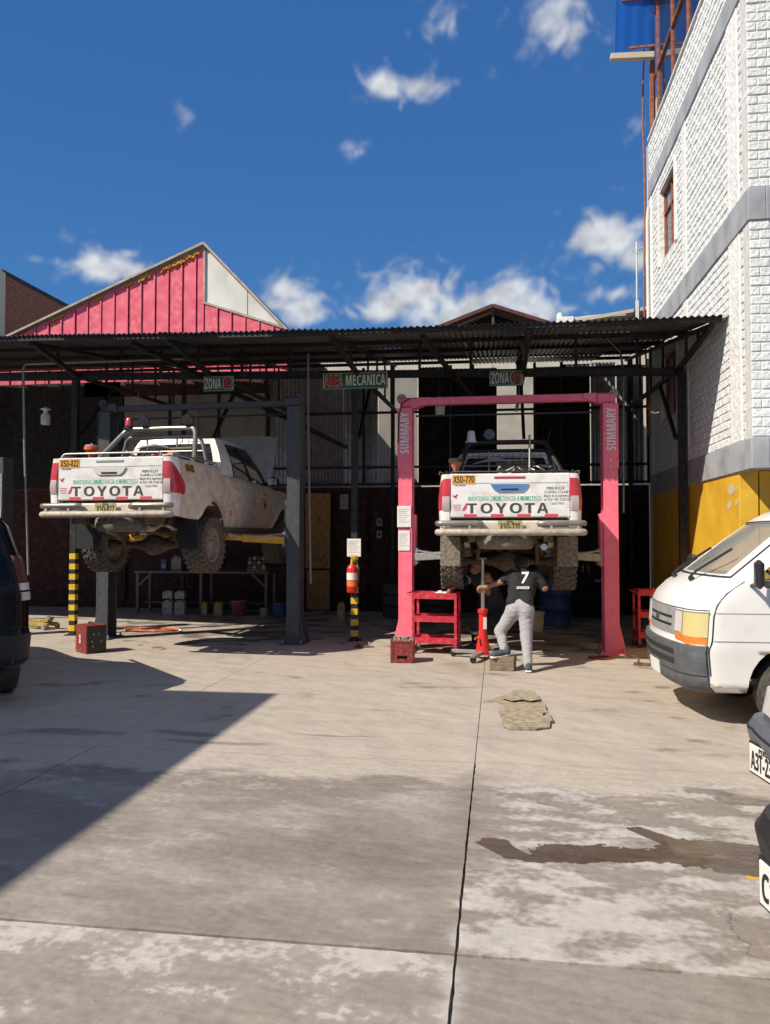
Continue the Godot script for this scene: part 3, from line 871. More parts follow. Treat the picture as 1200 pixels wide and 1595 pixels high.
# ------------------------------------------------------------------ back of the yard
func make_back():
	# maroon block wall along the back
	var w := thing("boundary_wall", "dark maroon painted block wall along the back of the workshop", "wall", Vector3(0, 0, -16.78))
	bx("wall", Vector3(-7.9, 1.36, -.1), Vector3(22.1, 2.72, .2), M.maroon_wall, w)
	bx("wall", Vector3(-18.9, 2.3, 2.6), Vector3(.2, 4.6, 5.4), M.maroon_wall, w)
	bx("added_return_wall", Vector3(3.34, 2.65, 1.0), Vector3(.2, 5.3, 2.0), M.maroon_wall, w)  # unseen wall added to close a gap that lets skylight in
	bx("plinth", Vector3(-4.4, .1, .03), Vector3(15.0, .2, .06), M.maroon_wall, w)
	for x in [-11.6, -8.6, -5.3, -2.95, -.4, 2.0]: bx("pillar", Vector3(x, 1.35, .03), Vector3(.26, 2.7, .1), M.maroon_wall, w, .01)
	# corrugated sheets standing on the wall
	var f := thing("corrugated_screen", "patchwork of corrugated sheets standing on the maroon wall, dark and milky", "screen", Vector3(0, 0, -16.72))
	var sh := [[-5.05, -4.28, "zinc_sheet", .09], [-4.26, -3.38, "mauve_sheet", .076], [-3.36, -2.92, "zinc_sheet", .09], [-2.90, -2.60, "zinc_sheet", .09], [-2.58, -1.72, "grey_fibre_sheet", .076], [-1.7, -1.0, "dark_sheet", .076], [-.98, -.52, "dark_sheet", .1], [-.50, .0, "dark_sheet", .076], [.02, .79, "white_fibre_sheet", .19], [.81, 1.35, "dark_sheet", .076], [1.37, 1.95, "dark_sheet", .1], [1.97, 2.48, "zinc_sheet", .076], [2.50, 3.04, "zinc_sheet", .09]]
	var i := 0
	for s in sh:
		i += 1
		var top := 5.30 + .04 * sin(i * 2.3)
		var z0 := .012 * (i % 2)
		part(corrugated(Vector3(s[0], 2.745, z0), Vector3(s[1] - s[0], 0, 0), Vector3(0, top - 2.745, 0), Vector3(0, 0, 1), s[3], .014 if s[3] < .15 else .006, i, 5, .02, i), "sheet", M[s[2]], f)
	for y in [2.78, 3.15, 4.35, 5.2]: br("rail", Vector3(-5.1, y, .075), Vector3(3.1, y, .075), .05, .05, M.black_steel, f)
	for x in [-5.1, -2.91, -.99, -.51, .80, 1.36, 3.12]: br("post", Vector3(x, 2.75, .06), Vector3(x, 5.35, .06), .06, .06, M.black_steel, f)
	for k in 5: br("bar", Vector3(2.0 + k * .2, 2.8, .13), Vector3(2.0 + k * .2, 3.6, .13), .02, .02, M.black_steel, f)
	# pink sheet-clad shed behind on the left
	var p := thing("gabled_shed", "pink sheet clad shed gable with orange foam along its roof edge", "shed", Vector3(0, 0, -16.95))
	var peak := Vector2(-6.71, 8.41)
	var eL := Vector2(-11.9, 6.31)
	var eR := Vector2(-4.60, 6.19)
	var ytop := func(x: float): return peak.y + (x - peak.x) * ((peak.y - eL.y) / (peak.x - eL.x)) if x < peak.x else peak.y + (x - peak.x) * ((eR.y - peak.y) / (eR.x - peak.x))
	var x := -12.6
	var k2 := 0
	while x < -4.75:
		var w2 := .335
		var xe := minf(x + w2, -4.72)
		if x < -6.72 and xe > -6.72: xe = -6.71
		var t0: float = ytop.call(x) - .05
		var t1: float = ytop.call(xe) - .05
		if x > -6.72:   # the right flank is pale sheet above a pink strip
			t0 = 7.05 + (x + 6.71) * (6.42 - 7.05) / 1.75
			t1 = 7.05 + (xe + 6.71) * (6.42 - 7.05) / 1.75
		var mb := MB.new()
		mb.prism(PackedVector2Array([Vector2(x + .012, 2.75), Vector2(xe - .012, 2.75), Vector2(xe - .012, t1), Vector2(x + .012, t0)]), Transform3D(Basis(), Vector3(0, 0, .012 * fposmod(sin(k2 * 5.7) * 9.1, 1.0))), .03)
		# rolled seam on the right of each panel
		mb.bar(Vector3(xe - .02, 2.8, .022), Vector3(xe - .02, t1 - .01, .022), .022, .03)
		part(mb, "panel", M["pink_sheet" if k2 % 3 else "pink_sheet_2"], p)
		x = xe
		k2 += 1
	bx("backing", Vector3(-8.6, 4.6, -.08), Vector3(7.7, 3.6, .04), M.dark_sheet, p)
	var mbk := MB.new()
	mbk.prism(PackedVector2Array([Vector2(-12.4, 6.0), Vector2(-4.75, 6.0), Vector2(-4.8, 6.2), peak - Vector2(0, .1), Vector2(-12.4, 6.05)]), Transform3D(Basis(), Vector3(0, 0, -.06)), .04)
	part(mbk, "backing", M.dark_sheet, p)
	for pn in [[-6.70, -5.68], [-5.66, -4.74]]:
		var mb := MB.new()
		var lo := func(q: float): return 7.05 + (q + 6.71) * (6.42 - 7.05) / 1.75 + .02
		mb.prism(PackedVector2Array([Vector2(pn[0], lo.call(pn[0])), Vector2(pn[1], lo.call(pn[1])), Vector2(pn[1], maxf(ytop.call(pn[1]) - .05, lo.call(pn[1]) + .02)), Vector2(pn[0], ytop.call(pn[0]) - .05)]), Transform3D(Basis(), Vector3(0, 0, .0)), .03)
		part(mb, "pale_panel", M.pale_sheet, p)
	br("corner_strip", Vector3(-6.71, 7.03, .02), Vector3(-6.71, 8.36, .02), .04, .05, M.trim_wood, p)
	br("flashing", Vector3(-6.71, 7.06, .02), Vector3(-4.8, 6.40, .02), .03, .05, M.trim_wood, p)
	# roof planes with overhang
	for s in [[eL, -1], [eR, 1]]:
		var e: Vector2 = s[0]
		var dir := (e - peak).normalized()
		var end := e + dir * .4
		var mb := MB.new()
		mb.bar(Vector3(peak.x, peak.y + .02, -4.06), Vector3(end.x, end.y + .02, -4.06), 8.3, .03)
		part(mb, "roof_sheet", M.zinc_sheet, p)
		br("barge_board", Vector3(peak.x, peak.y + .02, .10), Vector3(end.x, end.y + .02, .10), .03, .05, M.trim_wood, p)
	# blobs of orange filler foam under the left roof edge
	var rng := RandomNumberGenerator.new()
	rng.seed = 31
	for seg in [[-7.75, -6.85, .11], [-8.75, -8.5, .03], [-9.45, -9.25, .03], [-8.30, -8.0, .09], [-10.5, -10.2, .03]]:
		var mb := MB.new()
		var fx: float = seg[0]
		while fx < seg[1]:
			var r := rng.randf_range(.014, .018 + seg[2] * .30)
			mb.ball(Vector3(fx, ytop.call(fx) - .07 - rng.randf() * seg[2], .04), Vector3(r * 1.2, r, r * .6), 7, 5)
			fx += rng.randf_range(.012, .03)
		part(mb, "foam_filler", M.foam, p)
	# lower front of the shed under the canopy: dark red header and pale door leaves
	bx("header", Vector3(-7.35, 5.08, .10), Vector3(4.5, .34, .06), M.maroon_wall, p)
	for d in [[-8.62, -7.50], [-7.46, -6.32], [-6.28, -5.16]]:
		var leaf := bx("door_leaf", Vector3((d[0] + d[1]) / 2, 3.83, .1), Vector3(d[1] - d[0] - .03, 2.14, .05), M.grey_panel, p, .008)
	for xx in [-7.48, -6.3, -5.12, -8.66]: bx("door_post", Vector3(xx, 3.83, .115), Vector3(.06, 2.14, .06), M.black_steel, p)
	bx("side_cladding", Vector3(-13.7, 4.01, .11), Vector3(10.0, 2.48, .04), M.dark_sheet, p)
	# far neighbours
	var b := thing("brick_house", "bare red brick wall of the house behind the pink shed", "house", Vector3(-13.5, 0, -19.3))
	bx("side_wall", Vector3(-.1, 4.45, -3.2), Vector3(.2, 8.9, 6.4), M.red_brick_far, b)
	bx("front_wall", Vector3(-3.2, 4.45, .02), Vector3(6.2, 8.9, .2), M.red_brick_far, b)
	bx("corner_column", Vector3(-.10, 4.46, .03), Vector3(.28, 8.94, .28), M.aged_cream, b)
	bx("coping", Vector3(-.1, 8.95, -3.2), Vector3(.26, .1, 6.4), M.black_steel, b)
	bx("roof_slab", Vector3(-3.2, 8.7, -3.2), Vector3(6.0, .2, 6.3), M.red_brick_far, b)
	var gb := thing("gable_shed", "small brown gable roof peeping over the canopy below the clouds", "shed", Vector3(-.1, 0, -22))
	for s in [-1, 1]:
		var mb := MB.new()
		mb.bar(Vector3(0, 8.17, -2.0), Vector3(s * 2.7, 7.2, -2.0), 4.4, .05)
		part(mb, "roof_sheet", M.dark_rust, gb)
		br("barge_board", Vector3(0, 8.14, .26), Vector3(s * 2.7, 7.17, .26), .05, .1, M.dark_rust, gb)
		br("rafter", Vector3(0, 7.98, .1), Vector3(s * 2.4, 7.1, .1), .06, .09, M.dark_rust, gb)
	br("king_post", Vector3(0, 7.0, .12), Vector3(0, 8.05, .12), .07, .07, M.dark_rust, gb)
	var mg := MB.new()
	mg.prism(PackedVector2Array([Vector2(-2.3, 0), Vector2(2.3, 0), Vector2(2.3, 7.2), Vector2(0, 8.0), Vector2(-2.3, 7.2)]), Transform3D(Basis(), Vector3(0, 0, -.1)), .1)
	part(mg, "gable_wall", M.dark_sheet, gb)  # dark sheet colour stands in for the shade on this gable
	var nw := thing("added_cream_wall", "added cream wall that brightens the milky sheets from behind", "wall", Vector3(-1.6, 0, -19.2))  # made-up wall added behind the sheets so they look bright
	bx("wall", Vector3(0, 3.1, -.1), Vector3(9.6, 6.2, .2), M.cream_wall, nw)
	bx("coping", Vector3(0, 6.23, -.1), Vector3(9.7, .06, .28), M.aged_cream, nw, .01)
	# pale roof and tank between gable and white building
	var pr := thing("pale_house", "cream roofed house with water tank seen between gable and white building", "house", Vector3(4.4, 0, -24))
	bx("wall", Vector3(1.5, 4.0, -2.0), Vector3(5.5, 8.0, 3.8), M.aged_cream, pr)
	var mr := MB.new()
	mr.bar(Vector3(-1.9, 8.12, -1.6), Vector3(4.2, 9.0, -1.6), 4.2, .1)
	part(mr, "roof_sheet", M.aged_cream, pr)
	for q in [-.4, 1.2, 2.6]: br("rafter", Vector3(q, 8.0 + q * .144 + .1, .52), Vector3(q + .12, 8.56 + q * .144, .52), .07, .07, M.plastic_black, pr)
	bx("ridge_stack", Vector3(-2.35, 7.82, .3), Vector3(.5, .8, .5), M.white_plaster, pr, .02)
	br("parapet", Vector3(-2.1, 8.16, .45), Vector3(-.6, 8.26, .45), .08, .10, M.pale_sheet, pr)
	lt("water_tank", [Vector2(.01, 8.4), Vector2(.16, 8.4), Vector2(.16, 8.75), Vector2(.1, 8.82), Vector2(.01, 8.84)], 12, M.white_plastic, pr, Transform3D(Basis.from_scale(Vector3(.6, 1, .6)), Vector3(-2.5, -.42, .3)))
	var an := thing("roof_antenna", "thin roof antenna mast beside the white building", "antenna", Vector3(3.97, 8.3, -22.6))
	tb("mast", [Vector3(0, 0, 0), Vector3(0, 1.75, 0)], .025, M.white_plastic, an, 6)
	tb("boom", [Vector3(-.12, 1.5, 0), Vector3(.28, 1.62, 0)], .012, M.white_plastic, an, 5)
	for q in 5: tb("element", [Vector3(-.08 + q * .08, 1.5 + q * .024, -.14), Vector3(-.08 + q * .08, 1.5 + q * .024, .14)], .008, M.white_plastic, an, 4)
	br("mast_foot", Vector3(0, -.6, 0), Vector3(0, .05, 0), .08, .08, M.white_plastic, an)

# ------------------------------------------------------------------ canopy over the bays
func roof_z(x: float) -> float:   # front edge of the roof, receding a little to the left
	return -9.88 - .16 * maxf(0.0, -3.0 - x)
func roof_at(x: float, t: float) -> Vector3:   # t: 0 front edge, 1 back edge
	return Vector3(x, lerpf(4.355 + .013 * maxf(0.0, -.6 - x) + .05 * maxf(0.0, -3.0 - x), 5.44 - .006 * x, t), lerpf(roof_z(x), -16.62, t))
func roof_y(x: float, z: float) -> float:
	return roof_at(x, (roof_z(x) - z) / (roof_z(x) + 16.62)).y
func make_canopy():
	var t := thing("workshop_canopy", "sooty corrugated canopy on black steel posts over the lifts", "canopy")
	var rng := RandomNumberGenerator.new()
	rng.seed = 9
	var PZ := -12.0
	var x := -18.8
	var ci := 0
	while x < 2.75:
		var xe := minf(x + .83, 2.79)
		for r in 4:
			var loose: bool = (x > -.9 and x < 1.2)
			var t0 := r * .25 - ((.008 if loose else .016) if r > 0 else rng.randf_range(-.004, .003))
			var t1 := (r + 1) * .25
			var lift := .012 * (r % 2) + (-.030 * r if loose else .004 * r)
			var o := roof_at(x, t0) + Vector3(0, lift, 0)
			var u := (roof_at(xe, t0) - roof_at(x, t0)) * (1.0 + .03 / (xe - x))
			var v := roof_at(x, t1) - roof_at(x, t0)
			var mb := corrugated(o, u, v, Vector3.UP, .083, .013 if not loose else .017, (PI * r if loose else 0.0) + rng.randf_range(-.2, .2), 3, .012, ci * 7 + r)
			part(mb, "roof_sheet", M.sooty_sheet, t)
		x = xe
		ci += 1
	for f in [.012, .25, .5, .75, .985]:
		for s in [[-18.8, -11.8], [-11.8, -7.0], [-7.0, -3.0], [-3.0, 2.76]]:
			br("purlin", roof_at(s[0], f) - Vector3(0, .045, 0), roof_at(s[1] - .004, f) - Vector3(0, .045, 0), .05, .06, M.black_steel, t)
	# main beam, posts, trusses
	var by := func(q: float): return 4.22 - .022 * (q + 2.27)
	for s in [[-18.8, -11.8], [-11.8, -7.0], [-7.0, -2.235], [-2.235, 2.78]]:
		br("beam", Vector3(s[0], by.call(s[0]), PZ), Vector3(s[1] - .006, by.call(s[1]), PZ), .1, .11, M.black_steel, t)
	for px in [-16.6, -11.8, -7.0, -2.235, 2.735]:
		var p := br("post", Vector3(px, 0, PZ), Vector3(px, by.call(px) - .06, PZ), .1, .1, M.black_steel, t)
		bx("base_plate", Vector3(px, .008, PZ), Vector3(.2, .016, .2), M.black_steel, p)
		if px > -8 and px < 0:
			for k in 8:
				bx("stripe", Vector3(px, .12 + k * .17, PZ), Vector3(.106, .095, .106), M.stripe_yellow, p)
		br("rear_post", Vector3(px, 0, -16.5), Vector3(px, roof_y(px, -16.5) - .07, -16.5), .08, .08, M.black_steel, t)
	for px in [-7.0, -4.65, -2.235, .35, 2.60]:
		var yb: float = by.call(px)
		var fz := roof_z(px) - .14
		br("strut", Vector3(px + .06, yb - .02, PZ), Vector3(px + .06, roof_y(px, fz) - .10, fz), .06, .07, M.black_steel, t)
		br("bottom_chord", Vector3(px + .06, yb, PZ - .05), Vector3(px + .06, yb + .15, -16.5), .06, .06, M.black_steel, t)
		br("rafter", Vector3(px + .06, roof_y(px, fz) - .10, fz), Vector3(px + .06, roof_y(px, -16.5) - .10, -16.5), .05, .05, M.black_steel, t)
		for z in [-10.7, -11.35, -12.9, -13.9, -14.9, -15.8]:
			var yl: float = yb + (PZ - z) / 4.5 * .15 if z < PZ else lerpf(yb, roof_y(px, fz) - .1, (z - PZ) / (fz - PZ))
			br("web", Vector3(px + .06, yl + .02, z), Vector3(px + .06, roof_y(px, z) - .12, z), .035, .035, M.black_steel, t)
		br("brace", Vector3(px + .06, yb - 1.0, PZ - .05), Vector3(px + .06, yb + .06, PZ - 1.2), .05, .05, M.black_steel, t)
	for q in [-6.2, -5.5, -4.1, -3.3, -1.2, -.4, 1.2, 2.1]:
		br("hanger", Vector3(q, by.call(q) + .05, PZ), Vector3(q, roof_y(q, PZ) - .02, PZ), .04, .04, M.black_steel, t)
	# diagonal wind brace seen under the left half
	br("wind_brace", Vector3(-5.3, roof_y(-5.3, -10.6) - .1, -10.6), Vector3(-3.2, 3.55, -16.2), .07, .07, M.black_steel, t)
	br("wind_brace", Vector3(-.98, roof_y(-.98, -10.1) - .1, -10.1), Vector3(-.42, 4.0, -13.2), .06, .06, M.black_steel, t)
	tb("conduit", [Vector3(-5.05, 4.53, -11.85), Vector3(-7.82, 4.53, -11.85), Vector3(-7.87, 4.46, -11.85), Vector3(-7.82, 3.0, -11.85), Vector3(-7.72, 1.0, -11.85)], .02, M.grey_steel, t, 6)
	tb("conduit", [Vector3(-2.96, 4.54, -11.85), Vector3(-2.96, 3.5, -11.85), Vector3(-2.93, 2.0, -11.85), Vector3(-2.91, .9, -11.85)], .018, M.grey_steel, t, 6)
	tb("conduit", [Vector3(1.70, 4.7, -12.25), Vector3(1.89, 4.5, -12.25), Vector3(1.94, 4.2, -12.25), Vector3(1.92, 2.0, -12.25)], .018, M.grey_steel, t, 6)
	# signs hung from the beam
	for s in [["ZONA 02", -4.46, 4.115, .52, .25, "green hanging sign reading ZONA 02 above the left lift"], ["AREA MECANICA", -2.215, 4.10, 1.04, .27, "long green hanging sign reading AREA MECANICA between the lifts"], ["ZONA 01", .145, 4.07, .52, .24, "green hanging sign reading ZONA 01 above the red lift"]]:
		var sg := thing("hanging_sign", s[5], "sign", Vector3(s[1], s[2], -11.91), 0.0, "green workshop signs")
		bx("board", Vector3.ZERO, Vector3(s[3], s[4], .02), M.sign_green, sg, .004)
		var w: float = s[3] / 2 - .014
		var h: float = s[4] / 2 - .014
		for e in [[Vector3(-w, h, .0115), Vector3(w, h, .0115)], [Vector3(-w, -h, .0115), Vector3(w, -h, .0115)]]: br("border", e[0], e[1], .008, .004, M.letter_white, sg)
		for e in [-w, w]: bx("border", Vector3(e, 0, .0115), Vector3(.008, h * 2 - .012, .004), M.letter_white, sg)
		var words: PackedStringArray = s[0].split(" ")
		if words[0] == "ZONA":
			text("ZONA", .165, M.letter_white, sg, Vector3(-.095, -.002, .012), Basis(), .27)
			text(words[1], .18, M.letter_white, sg, Vector3(.155, -.002, .0115), Basis(), .165)
			text(words[1], .165, M.letter_red, sg, Vector3(.155, -.002, .0135), Basis(), .15)
		else:
			text("AREA", .185, M.letter_white, sg, Vector3(-.345, 0, .0115), Basis(), .29)
			text("AREA", .17, M.letter_red, sg, Vector3(-.345, 0, .0135), Basis(), .275)
			text("MECANICA", .165, M.letter_white, sg, Vector3(.165, 0, .012), Basis(), .63)
		for e in [-w + .04, w - .04]: br("hanger", Vector3(e, h + .01, -.015), Vector3(e, h + .14, -.06), .008, .008, M.black_steel, sg)
	# pendant lamps, unlit
	for s in [[-7.59, "white pendant lamp hanging in the dark left bay"], [-.885, "white pendant lamp hanging left of the red lift beam"]]:
		var lm := thing("pendant_lamp", s[1], "lamp", Vector3(s[0], 3.53, -12.07), 0.0, "pendant lamps")
		lt("diffuser", [Vector2(.001, 0), Vector2(.06, .005), Vector2(.075, .03), Vector2(.078, .15), Vector2(.06, .19), Vector2(.03, .2)], 14, M.milky_plastic, lm)
		lt("cap", [Vector2(.001, .20), Vector2(.035, .2), Vector2(.035, .25), Vector2(.09, .27), Vector2(.02, .31), Vector2(.001, .31)], 14, M.white_plastic, lm)
		tb("cord", [Vector3(0, .3, 0), Vector3(-.01, .5, .01), Vector3(0, .75, .03)], .008, M.plastic_black, lm, 5)

# ------------------------------------------------------------------ wheels
var wheel_cache := {}
func tyre_mesh(R: float, W: float, knobby: bool) -> ArrayMesh:   # axis x, centred
	var key := "t%.2f%.2f%s" % [R, W, knobby]
	if wheel_cache.has(key): return wheel_cache[key]
	var mb := MB.new()
	var ax := Transform3D(Basis(Vector3.BACK, PI / 2), Vector3.ZERO)   # lathe axis y to x
	var h := W / 2
	var ri := R * .60
	var rt := R - (.014 if knobby else .0)
	mb.lathe([Vector2(ri, -h * .78), Vector2(ri + .02, -h * .95), Vector2(R * .80, -h * 1.04), Vector2(R * .93, -h * .98), Vector2(rt, -h * .80), Vector2(rt + .002, 0), Vector2(rt, h * .80), Vector2(R * .93, h * .98), Vector2(R * .80, h * 1.04), Vector2(ri + .02, h * .95), Vector2(ri, h * .78), Vector2(ri - .03, 0), Vector2(ri, -h * .78)], 40, ax)
	if knobby:
		var n := 26
		for k in n:
			for row in 4:
				var a: float = TAU * (k + (.5 if row % 2 else 0.0) + .13 * sin(k * 3.1 + row)) / n
				var xp: float = [-.76, -.27, .27, .76][row] * h
				var bs := Basis(Vector3.RIGHT, a)
				var yaw: float = [.35, -.5, .5, -.35][row]
				var c := bs * Vector3(xp, R - .010, 0)
				mb.rbox(c, Vector3(h * (.40 if row in [1, 2] else .44), .024, TAU * R / n * .60), .005, bs * Basis(Vector3.UP, yaw))
			for s in [-1, 1]:   # shoulder lugs
				var a2: float = TAU * (k + .25) / n
				var bs2 := Basis(Vector3.RIGHT, a2)
				mb.rbox(bs2 * Vector3(s * h * .97, R * .94, 0), Vector3(.022, .05, TAU * R / n * .5), .004, bs2 * Basis(Vector3.BACK, -s * .35))
	else:
		for s in [-.6, -.2, .2, .6]:
			pass
	wheel_cache[key] = mb.done(M.tyre_mud if knobby else M.tyre)
	return wheel_cache[key]
func rim_mesh(R: float, W: float, m: Material, key0: String) -> ArrayMesh:   # outer face towards +x
	var key := "r%.2f%s" % [R, key0]
	if wheel_cache.has(key): return wheel_cache[key]
	var mb := MB.new()
	var ax := Transform3D(Basis(Vector3.BACK, -PI / 2), Vector3.ZERO)
	var r := R * .60
	mb.lathe([Vector2(r + .012, W * .40), Vector2(r, W * .42), Vector2(r - .02, W * .40), Vector2(r - .035, W * .20), Vector2(r * .72, W * .16), Vector2(r * .62, W * .27), Vector2(r * .42, W * .30), Vector2(r * .34, W * .26), Vector2(r * .32, W * .36), Vector2(r * .26, W * .40), Vector2(.001, W * .41)], 32, ax)
	for k in 6:
		var a := TAU * k / 6
		mb.ball(Vector3(W * .31, sin(a) * r * .5, cos(a) * r * .5), Vector3(.012, .012, .012), 6, 4)
	mb.lathe([Vector2(r - .01, -W * .4), Vector2(r * .8, -W * .2), Vector2(.001, -W * .15)], 24, ax)
	wheel_cache[key] = mb.done(m)
	return wheel_cache[key]
func add_wheel(parent: Node3D, c: Vector3, side: int, R: float, W: float, knobby: bool, rim: Material, key: String, steer := 0.0):
	var w := meshnode(tyre_mesh(R, W, knobby), "wheel", parent)
	w.position = c
	w.rotation.y = (0.0 if side > 0 else PI) + steer
	w.rotation.x = .37 * c.z
	meshnode(rim_mesh(R, W, rim, key), "rim", w)

# ------------------------------------------------------------------ pickup truck; origin under the tailgate, forward = -z
const AX_R := -1.2
const AX_F := -4.28
func half_w(z: float) -> float:
	var w := .892
	if z > -.30: w -= .036 * pow((z + .30) / .30, 2)
	if z < -4.2: w -= .14 * pow((-4.2 - z) / .9, 2)
	return w
func body_x(z: float, y: float) -> float:   # outer half width of the body at height y
	var t := (y - .95)
	var x := half_w(z) - .30 * t * t - (.02 if y < .62 else 0.0)
	for a in [AX_R, AX_F]:
		var d := Vector2(z - a, y - .40).length()
		x += .036 * (1.0 - smoothstep(.47, .60, d))
	# shoulder crease
	x += .007 * exp(-pow((y - 1.02) / .035, 2))
	return x
func arch_y(z: float, low: float) -> float:
	var y := low
	for a in [AX_R, AX_F]:
		var dz: float = z - a
		if absf(dz) < .475: y = maxf(y, .40 + sqrt(.475 * .475 - dz * dz))
	return y
func side_panel(parent: Node3D, called: String, side: int, z0: float, z1: float, low: Callable, top: Callable, m: Material) -> MeshInstance3D:
	var mb := MB.new()
	var n := maxi(6, int(absf(z1 - z0) / .045))
	var outer := []
	for i in n + 1:
		var z := lerpf(z0, z1, i / float(n))
		var yl: float = arch_y(z, low.call(z))
		var yt: float = maxf(top.call(z), yl + .01)
		var row := []
		for j in 15:
			var y := lerpf(yl, yt, j / 14.0)
			row.append(Vector3(side * body_x(z, y), y, z))
		# turn the top edge inwards
		row.append(Vector3(side * (body_x(z, yt) - .02), yt + .012, z))
		row.append(Vector3(side * (body_x(z, yt) - .07), yt + .012, z))
		outer.append(row)
	mb.grid(outer, side > 0)
	# lower lip turned inwards
	var lip := []
	for r in outer: lip.append([r[0], r[0] + Vector3(-side * .06, .0, 0)])
	mb.grid(lip, side < 0)
	for e in [0, n]:   # closed ends
		mb.flat()
		for j in 14:
			var a: Vector3 = outer[e][j]
			var b: Vector3 = outer[e][j + 1]
			mb.quad(a, b, b + Vector3(-side * .05, 0, 0), a + Vector3(-side * .05, 0, 0))
	return part(mb, called, m, parent)
func green(side: int, s: float, t: float, off := 0.0) -> Vector3:   # cab glasshouse side; s rear to front, t belt to roof
	var zr := lerpf(-1.64, -1.86, t)
	var zf := lerpf(-3.80, -3.02, t)
	var z := lerpf(zr, zf, s)
	var yb := 1.275 - .07 * s
	var y := lerpf(yb, 1.865 - .02 * absf(s - .5), t)
	var x := lerpf(.835, .635, pow(maxf(t, 0.0), 1.25)) + .02 * sin(PI * t) - (.05 * smoothstep(.85, 1.0, s) * (1.0 - t * .5)) - .03 * smoothstep(.12, 0, s)
	return Vector3(side * (x + off), y, z)
func green_patch(parent: Node3D, called: String, side: int, s0: float, s1: float, t0: float, t1: float, off: float, m: Material) -> MeshInstance3D:
	var mb := MB.new()
	var rows := []
	for i in 9:
		var row := []
		for j in 9: row.append(green(side, lerpf(s0, s1, i / 8.0), lerpf(t0, t1, j / 8.0), off))
		rows.append(row)
	mb.grid(rows, side > 0)
	# thickness towards the inside
	for e in [0, 8]:
		var k := []
		for j in 9: k.append([rows[e][j], rows[e][j] - Vector3(side * .03, 0, 0)])
		mb.grid(k)
		k = []
		for i in 9: k.append([rows[i][e], rows[i][e] - Vector3(side * .03, 0, 0)])
		mb.grid(k)
	return part(mb, called, m, parent)
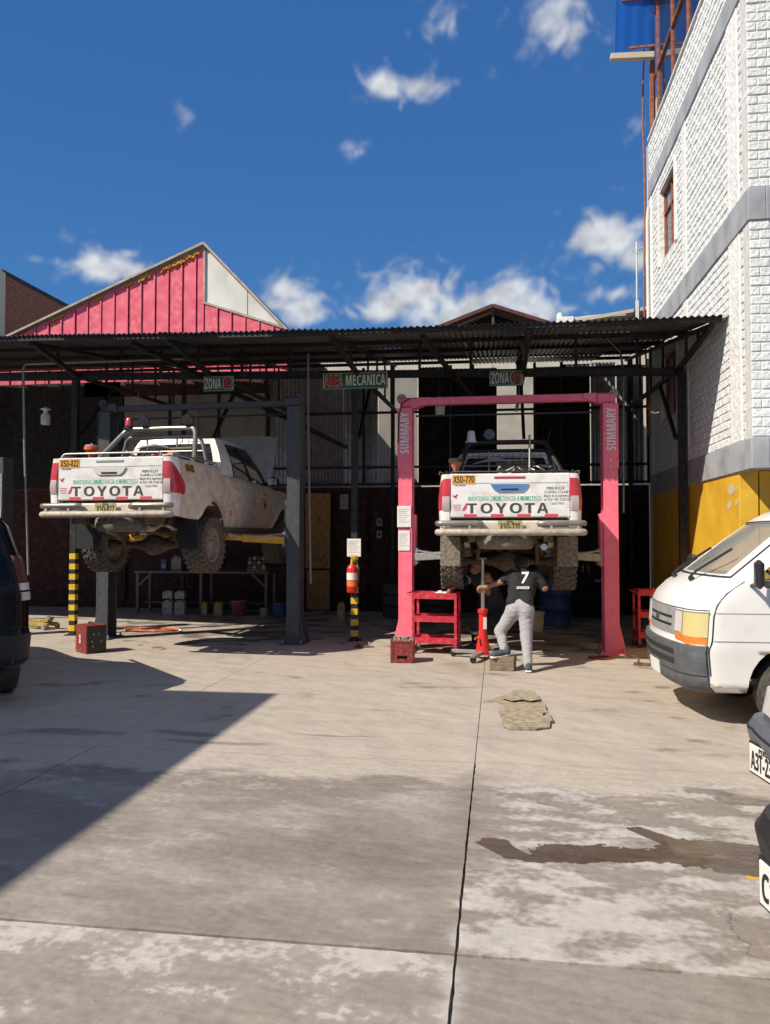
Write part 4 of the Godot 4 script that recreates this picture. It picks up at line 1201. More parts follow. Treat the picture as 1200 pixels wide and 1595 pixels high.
func make_truck(called: String, label: String, at: Vector3, yaw: float, one: bool) -> Node3D:
	var t := thing(called, label, "pickup truck", at, yaw, "white pickups raised on the lifts")
	var droop := -.15
	var R := .395
	var dust: Material = M.truck_dusty
	var body: Material = M.truck_white
	var side_m: Material = dust if one else dust
	for s in [-1, 1]:
		var bl := func(z: float): return .60 if z < -.8 else .60 + .05 * (z + .8) / .8
		side_panel(t, "bed_side", s, -.02, -1.585, bl, func(z: float): return 1.385, side_m)
		side_panel(t, "rear_door", s, -1.60, -2.70, func(z: float): return .50, func(z: float): return 1.275 - .07 * clampf((-z - 1.64) / 2.16, 0, 1), side_m)
		side_panel(t, "front_door", s, -2.708, -3.74, func(z: float): return .50, func(z: float): return 1.275 - .07 * clampf((-z - 1.64) / 2.16, 0, 1), side_m)
		side_panel(t, "front_fender", s, -3.748, -5.05, func(z: float): return .52, func(z: float): return 1.17 - .16 * smoothstep(-4.3, -5.05, z), side_m)
		bx("sill", Vector3(s * .80, .47, -2.7), Vector3(.12, .07, 2.0), M.underbody, t, .01)
		tb("side_step", [Vector3(s * .86, .40, -1.8), Vector3(s * .90, .38, -1.9), Vector3(s * .90, .38, -3.5), Vector3(s * .86, .40, -3.6)], .035, M.mud_steel, t, 8)
		# inner wheel housing
		for a in [AX_R, AX_F]:
			var mb := MB.new()
			var rows := []
			for k in 13:
				var an := PI * k / 12.0
				rows.append([Vector3(s * .86, .40 + sin(an) * .475, a + cos(an) * .475), Vector3(s * .50, .40 + sin(an) * .475, a + cos(an) * .475)])
			mb.grid(rows)
			part(mb, "wheel_housing", M.underbody, t)
		# lamps at the rear corners
		var prof := [Vector2(.757, .012), Vector2(.80, .012), Vector2(.845, .004), Vector2(.874, -.03), Vector2(.888, -.09), Vector2(.896, -.17), Vector2(.900, -.27)]
		var mk := func(called2: String, k0: int, k1: int, y0: float, y1: float, off: float, m: Material, taper: float):
			var mb := MB.new()
			var rows := []
			for k in range(k0, k1 + 1):
				var p: Vector2 = prof[k]
				var q := clampf((-p.y - .0) / .27, 0, 1)
				var row := []
				for j in 7:
					var y := lerpf(y0 + taper * q * .02, y1 - taper * q * .25, j / 6.0)
					var bulge := sin(PI * j / 6.0) * .012
					var nrm := Vector3(s * (.2 + .8 * q), 0, 1.0 - q * .95).normalized()
					row.append(Vector3(s * (p.x - .30 * pow(y - .95, 2) * .4), y, p.y) + nrm * (off + bulge))
				rows.append(row)
			mb.grid(rows, s < 0)
			for e in [0, rows.size() - 1]:
				var k2 := []
				for j in 7: k2.append([rows[e][j], rows[e][j] + Vector3(-s * .02, 0, -.03)])
				mb.grid(k2)
			for e in [0, 6]:
				var k3 := []
				for r in rows: k3.append([r[e], r[e] + Vector3(-s * .03, 0, -.02)])
				mb.grid(k3)
			return part(mb, called2, m, t)
		# corner post behind and under the lamp
		var cp: MeshInstance3D = mk.call("rear_corner", 0, 5, .64, 1.392, -.004, body, 0.0)
		mk.call("tail_lamp", 0, 6, .90, 1.335, .004, M.lamp_red, 1.0)
		mk.call("reverse_lamp", 0, 2, .93, 1.11, .0165, M.lamp_lens, 0.0)
		bx("reflector", Vector3(s * .877, .955, -.42), Vector3(.012, .04, .10), M.sticker_red, t, .002)
		# glasshouse
		green_patch(t, "rear_pillar", s, 0.0, .20, 0, 1, .004, body)
		green_patch(t, "roof_rail", s, .20, 1.0, .90, 1.0, .004, body)
		green_patch(t, "front_pillar", s, .935, 1.0, 0, .90, .004, body)
		green_patch(t, "middle_pillar", s, .52, .565, .0, .90, .002, M.plastic_black)
		green_patch(t, "rear_quarter_window", s, .20, .52, .0, .90, -.006, M.dark_glass)
		green_patch(t, "front_side_window", s, .565, .935, .0, .90, -.006, M.dark_glass)
		for q in [.2, .93]: green_patch(t, "window_trim", s, q - .012, q + .006, 0.0, .90, .006, M.plastic_black)
		# mirror
		var mb3 := MB.new()
		mb3.ball(Vector3(s * 1.0, 1.30, -3.42), Vector3(.10, .085, .06), 12, 8)
		var mi := part(mb3, "mirror", M.plastic_black, t)
		bx("mirror_glass", Vector3(s * 1.0, 1.30, -3.362), Vector3(.15, .115, .006), M.chrome, mi, .002)
		br("mirror_arm", Vector3(s * .82, 1.25, -3.46), Vector3(s * .93, 1.28, -3.44), .05, .05, M.plastic_black, mi)
		for q in [[-1.98, 1.06], [-3.02, 1.04]]:
			var h := br("door_handle", Vector3(s * (body_x(q[0], q[1]) + .018), q[1], q[0]), Vector3(s * (body_x(q[0], q[1]) + .018), q[1] - .004, q[0] - .19), .025, .035, body, t, .008)
	# rear glass, roof, windscreen, bonnet
	var span := func(called2: String, sA: float, t0: float, t1: float, off: Vector3, w0: float, m: Material):
		var mb := MB.new()
		var rows := []
		for j in 7:
			var tt := lerpf(t0, t1, j / 6.0)
			var l := green(-1, sA, tt)
			var r := green(1, sA, tt)
			var row := []
			for k in 13:
				var f := lerpf(.5 - w0 / 2, .5 + w0 / 2, k / 12.0)
				var bow := .10 * (1.0 - pow(2 * f - 1, 2)) * (1.0 if sA < .5 else -1.0) * (.5 if sA < .5 else 1.0)
				row.append(l.lerp(r, f) + off + Vector3(0, 0, bow))
			rows.append(row)
		mb.grid(rows, sA > .5)
		return part(mb, called2, m, t)
	span.call("rear_window", 0.0, .10, .86, Vector3.ZERO, .86, M.dark_glass)
	span.call("cab_back", 0.0, .86, 1.0, Vector3.ZERO, 1.0, body)
	span.call("cab_back", 0.0, -.02, .10, Vector3.ZERO, 1.0, body)
	for e in [-1, 1]:
		var mbp := MB.new()
		var rows := []
		for j in 7:
			var tt := lerpf(.10, .86, j / 6.0)
			var l := green(-e, 0.0, tt)
			var r := green(e, 0.0, tt)
			rows.append([l.lerp(r, .93) + Vector3(0, 0, .05 * (1.0 - .74)), r])
		mbp.grid(rows, e > 0)
		part(mbp, "rear_window_frame", body, t)
	span.call("windscreen", 1.0, .02, .97, Vector3.ZERO, .97, M.dark_glass)
	span.call("windscreen_header", 1.0, .95, 1.0, Vector3(0, 0, -.004), 1.0, body)
	var rf := MB.new()
	var rr := []
	for i in 11:
		var sft := i / 10.0
		var l := green(-1, sft, 1.0)
		var r := green(1, sft, 1.0)
		var row := []
		for k in 13:
			var f := k / 12.0
			var c := 1.0 - pow(2 * f - 1, 2)
			var bowz := (.05 * c if i == 0 else (-.10 * c if i == 10 else lerpf(.05, -.10, sft) * c))
			row.append(l.lerp(r, f) + Vector3(0, .045 * pow(maxf(c, 0.0), .6) * sin(PI * clampf(.12 + sft * .8, 0, 1)) + .012 * c, bowz))
		rr.append(row)
	rf.grid(rr)
	part(rf, "roof", body, t)
	# bonnet: raised on the first truck
	var bn := Node3D.new()
	var bmb := MB.new()
	var brow := []
	for i in 9:
		var f := i / 8.0
		var z := -1.28 * f
		var w := lerpf(.76, .66, f * f)
		var row := []
		for k in 15:
			var q := -1.0 + k / 7.0
			row.append(Vector3(w * q, .045 * (1.0 - q * q) - .15 * f * f + (-.03 if absf(q) > .99 else 0.0) + .02 * exp(-pow((absf(q) - .55) / .09, 2)), z))
		brow.append(row)
	bmb.grid(brow)
	var low := []
	for r in brow:
		var row := []
		for p in r: row.append(p - Vector3(0, .025, 0))
		low.append(row)
	bmb.grid(low, true)
	for e in [0, 8]:
		var k2 := []
		for k in 15: k2.append([brow[e][k], low[e][k]])
		bmb.grid(k2)
	var bo := part(bmb, "bonnet", body, t)
	bo.position = Vector3(0, 1.185, -3.80)
	if one: bo.rotation.x = deg_to_rad(60)
	bx("engine_block", Vector3(0, .82, -4.35), Vector3(.8, .4, .85), M.underbody, t, .04)
	bx("grille", Vector3(0, .86, -5.06), Vector3(1.3, .36, .08), M.plastic_black, t, .02)
	bx("front_bumper", Vector3(0, .60, -5.08), Vector3(1.66, .24, .18), dust, t, .05)
	for s in [-1, 1]: bx("headlamp", Vector3(s * .70, .92, -5.02), Vector3(.26, .17, .12), M.lamp_clear, t, .03)
	# load bed
	bx("bed_floor", Vector3(0, .80, -.82), Vector3(1.5, .05, 1.5), M.underbody, t)
	for s in [-1, 1]: bx("bed_inner_wall", Vector3(s * .79, 1.10, -.80), Vector3(.03, .58, 1.5), dust, t)
	bx("bed_front_wall", Vector3(0, 1.10, -1.56), Vector3(1.6, .58, .03), dust, t)
	bx("cab_back_lower", Vector3(0, .87, -1.63), Vector3(1.66, .72, .03), dust, t)
	bx("cab_floor", Vector3(0, .52, -2.75), Vector3(1.6, .06, 2.2), M.plastic_black, t)
	bx("dashboard", Vector3(0, 1.02, -3.62), Vector3(1.5, .28, .30), M.plastic_black, t, .05)
	for z in [-2.15, -3.0]:
		for s in [-.38, .38]:
			var se := bx("seat", Vector3(s, .95, z), Vector3(.5, .62, .16), M.rubber, t, .06)
			bx("headrest", Vector3(s, 1.40, z + .02), Vector3(.26, .18, .10), M.rubber, se, .04)
	# tailgate
	var tg := bx("tailgate", Vector3(0, 1.118, -.012), Vector3(1.496, .556, .055), body, t, .014)
	bx("fold_line", Vector3(0, 1.275, .0165), Vector3(1.44, .006, .004), M.grille_grey, tg)
	var hb := MB.new()
	hb.prism(PackedVector2Array([Vector2(-.245, 1.262), Vector2(.235, 1.262), Vector2(.195, 1.20), Vector2(.15, 1.168), Vector2(-.15, 1.168), Vector2(-.205, 1.20)]), Transform3D(Basis(), Vector3(0, 0, .034)), .03)
	var hd := part(hb, "handle", M.chrome if not one else M.lamp_clear, tg)
	bx("handle_slot", Vector3(0, 1.192, .036), Vector3(.22, .022, .006), M.plastic_black, hd)
	bx("brake_lamp", Vector3(.0, 1.345, .018), Vector3(.39, .026, .012), M.letter_red if not one else M.grille_grey, tg, .004)
	# writing and stickers on the tailgate
	var zt := .0165
	text("T", .125, M.letter_grey, tg, Vector3(-.475, .955, zt), Basis(), .125)
	text("O", .125, M.letter_grey, tg, Vector3(-.292, .955, zt), Basis(), .15)
	text("Y", .125, M.letter_grey, tg, Vector3(-.11, .955, zt), Basis(), .14)
	text("O", .125, M.letter_grey, tg, Vector3(.072, .955, zt), Basis(), .15)
	text("T", .125, M.letter_grey, tg, Vector3(.245, .955, zt), Basis(), .125)
	text("A", .125, M.letter_grey, tg, Vector3(.405, .955, zt), Basis(), .14)
	for k in 4: bx("reflective_strip", Vector3(-.495 + k * .335, .862, .018), Vector3(.16, .045, .004), M.sticker_red, tg)
	var os := bx("number_sticker", Vector3(-.575, 1.322, .018), Vector3(.285, .115, .004), M.sticker_orange, tg)
	text("X5D-822" if one else "X5D-770", .085, M.letter_black, os, Vector3(-.575, 1.322, .020), Basis(), .26)
	text("PERU MINERA", .018, M.letter_grey, tg, Vector3(-.62, 1.247, zt), Basis(), .14, false, .002)
	var gs := bx("warning_strip", Vector3(-.07, 1.083, .0172), Vector3(.92, .055, .003), M.plate_white, tg)
	text("MANTENGA SU DISTANCIA A 25 METROS", .05, M.sticker_green, gs, Vector3(-.07, 1.083, .0187), Basis(), .90, true, .002)
	for q in [[-.19, .035], [-.135, .03], [.15, .04], [.21, .045]]: bx("green_block", Vector3(q[0], 1.083, .0196), Vector3(q[1], .045, .002), M.sticker_green, gs)
	# small red emblems on the left
	for q in [[-.675, 1.115, .7], [-.69, 1.105, -.6]]:
		bx("red_emblem", Vector3(q[0], q[1], .0175), Vector3(.06, .018, .003), M.sticker_red, tg, 0, Basis(Vector3.BACK, q[2]))
	var fl := MB.new()
	fl.prism(PackedVector2Array([Vector2(-.60, .93), Vector2(-.545, 1.03), Vector2(-.535, .97), Vector2(-.57, .925)]), Transform3D(Basis(), Vector3(0, 0, .0185)), .003)
	part(fl, "red_emblem", M.sticker_red, tg)
	for k in 4: bx("emblem_line", Vector3(-.66, 1.0 - k * .022, .0172), Vector3(.10 - .01 * k, .006, .002), M.sticker_red, tg)
	var lines := ["PERU A.S.I.F", "R Ladrillos y Cia 648 E", "Mayor de la experiencia", "el 950 740 1020 00", "Cusco Peru"]
	for k in 5: text(lines[k], .034, M.letter_grey, tg, Vector3(.585 - (.0 if k else .02), 1.205 - k * .047, zt), Basis(), [.22, .31, .32, .32, .17][k], k == 0, .002)
	if one:
		var bxs := body_x(-.5, 1.28)
		bx("number_sticker", Vector3(bxs + .003, 1.28, -.50), Vector3(.004, .115, .28), M.sticker_orange, t, 0, Basis(Vector3.BACK, .21))
		text("X5D-822", .085, M.letter_black, t, Vector3(bxs + .0065, 1.28, -.50), Basis(Vector3.UP, PI / 2) * Basis(Vector3.RIGHT, -.21), .25)
		for q in [[.90, .70, -1.86], [.90, .74, -1.86]]: bx("door_sticker", Vector3(body_x(q[2], q[1]) + .003, q[1], q[2]), Vector3(.004, .02, .09), M.sticker_red, t)
		for q in [[.6, 0.05], [-.5, -.02], [1.3, .0]]: bx("door_emblem", Vector3(body_x(-3.3, .90) + .002, .90 + q[1], -3.3), Vector3(.005, .15, .03), M.old_red, t, 0, Basis(Vector3.RIGHT, q[0]))
		bx("door_emblem", Vector3(body_x(-3.3, 1.07) + .003, 1.07, -3.3), Vector3(.004, .018, .13), M.old_red, t)
	# bumper of two pipes with plate bracket
	tb("bumper_pipe", [Vector3(-.90, .655, .08), Vector3(-.89, .655, .12), Vector3(-.84, .655, .14), Vector3(.84, .655, .14), Vector3(.89, .655, .12), Vector3(.90, .655, .08)], .043, M.mud_steel, t, 12)
	for s in [-1, 1]:
		tb("bumper_pipe", [Vector3(s * .90, .765, .08), Vector3(s * .89, .765, .115), Vector3(s * .84, .765, .13), Vector3(s * .42, .765, .13), Vector3(s * .37, .762, .12), Vector3(s * .35, .755, .10)], .038, M.dusty_tube, t, 12)
		for x in [.5, .82]: br("bumper_bracket", Vector3(s * x, .67, .13), Vector3(s * x, .76, .13), .05, .03, M.mud_steel, t)
		bx("step_plate", Vector3(s * .62, .70, .06), Vector3(.5, .05, .14), M.truck_dusty, t, .01)
	bx("plate_panel", Vector3(0, .735, .04), Vector3(.80, .13, .05), M.truck_dusty, t, .02)
	bx("gap_shade_panel", Vector3(0, .80, -.10), Vector3(1.44, .16, .06), M.underbody, t)  # dark panel standing in for shade in the gap under the tailgate
	var np := bx("number_plate", Vector3(0, .725, .105), Vector3(.30, .15, .008), M.plate_yellow, t, .003)
	text("X5D-822" if one else "X5D-770", .085, M.letter_black, np, Vector3(0, .722, .110), Basis(), .25, true, .002)
	text("PERU", .026, M.letter_black, np, Vector3(0, .782, .110), Basis(), .08, true, .002)
	tb("tow_hitch", [Vector3(0, .60, .10), Vector3(0, .60, -.25)], .03, M.underbody, t, 8)
	# underside
	for s in [-1, 1]:
		bx("chassis_rail", Vector3(s * .48, .60, -2.4), Vector3(.09, .14, 4.9), M.underbody, t, .01)
		for k in 4:
			var pts := []
			var hl := .72 - k * .13
			var n := 9
			var rowa := []
			for i in n:
				var f := -1.0 + 2.0 * i / (n - 1)
				rowa.append(Vector3(s * .55, .42 - k * .016 + .10 * f * f * (1.0 if k == 0 else .8), AX_R + f * hl))
			var mb := MB.new()
			for i in n - 1: mb.bar(rowa[i], rowa[i + 1], .07, .010)
			part(mb, "leaf_spring", M.mud_steel, t)
		tb("shackle", [Vector3(s * .55, .52, AX_R + .72), Vector3(s * .55, .60, AX_R + .66)], .022, M.underbody, t, 6)
		tb("damper", [Vector3(s * .42, .22, AX_R + .10), Vector3(s * .40, .42, AX_R + .22), Vector3(s * .38, .70, AX_R + .34)], [.03, .03, .022], M.underbody, t, 8)
		var flp := bx("mud_flap", Vector3(s * .775, .40, -.655), Vector3(.27, .40, .018), M.mud_rubber if not one else M.plastic_black, t, .004)
		add_wheel(t, Vector3(s * .765, .40 + droop, AX_R), s, R, .29, true, M.dusty_rim, "truck")
		add_wheel(t, Vector3(s * .765, .40 + droop + .03, AX_F), s, R, .29, true, M.dusty_rim, "truck")
		tb("drive_shaft", [Vector3(s * .2, .36, AX_F), Vector3(s * .66, .29, AX_F)], .03, M.underbody, t, 8)
		br("control_arm", Vector3(s * .30, .42, AX_F + .05), Vector3(s * .66, .26, AX_F), .16, .04, M.underbody, t)
	var axm := MB.new()
	axm.lathe([Vector2(.001, -.70), Vector2(.075, -.69), Vector2(.07, -.60), Vector2(.042, -.52), Vector2(.045, -.32), Vector2(.07, -.20), Vector2(.125, -.09), Vector2(.145, 0), Vector2(.125, .09), Vector2(.07, .20), Vector2(.045, .32), Vector2(.042, .52), Vector2(.07, .60), Vector2(.075, .69), Vector2(.001, .70)], 20, Transform3D(Basis(Vector3.BACK, -PI / 2), Vector3(0, .40 + droop, AX_R)))
	axm.ball(Vector3(0, .40 + droop, AX_R + .06), Vector3(.15, .15, .12), 16, 10)
	part(axm, "rear_axle", M.underbody, t)
	tb("prop_shaft", [Vector3(0, .27, AX_R - .12), Vector3(0, .48, -2.6)], .04, M.underbody, t, 10)
	var sp := MB.new()
	sp.lathe([Vector2(.001, -.02), Vector2(.20, -.03), Vector2(.24, -.115), Vector2(.33, -.11), Vector2(.375, -.05), Vector2(.375, .05), Vector2(.33, .11), Vector2(.001, .11)], 28, Transform3D(Basis(), Vector3(-.04, .55, -.42)))
	part(sp, "spare_wheel", M.mud_rubber, t)
	bx("fuel_tank", Vector3(-.22, .52, -2.2), Vector3(.42, .26, 1.1), M.underbody, t, .05)
	bx("gearbox", Vector3(0, .50, -3.3), Vector3(.4, .3, 1.0), M.underbody, t, .08)
	tb("exhaust_pipe", [Vector3(.42, .47, -.02), Vector3(.42, .47, -.35), Vector3(.40, .62, -.8), Vector3(.36, .66, -1.3), Vector3(.34, .45, -1.9), Vector3(.30, .42, -3.0)], .036, M.mud_steel, t, 10)
	tb("exhaust_tip", [Vector3(.42, .47, .02), Vector3(.42, .47, -.12)], .042, M.brushed, t, 12)
	for z in [-.3, -1.75, -3.0]: bx("cross_member", Vector3(0, .62, z), Vector3(.9, .09, .09), M.underbody, t)
	# roll bar and rack in the bed
	var rb: Material = M.dull_tube if one else M.plastic_black
	tb("roll_bar", [Vector3(-.76, 1.39, -.80), Vector3(-.74, 1.46, -.90), Vector3(-.58, 1.86, -1.27), Vector3(-.53, 1.935, -1.32), Vector3(-.45, 1.95, -1.33), Vector3(.45, 1.95, -1.33), Vector3(.53, 1.935, -1.32), Vector3(.58, 1.86, -1.27), Vector3(.74, 1.46, -.90), Vector3(.76, 1.39, -.80)], .036, rb, t, 10)
	tb("roll_bar", [Vector3(-.70, 1.39, -1.42), Vector3(-.60, 1.78, -1.43), Vector3(-.54, 1.84, -1.43), Vector3(.54, 1.84, -1.43), Vector3(.60, 1.78, -1.43), Vector3(.70, 1.39, -1.42)], .026, rb, t, 8)
	tb("rack_bar", [Vector3(-.64, 1.62, -1.42), Vector3(.64, 1.62, -1.42)], .016, M.dull_tube, t, 6)
	for x in [-.25, .22]: tb("rack_bar", [Vector3(x, 1.39, -1.42), Vector3(x, 1.84, -1.42)], .014, M.dull_tube, t, 6)
	var grid_mb := MB.new()
	for k in 13: grid_mb.tube([Vector3(-.60 + k * .1, 1.40, -1.45), Vector3(-.60 + k * .1 * .97 + .018, 1.80, -1.45)], .004, 4, false)
	for k in 7: grid_mb.tube([Vector3(-.66 + k * .012, 1.43 + k * .055, -1.447), Vector3(.66 - k * .012, 1.43 + k * .055, -1.447)], .004, 4, false)
	part(grid_mb, "window_grille", M.black_steel, t)
	tb("bed_rail", [Vector3(-.70, 1.40, .0), Vector3(-.69, 1.445, -.03), Vector3(-.66, 1.455, -.04), Vector3(.66, 1.455, -.04), Vector3(.69, 1.445, -.03), Vector3(.70, 1.40, .0)] if one else [Vector3(-.74, 1.40, -.06), Vector3(-.72, 1.425, -.06), Vector3(.72, 1.425, -.06), Vector3(.74, 1.40, -.06)], .014, rb, t, 8)
	for s in [-1, 1]: tb("bed_rail", [Vector3(s * .80, 1.40, -.12), Vector3(s * .80, 1.44, -.16), Vector3(s * .80, 1.44, -1.45), Vector3(s * .80, 1.40, -1.5)], .016, rb, t, 8)
	# lamps on the roll bar
	var lamp := func(x: float):
		var mb := MB.new()
		mb.lathe([Vector2(.001, -.05), Vector2(.05, -.045), Vector2(.082, -.01), Vector2(.088, .03), Vector2(.075, .045), Vector2(.001, .05)], 16, Transform3D(Basis(Vector3.RIGHT, PI / 2), Vector3(x, 2.06, -1.31)))
		mb.bar(Vector3(x, 1.94, -1.33), Vector3(x, 1.98, -1.32), .04, .03)
		part(mb, "work_lamp", M.lamp_shell, t)
	lamp.call(-.24)
	if one: lamp.call(.44)
	var bp := MB.new()
	bp.lathe([Vector2(.001, 1.95), Vector2(.085, 1.95), Vector2(.085, 1.97), Vector2(.065, 1.98), Vector2(.065, 2.0), Vector2(.001, 2.0)], 16, Transform3D(Basis(), Vector3(-.50, .0, -1.33)))
	var bcn := part(bp, "beacon", M.plastic_black if one else M.white_plastic, t)
	lt("lens", [Vector2(.06, 2.0), Vector2(.062, 2.02), Vector2(.052, 2.10), Vector2(.04, 2.12), Vector2(.001, 2.125)], 16, M.lamp_red if one else M.white_plastic, bcn, Transform3D(Basis(), Vector3(-.50, .0, -1.33)))
	tb("aerial", [Vector3(.58, 1.89, -1.30), Vector3(.585, 2.2, -1.30)] if one else [Vector3(.56, 1.9, -1.30), Vector3(.60, 2.05, -1.30), Vector3(.63, 2.12, -1.30), Vector3(.66, 2.10, -1.30)], .007, M.plastic_black, t, 5)
	if one: tb("aerial", [Vector3(-.35, 1.9, -1.35), Vector3(-.37, 2.5, -1.36)], .006, M.plastic_black, t, 5)
	else:
		tb("jack_handle", [Vector3(.30, 1.30, -.9), Vector3(.31, 1.75, -1.05), Vector3(.315, 2.02, -1.1)], .016, M.dull_tube, t, 6)
		tb("aerial", [Vector3(-.80, 1.9, -1.2), Vector3(-.80, 2.55, -1.2)], .006, M.plastic_black, t, 4)
		tb("aerial_bracket", [Vector3(-.80, 1.40, -1.2), Vector3(-.80, 1.92, -1.2)], .012, M.plastic_black, t, 5)
		for s in [-1, 1]: tb("tie_hook", [Vector3(s * .82, 1.39, -.35), Vector3(s * .86, 1.44, -.35), Vector3(s * .90, 1.45, -.35), Vector3(s * .90, 1.41, -.33)], .014, M.plastic_black, t, 6)
	return t
func make_trucks():
	var a := make_truck("pickup_truck", "white pickup with raised bonnet on the black lift, red beacon on its roll bar", Vector3(-4.95, 1.27, -9.33), deg_to_rad(-3.0), true)
	var b := make_truck("pickup_truck", "dusty white pickup on the red lift seen square from behind, white beacon", Vector3(.155, 1.04, -9.82), deg_to_rad(1.0), false)
	# loose things on the trucks, each standing on the bed
	for q in [[a, -.62, "red funnel stuck on the bed corner of the left pickup", M.orange_red], [b, -.68, "orange funnel stuck on the bed corner of the right pickup", M.hose_orange]]:
		var tr: Node3D = q[0]
		var f := thing("funnel", q[2], "funnel", tr.transform * Vector3(q[1], 1.405, -.55 if tr == a else -.2), 0.0, "funnels on the pickups")
		var mb := MB.new()
		mb.lathe([Vector2(.012, -.02), Vector2(.016, .0), Vector2(.022, .03), Vector2(.085, .16), Vector2(.08, .16), Vector2(.018, .035)], 18)
		part(mb, "cone", q[3], f)
		lt("rim", [Vector2(.08, .158), Vector2(.10, .158), Vector2(.10, .20), Vector2(.09, .205), Vector2(.08, .2)], 18, M.rubber if tr == b else q[3], f)
		if tr == a: lt("cap", [Vector2(.001, .2), Vector2(.09, .2), Vector2(.085, .225), Vector2(.02, .235), Vector2(.001, .255)], 16, M.grille_grey, f)
	for q in [[a, 0.0, "pickaxe lying across the rack of the left pickup"], [b, -.1, "pickaxe lying across the rack of the right pickup"]]:
		var tr: Node3D = q[0]
		var p := thing("pickaxe", q[2], "pickaxe", tr.transform * Vector3(q[1], 1.655, -1.30), 0.0, "tools in the pickup beds")
		tb("handle", [Vector3(-.05, -.02, .02), Vector3(.5, 0, 0)], .02, M.wood, p, 8)
		tb("head", [Vector3(-.38, -.02, .05), Vector3(-.2, .025, .05), Vector3(-.05, .04, .05), Vector3(.06, .03, .05), Vector3(.16, .0, .05)], [.004, .02, .035, .022, .01], M.grille_grey, p, 8)
	for q in [[a, .15, "tangled straps and clamps in the left pickup bed", M.sticker_red], [b, .28, "clamps and cables in the right pickup bed", M.dull_tube]]:
		var tr: Node3D = q[0]
		var p := thing("clamp_set", q[2], "clamps", tr.transform * Vector3(q[1], 1.40, -.75), 0.0, "tools in the pickup beds")
		var rng := RandomNumberGenerator.new()
		rng.seed = 5 if tr == a else 6
		for k in 5:
			var pts := []
			var o := Vector3(rng.randf_range(-.3, .3), .03, rng.randf_range(-.3, .2))
			for j in 9: pts.append(o + Vector3(sin(j * .9 + k) * .12, .06 + .05 * sin(j * 1.3 + k * 2.0), cos(j * .8 + k * 1.7) * .10))
			tb("strap", pts, .014, [M.rubber, M.dull_tube, q[3], M.rubber, M.milky_plastic][k], p, 6)
		bx("crate", Vector3(.05, -.25, -.1), Vector3(.7, .5, .5), M.plastic_black, p, .02)
		if tr == a:
			br("board", Vector3(-.2, .05, -.1), Vector3(.38, .12, -.05), .12, .02, M.milky_plastic, p)
			br("board", Vector3(.1, .03, .2), Vector3(.42, .05, .1), .1, .02, M.sticker_red, p)

# ------------------------------------------------------------------ lofted car bodies; origin at the front centre on the ground, front faces -z, body runs to +z
# level: [y, front z, rear z, half width, front corner radius, rear corner radius, front bow]
func car_level(lv: Array, y: float) -> Array:
	if y <= lv[0][0]: return lv[0]
	for i in lv.size() - 1:
		if y <= lv[i + 1][0]:
			var t: float = (y - lv[i][0]) / maxf(1e-5, lv[i + 1][0] - lv[i][0])
			var r := []
			for k in 7: r.append(lerpf(lv[i][k], lv[i + 1][k], t))
			return r
	return lv[lv.size() - 1]
func car_pt(l: Array, u: float, off := 0.0) -> Vector3:   # u in [-.5, .5]: 0 front centre, .06 corner starts, .14 side, .36 rear corner, .44 back, .5 rear centre
	var s := 1.0 if u >= 0 else -1.0
	var a := absf(u)
	var w: float = l[3] + off
	var zf: float = l[1] - off
	var zr: float = l[2] + off
	var rf: float = minf(l[4], w * .9)
	var rr: float = minf(l[5], w * .9)
	var bow: float = l[6]
	var p := Vector3(0, l[0], 0)
	if a < .06:
		p.x = (w - rf) * a / .06
		p.z = zf + bow * pow(p.x / w, 2)
	elif a < .14:
		var t := (a - .06) / .08 * PI / 2
		var zb: float = zf + bow * pow((w - rf) / w, 2)
		p.x = w - rf + rf * sin(t)
		p.z = zb + rf * (1 - cos(t)) * 1.1
	elif a < .36:
		var z0: float = zf + bow * pow((w - rf) / w, 2) + rf * 1.1
		p.x = w
		p.z = lerpf(z0, zr - rr, (a - .14) / .22)
	elif a < .44:
		var t2 := (a - .36) / .08 * PI / 2
		p.x = w - rr + rr * cos(t2)
		p.z = zr - rr + rr * sin(t2)
	else:
		p.x = (w - rr) * (.5 - a) / .06
		p.z = zr
	p.x *= s
	return p
func car_us() -> Array:
	var us := []
	for k in 5: us.append(.06 * k / 5.0)
	for k in 7: us.append(.06 + .08 * k / 7.0)
	for k in 40: us.append(.14 + .22 * k / 40.0)
	for k in 7: us.append(.36 + .08 * k / 7.0)
	for k in 5: us.append(.44 + .06 * k / 5.0)
	var all := []
	for v in us: all.append(v)
	all.append(.5)
	for i in range(us.size() - 1, 0, -1): all.append(-us[i])
	return all
func car_mesh(lv: Array, off: float, m: Material, ys: Array) -> ArrayMesh:   # closed
	var mb := MB.new()
	var rows := []
	var us := car_us()
	for y in ys:
		var l := car_level(lv, y)
		var row := []
		for u in us: row.append(car_pt(l, u, off))
		rows.append(row)
	mb.grid(rows, true, true)
	for e in [0, rows.size() - 1]:
		var c := Vector3.ZERO
		for p in rows[e]: c += p / rows[e].size()
		var n: int = rows[e].size()
		for k in n:
			if e == 0: mb.tri(c, rows[e][k], rows[e][(k + 1) % n])
			else: mb.tri(c, rows[e][(k + 1) % n], rows[e][k])
	return mb.done(m)
func level_ys(lv: Array, lo := -1.0, hi := 99.0) -> Array:
	var ys := []
	for i in lv.size() - 1:
		var n := maxi(1, int((lv[i + 1][0] - lv[i][0]) / .035))
		for k in n:
			var y := lerpf(lv[i][0], lv[i + 1][0], k / float(n))
			if y >= lo and y <= hi: ys.append(y)
	if lv[lv.size() - 1][0] <= hi: ys.append(lv[lv.size() - 1][0])
	return ys
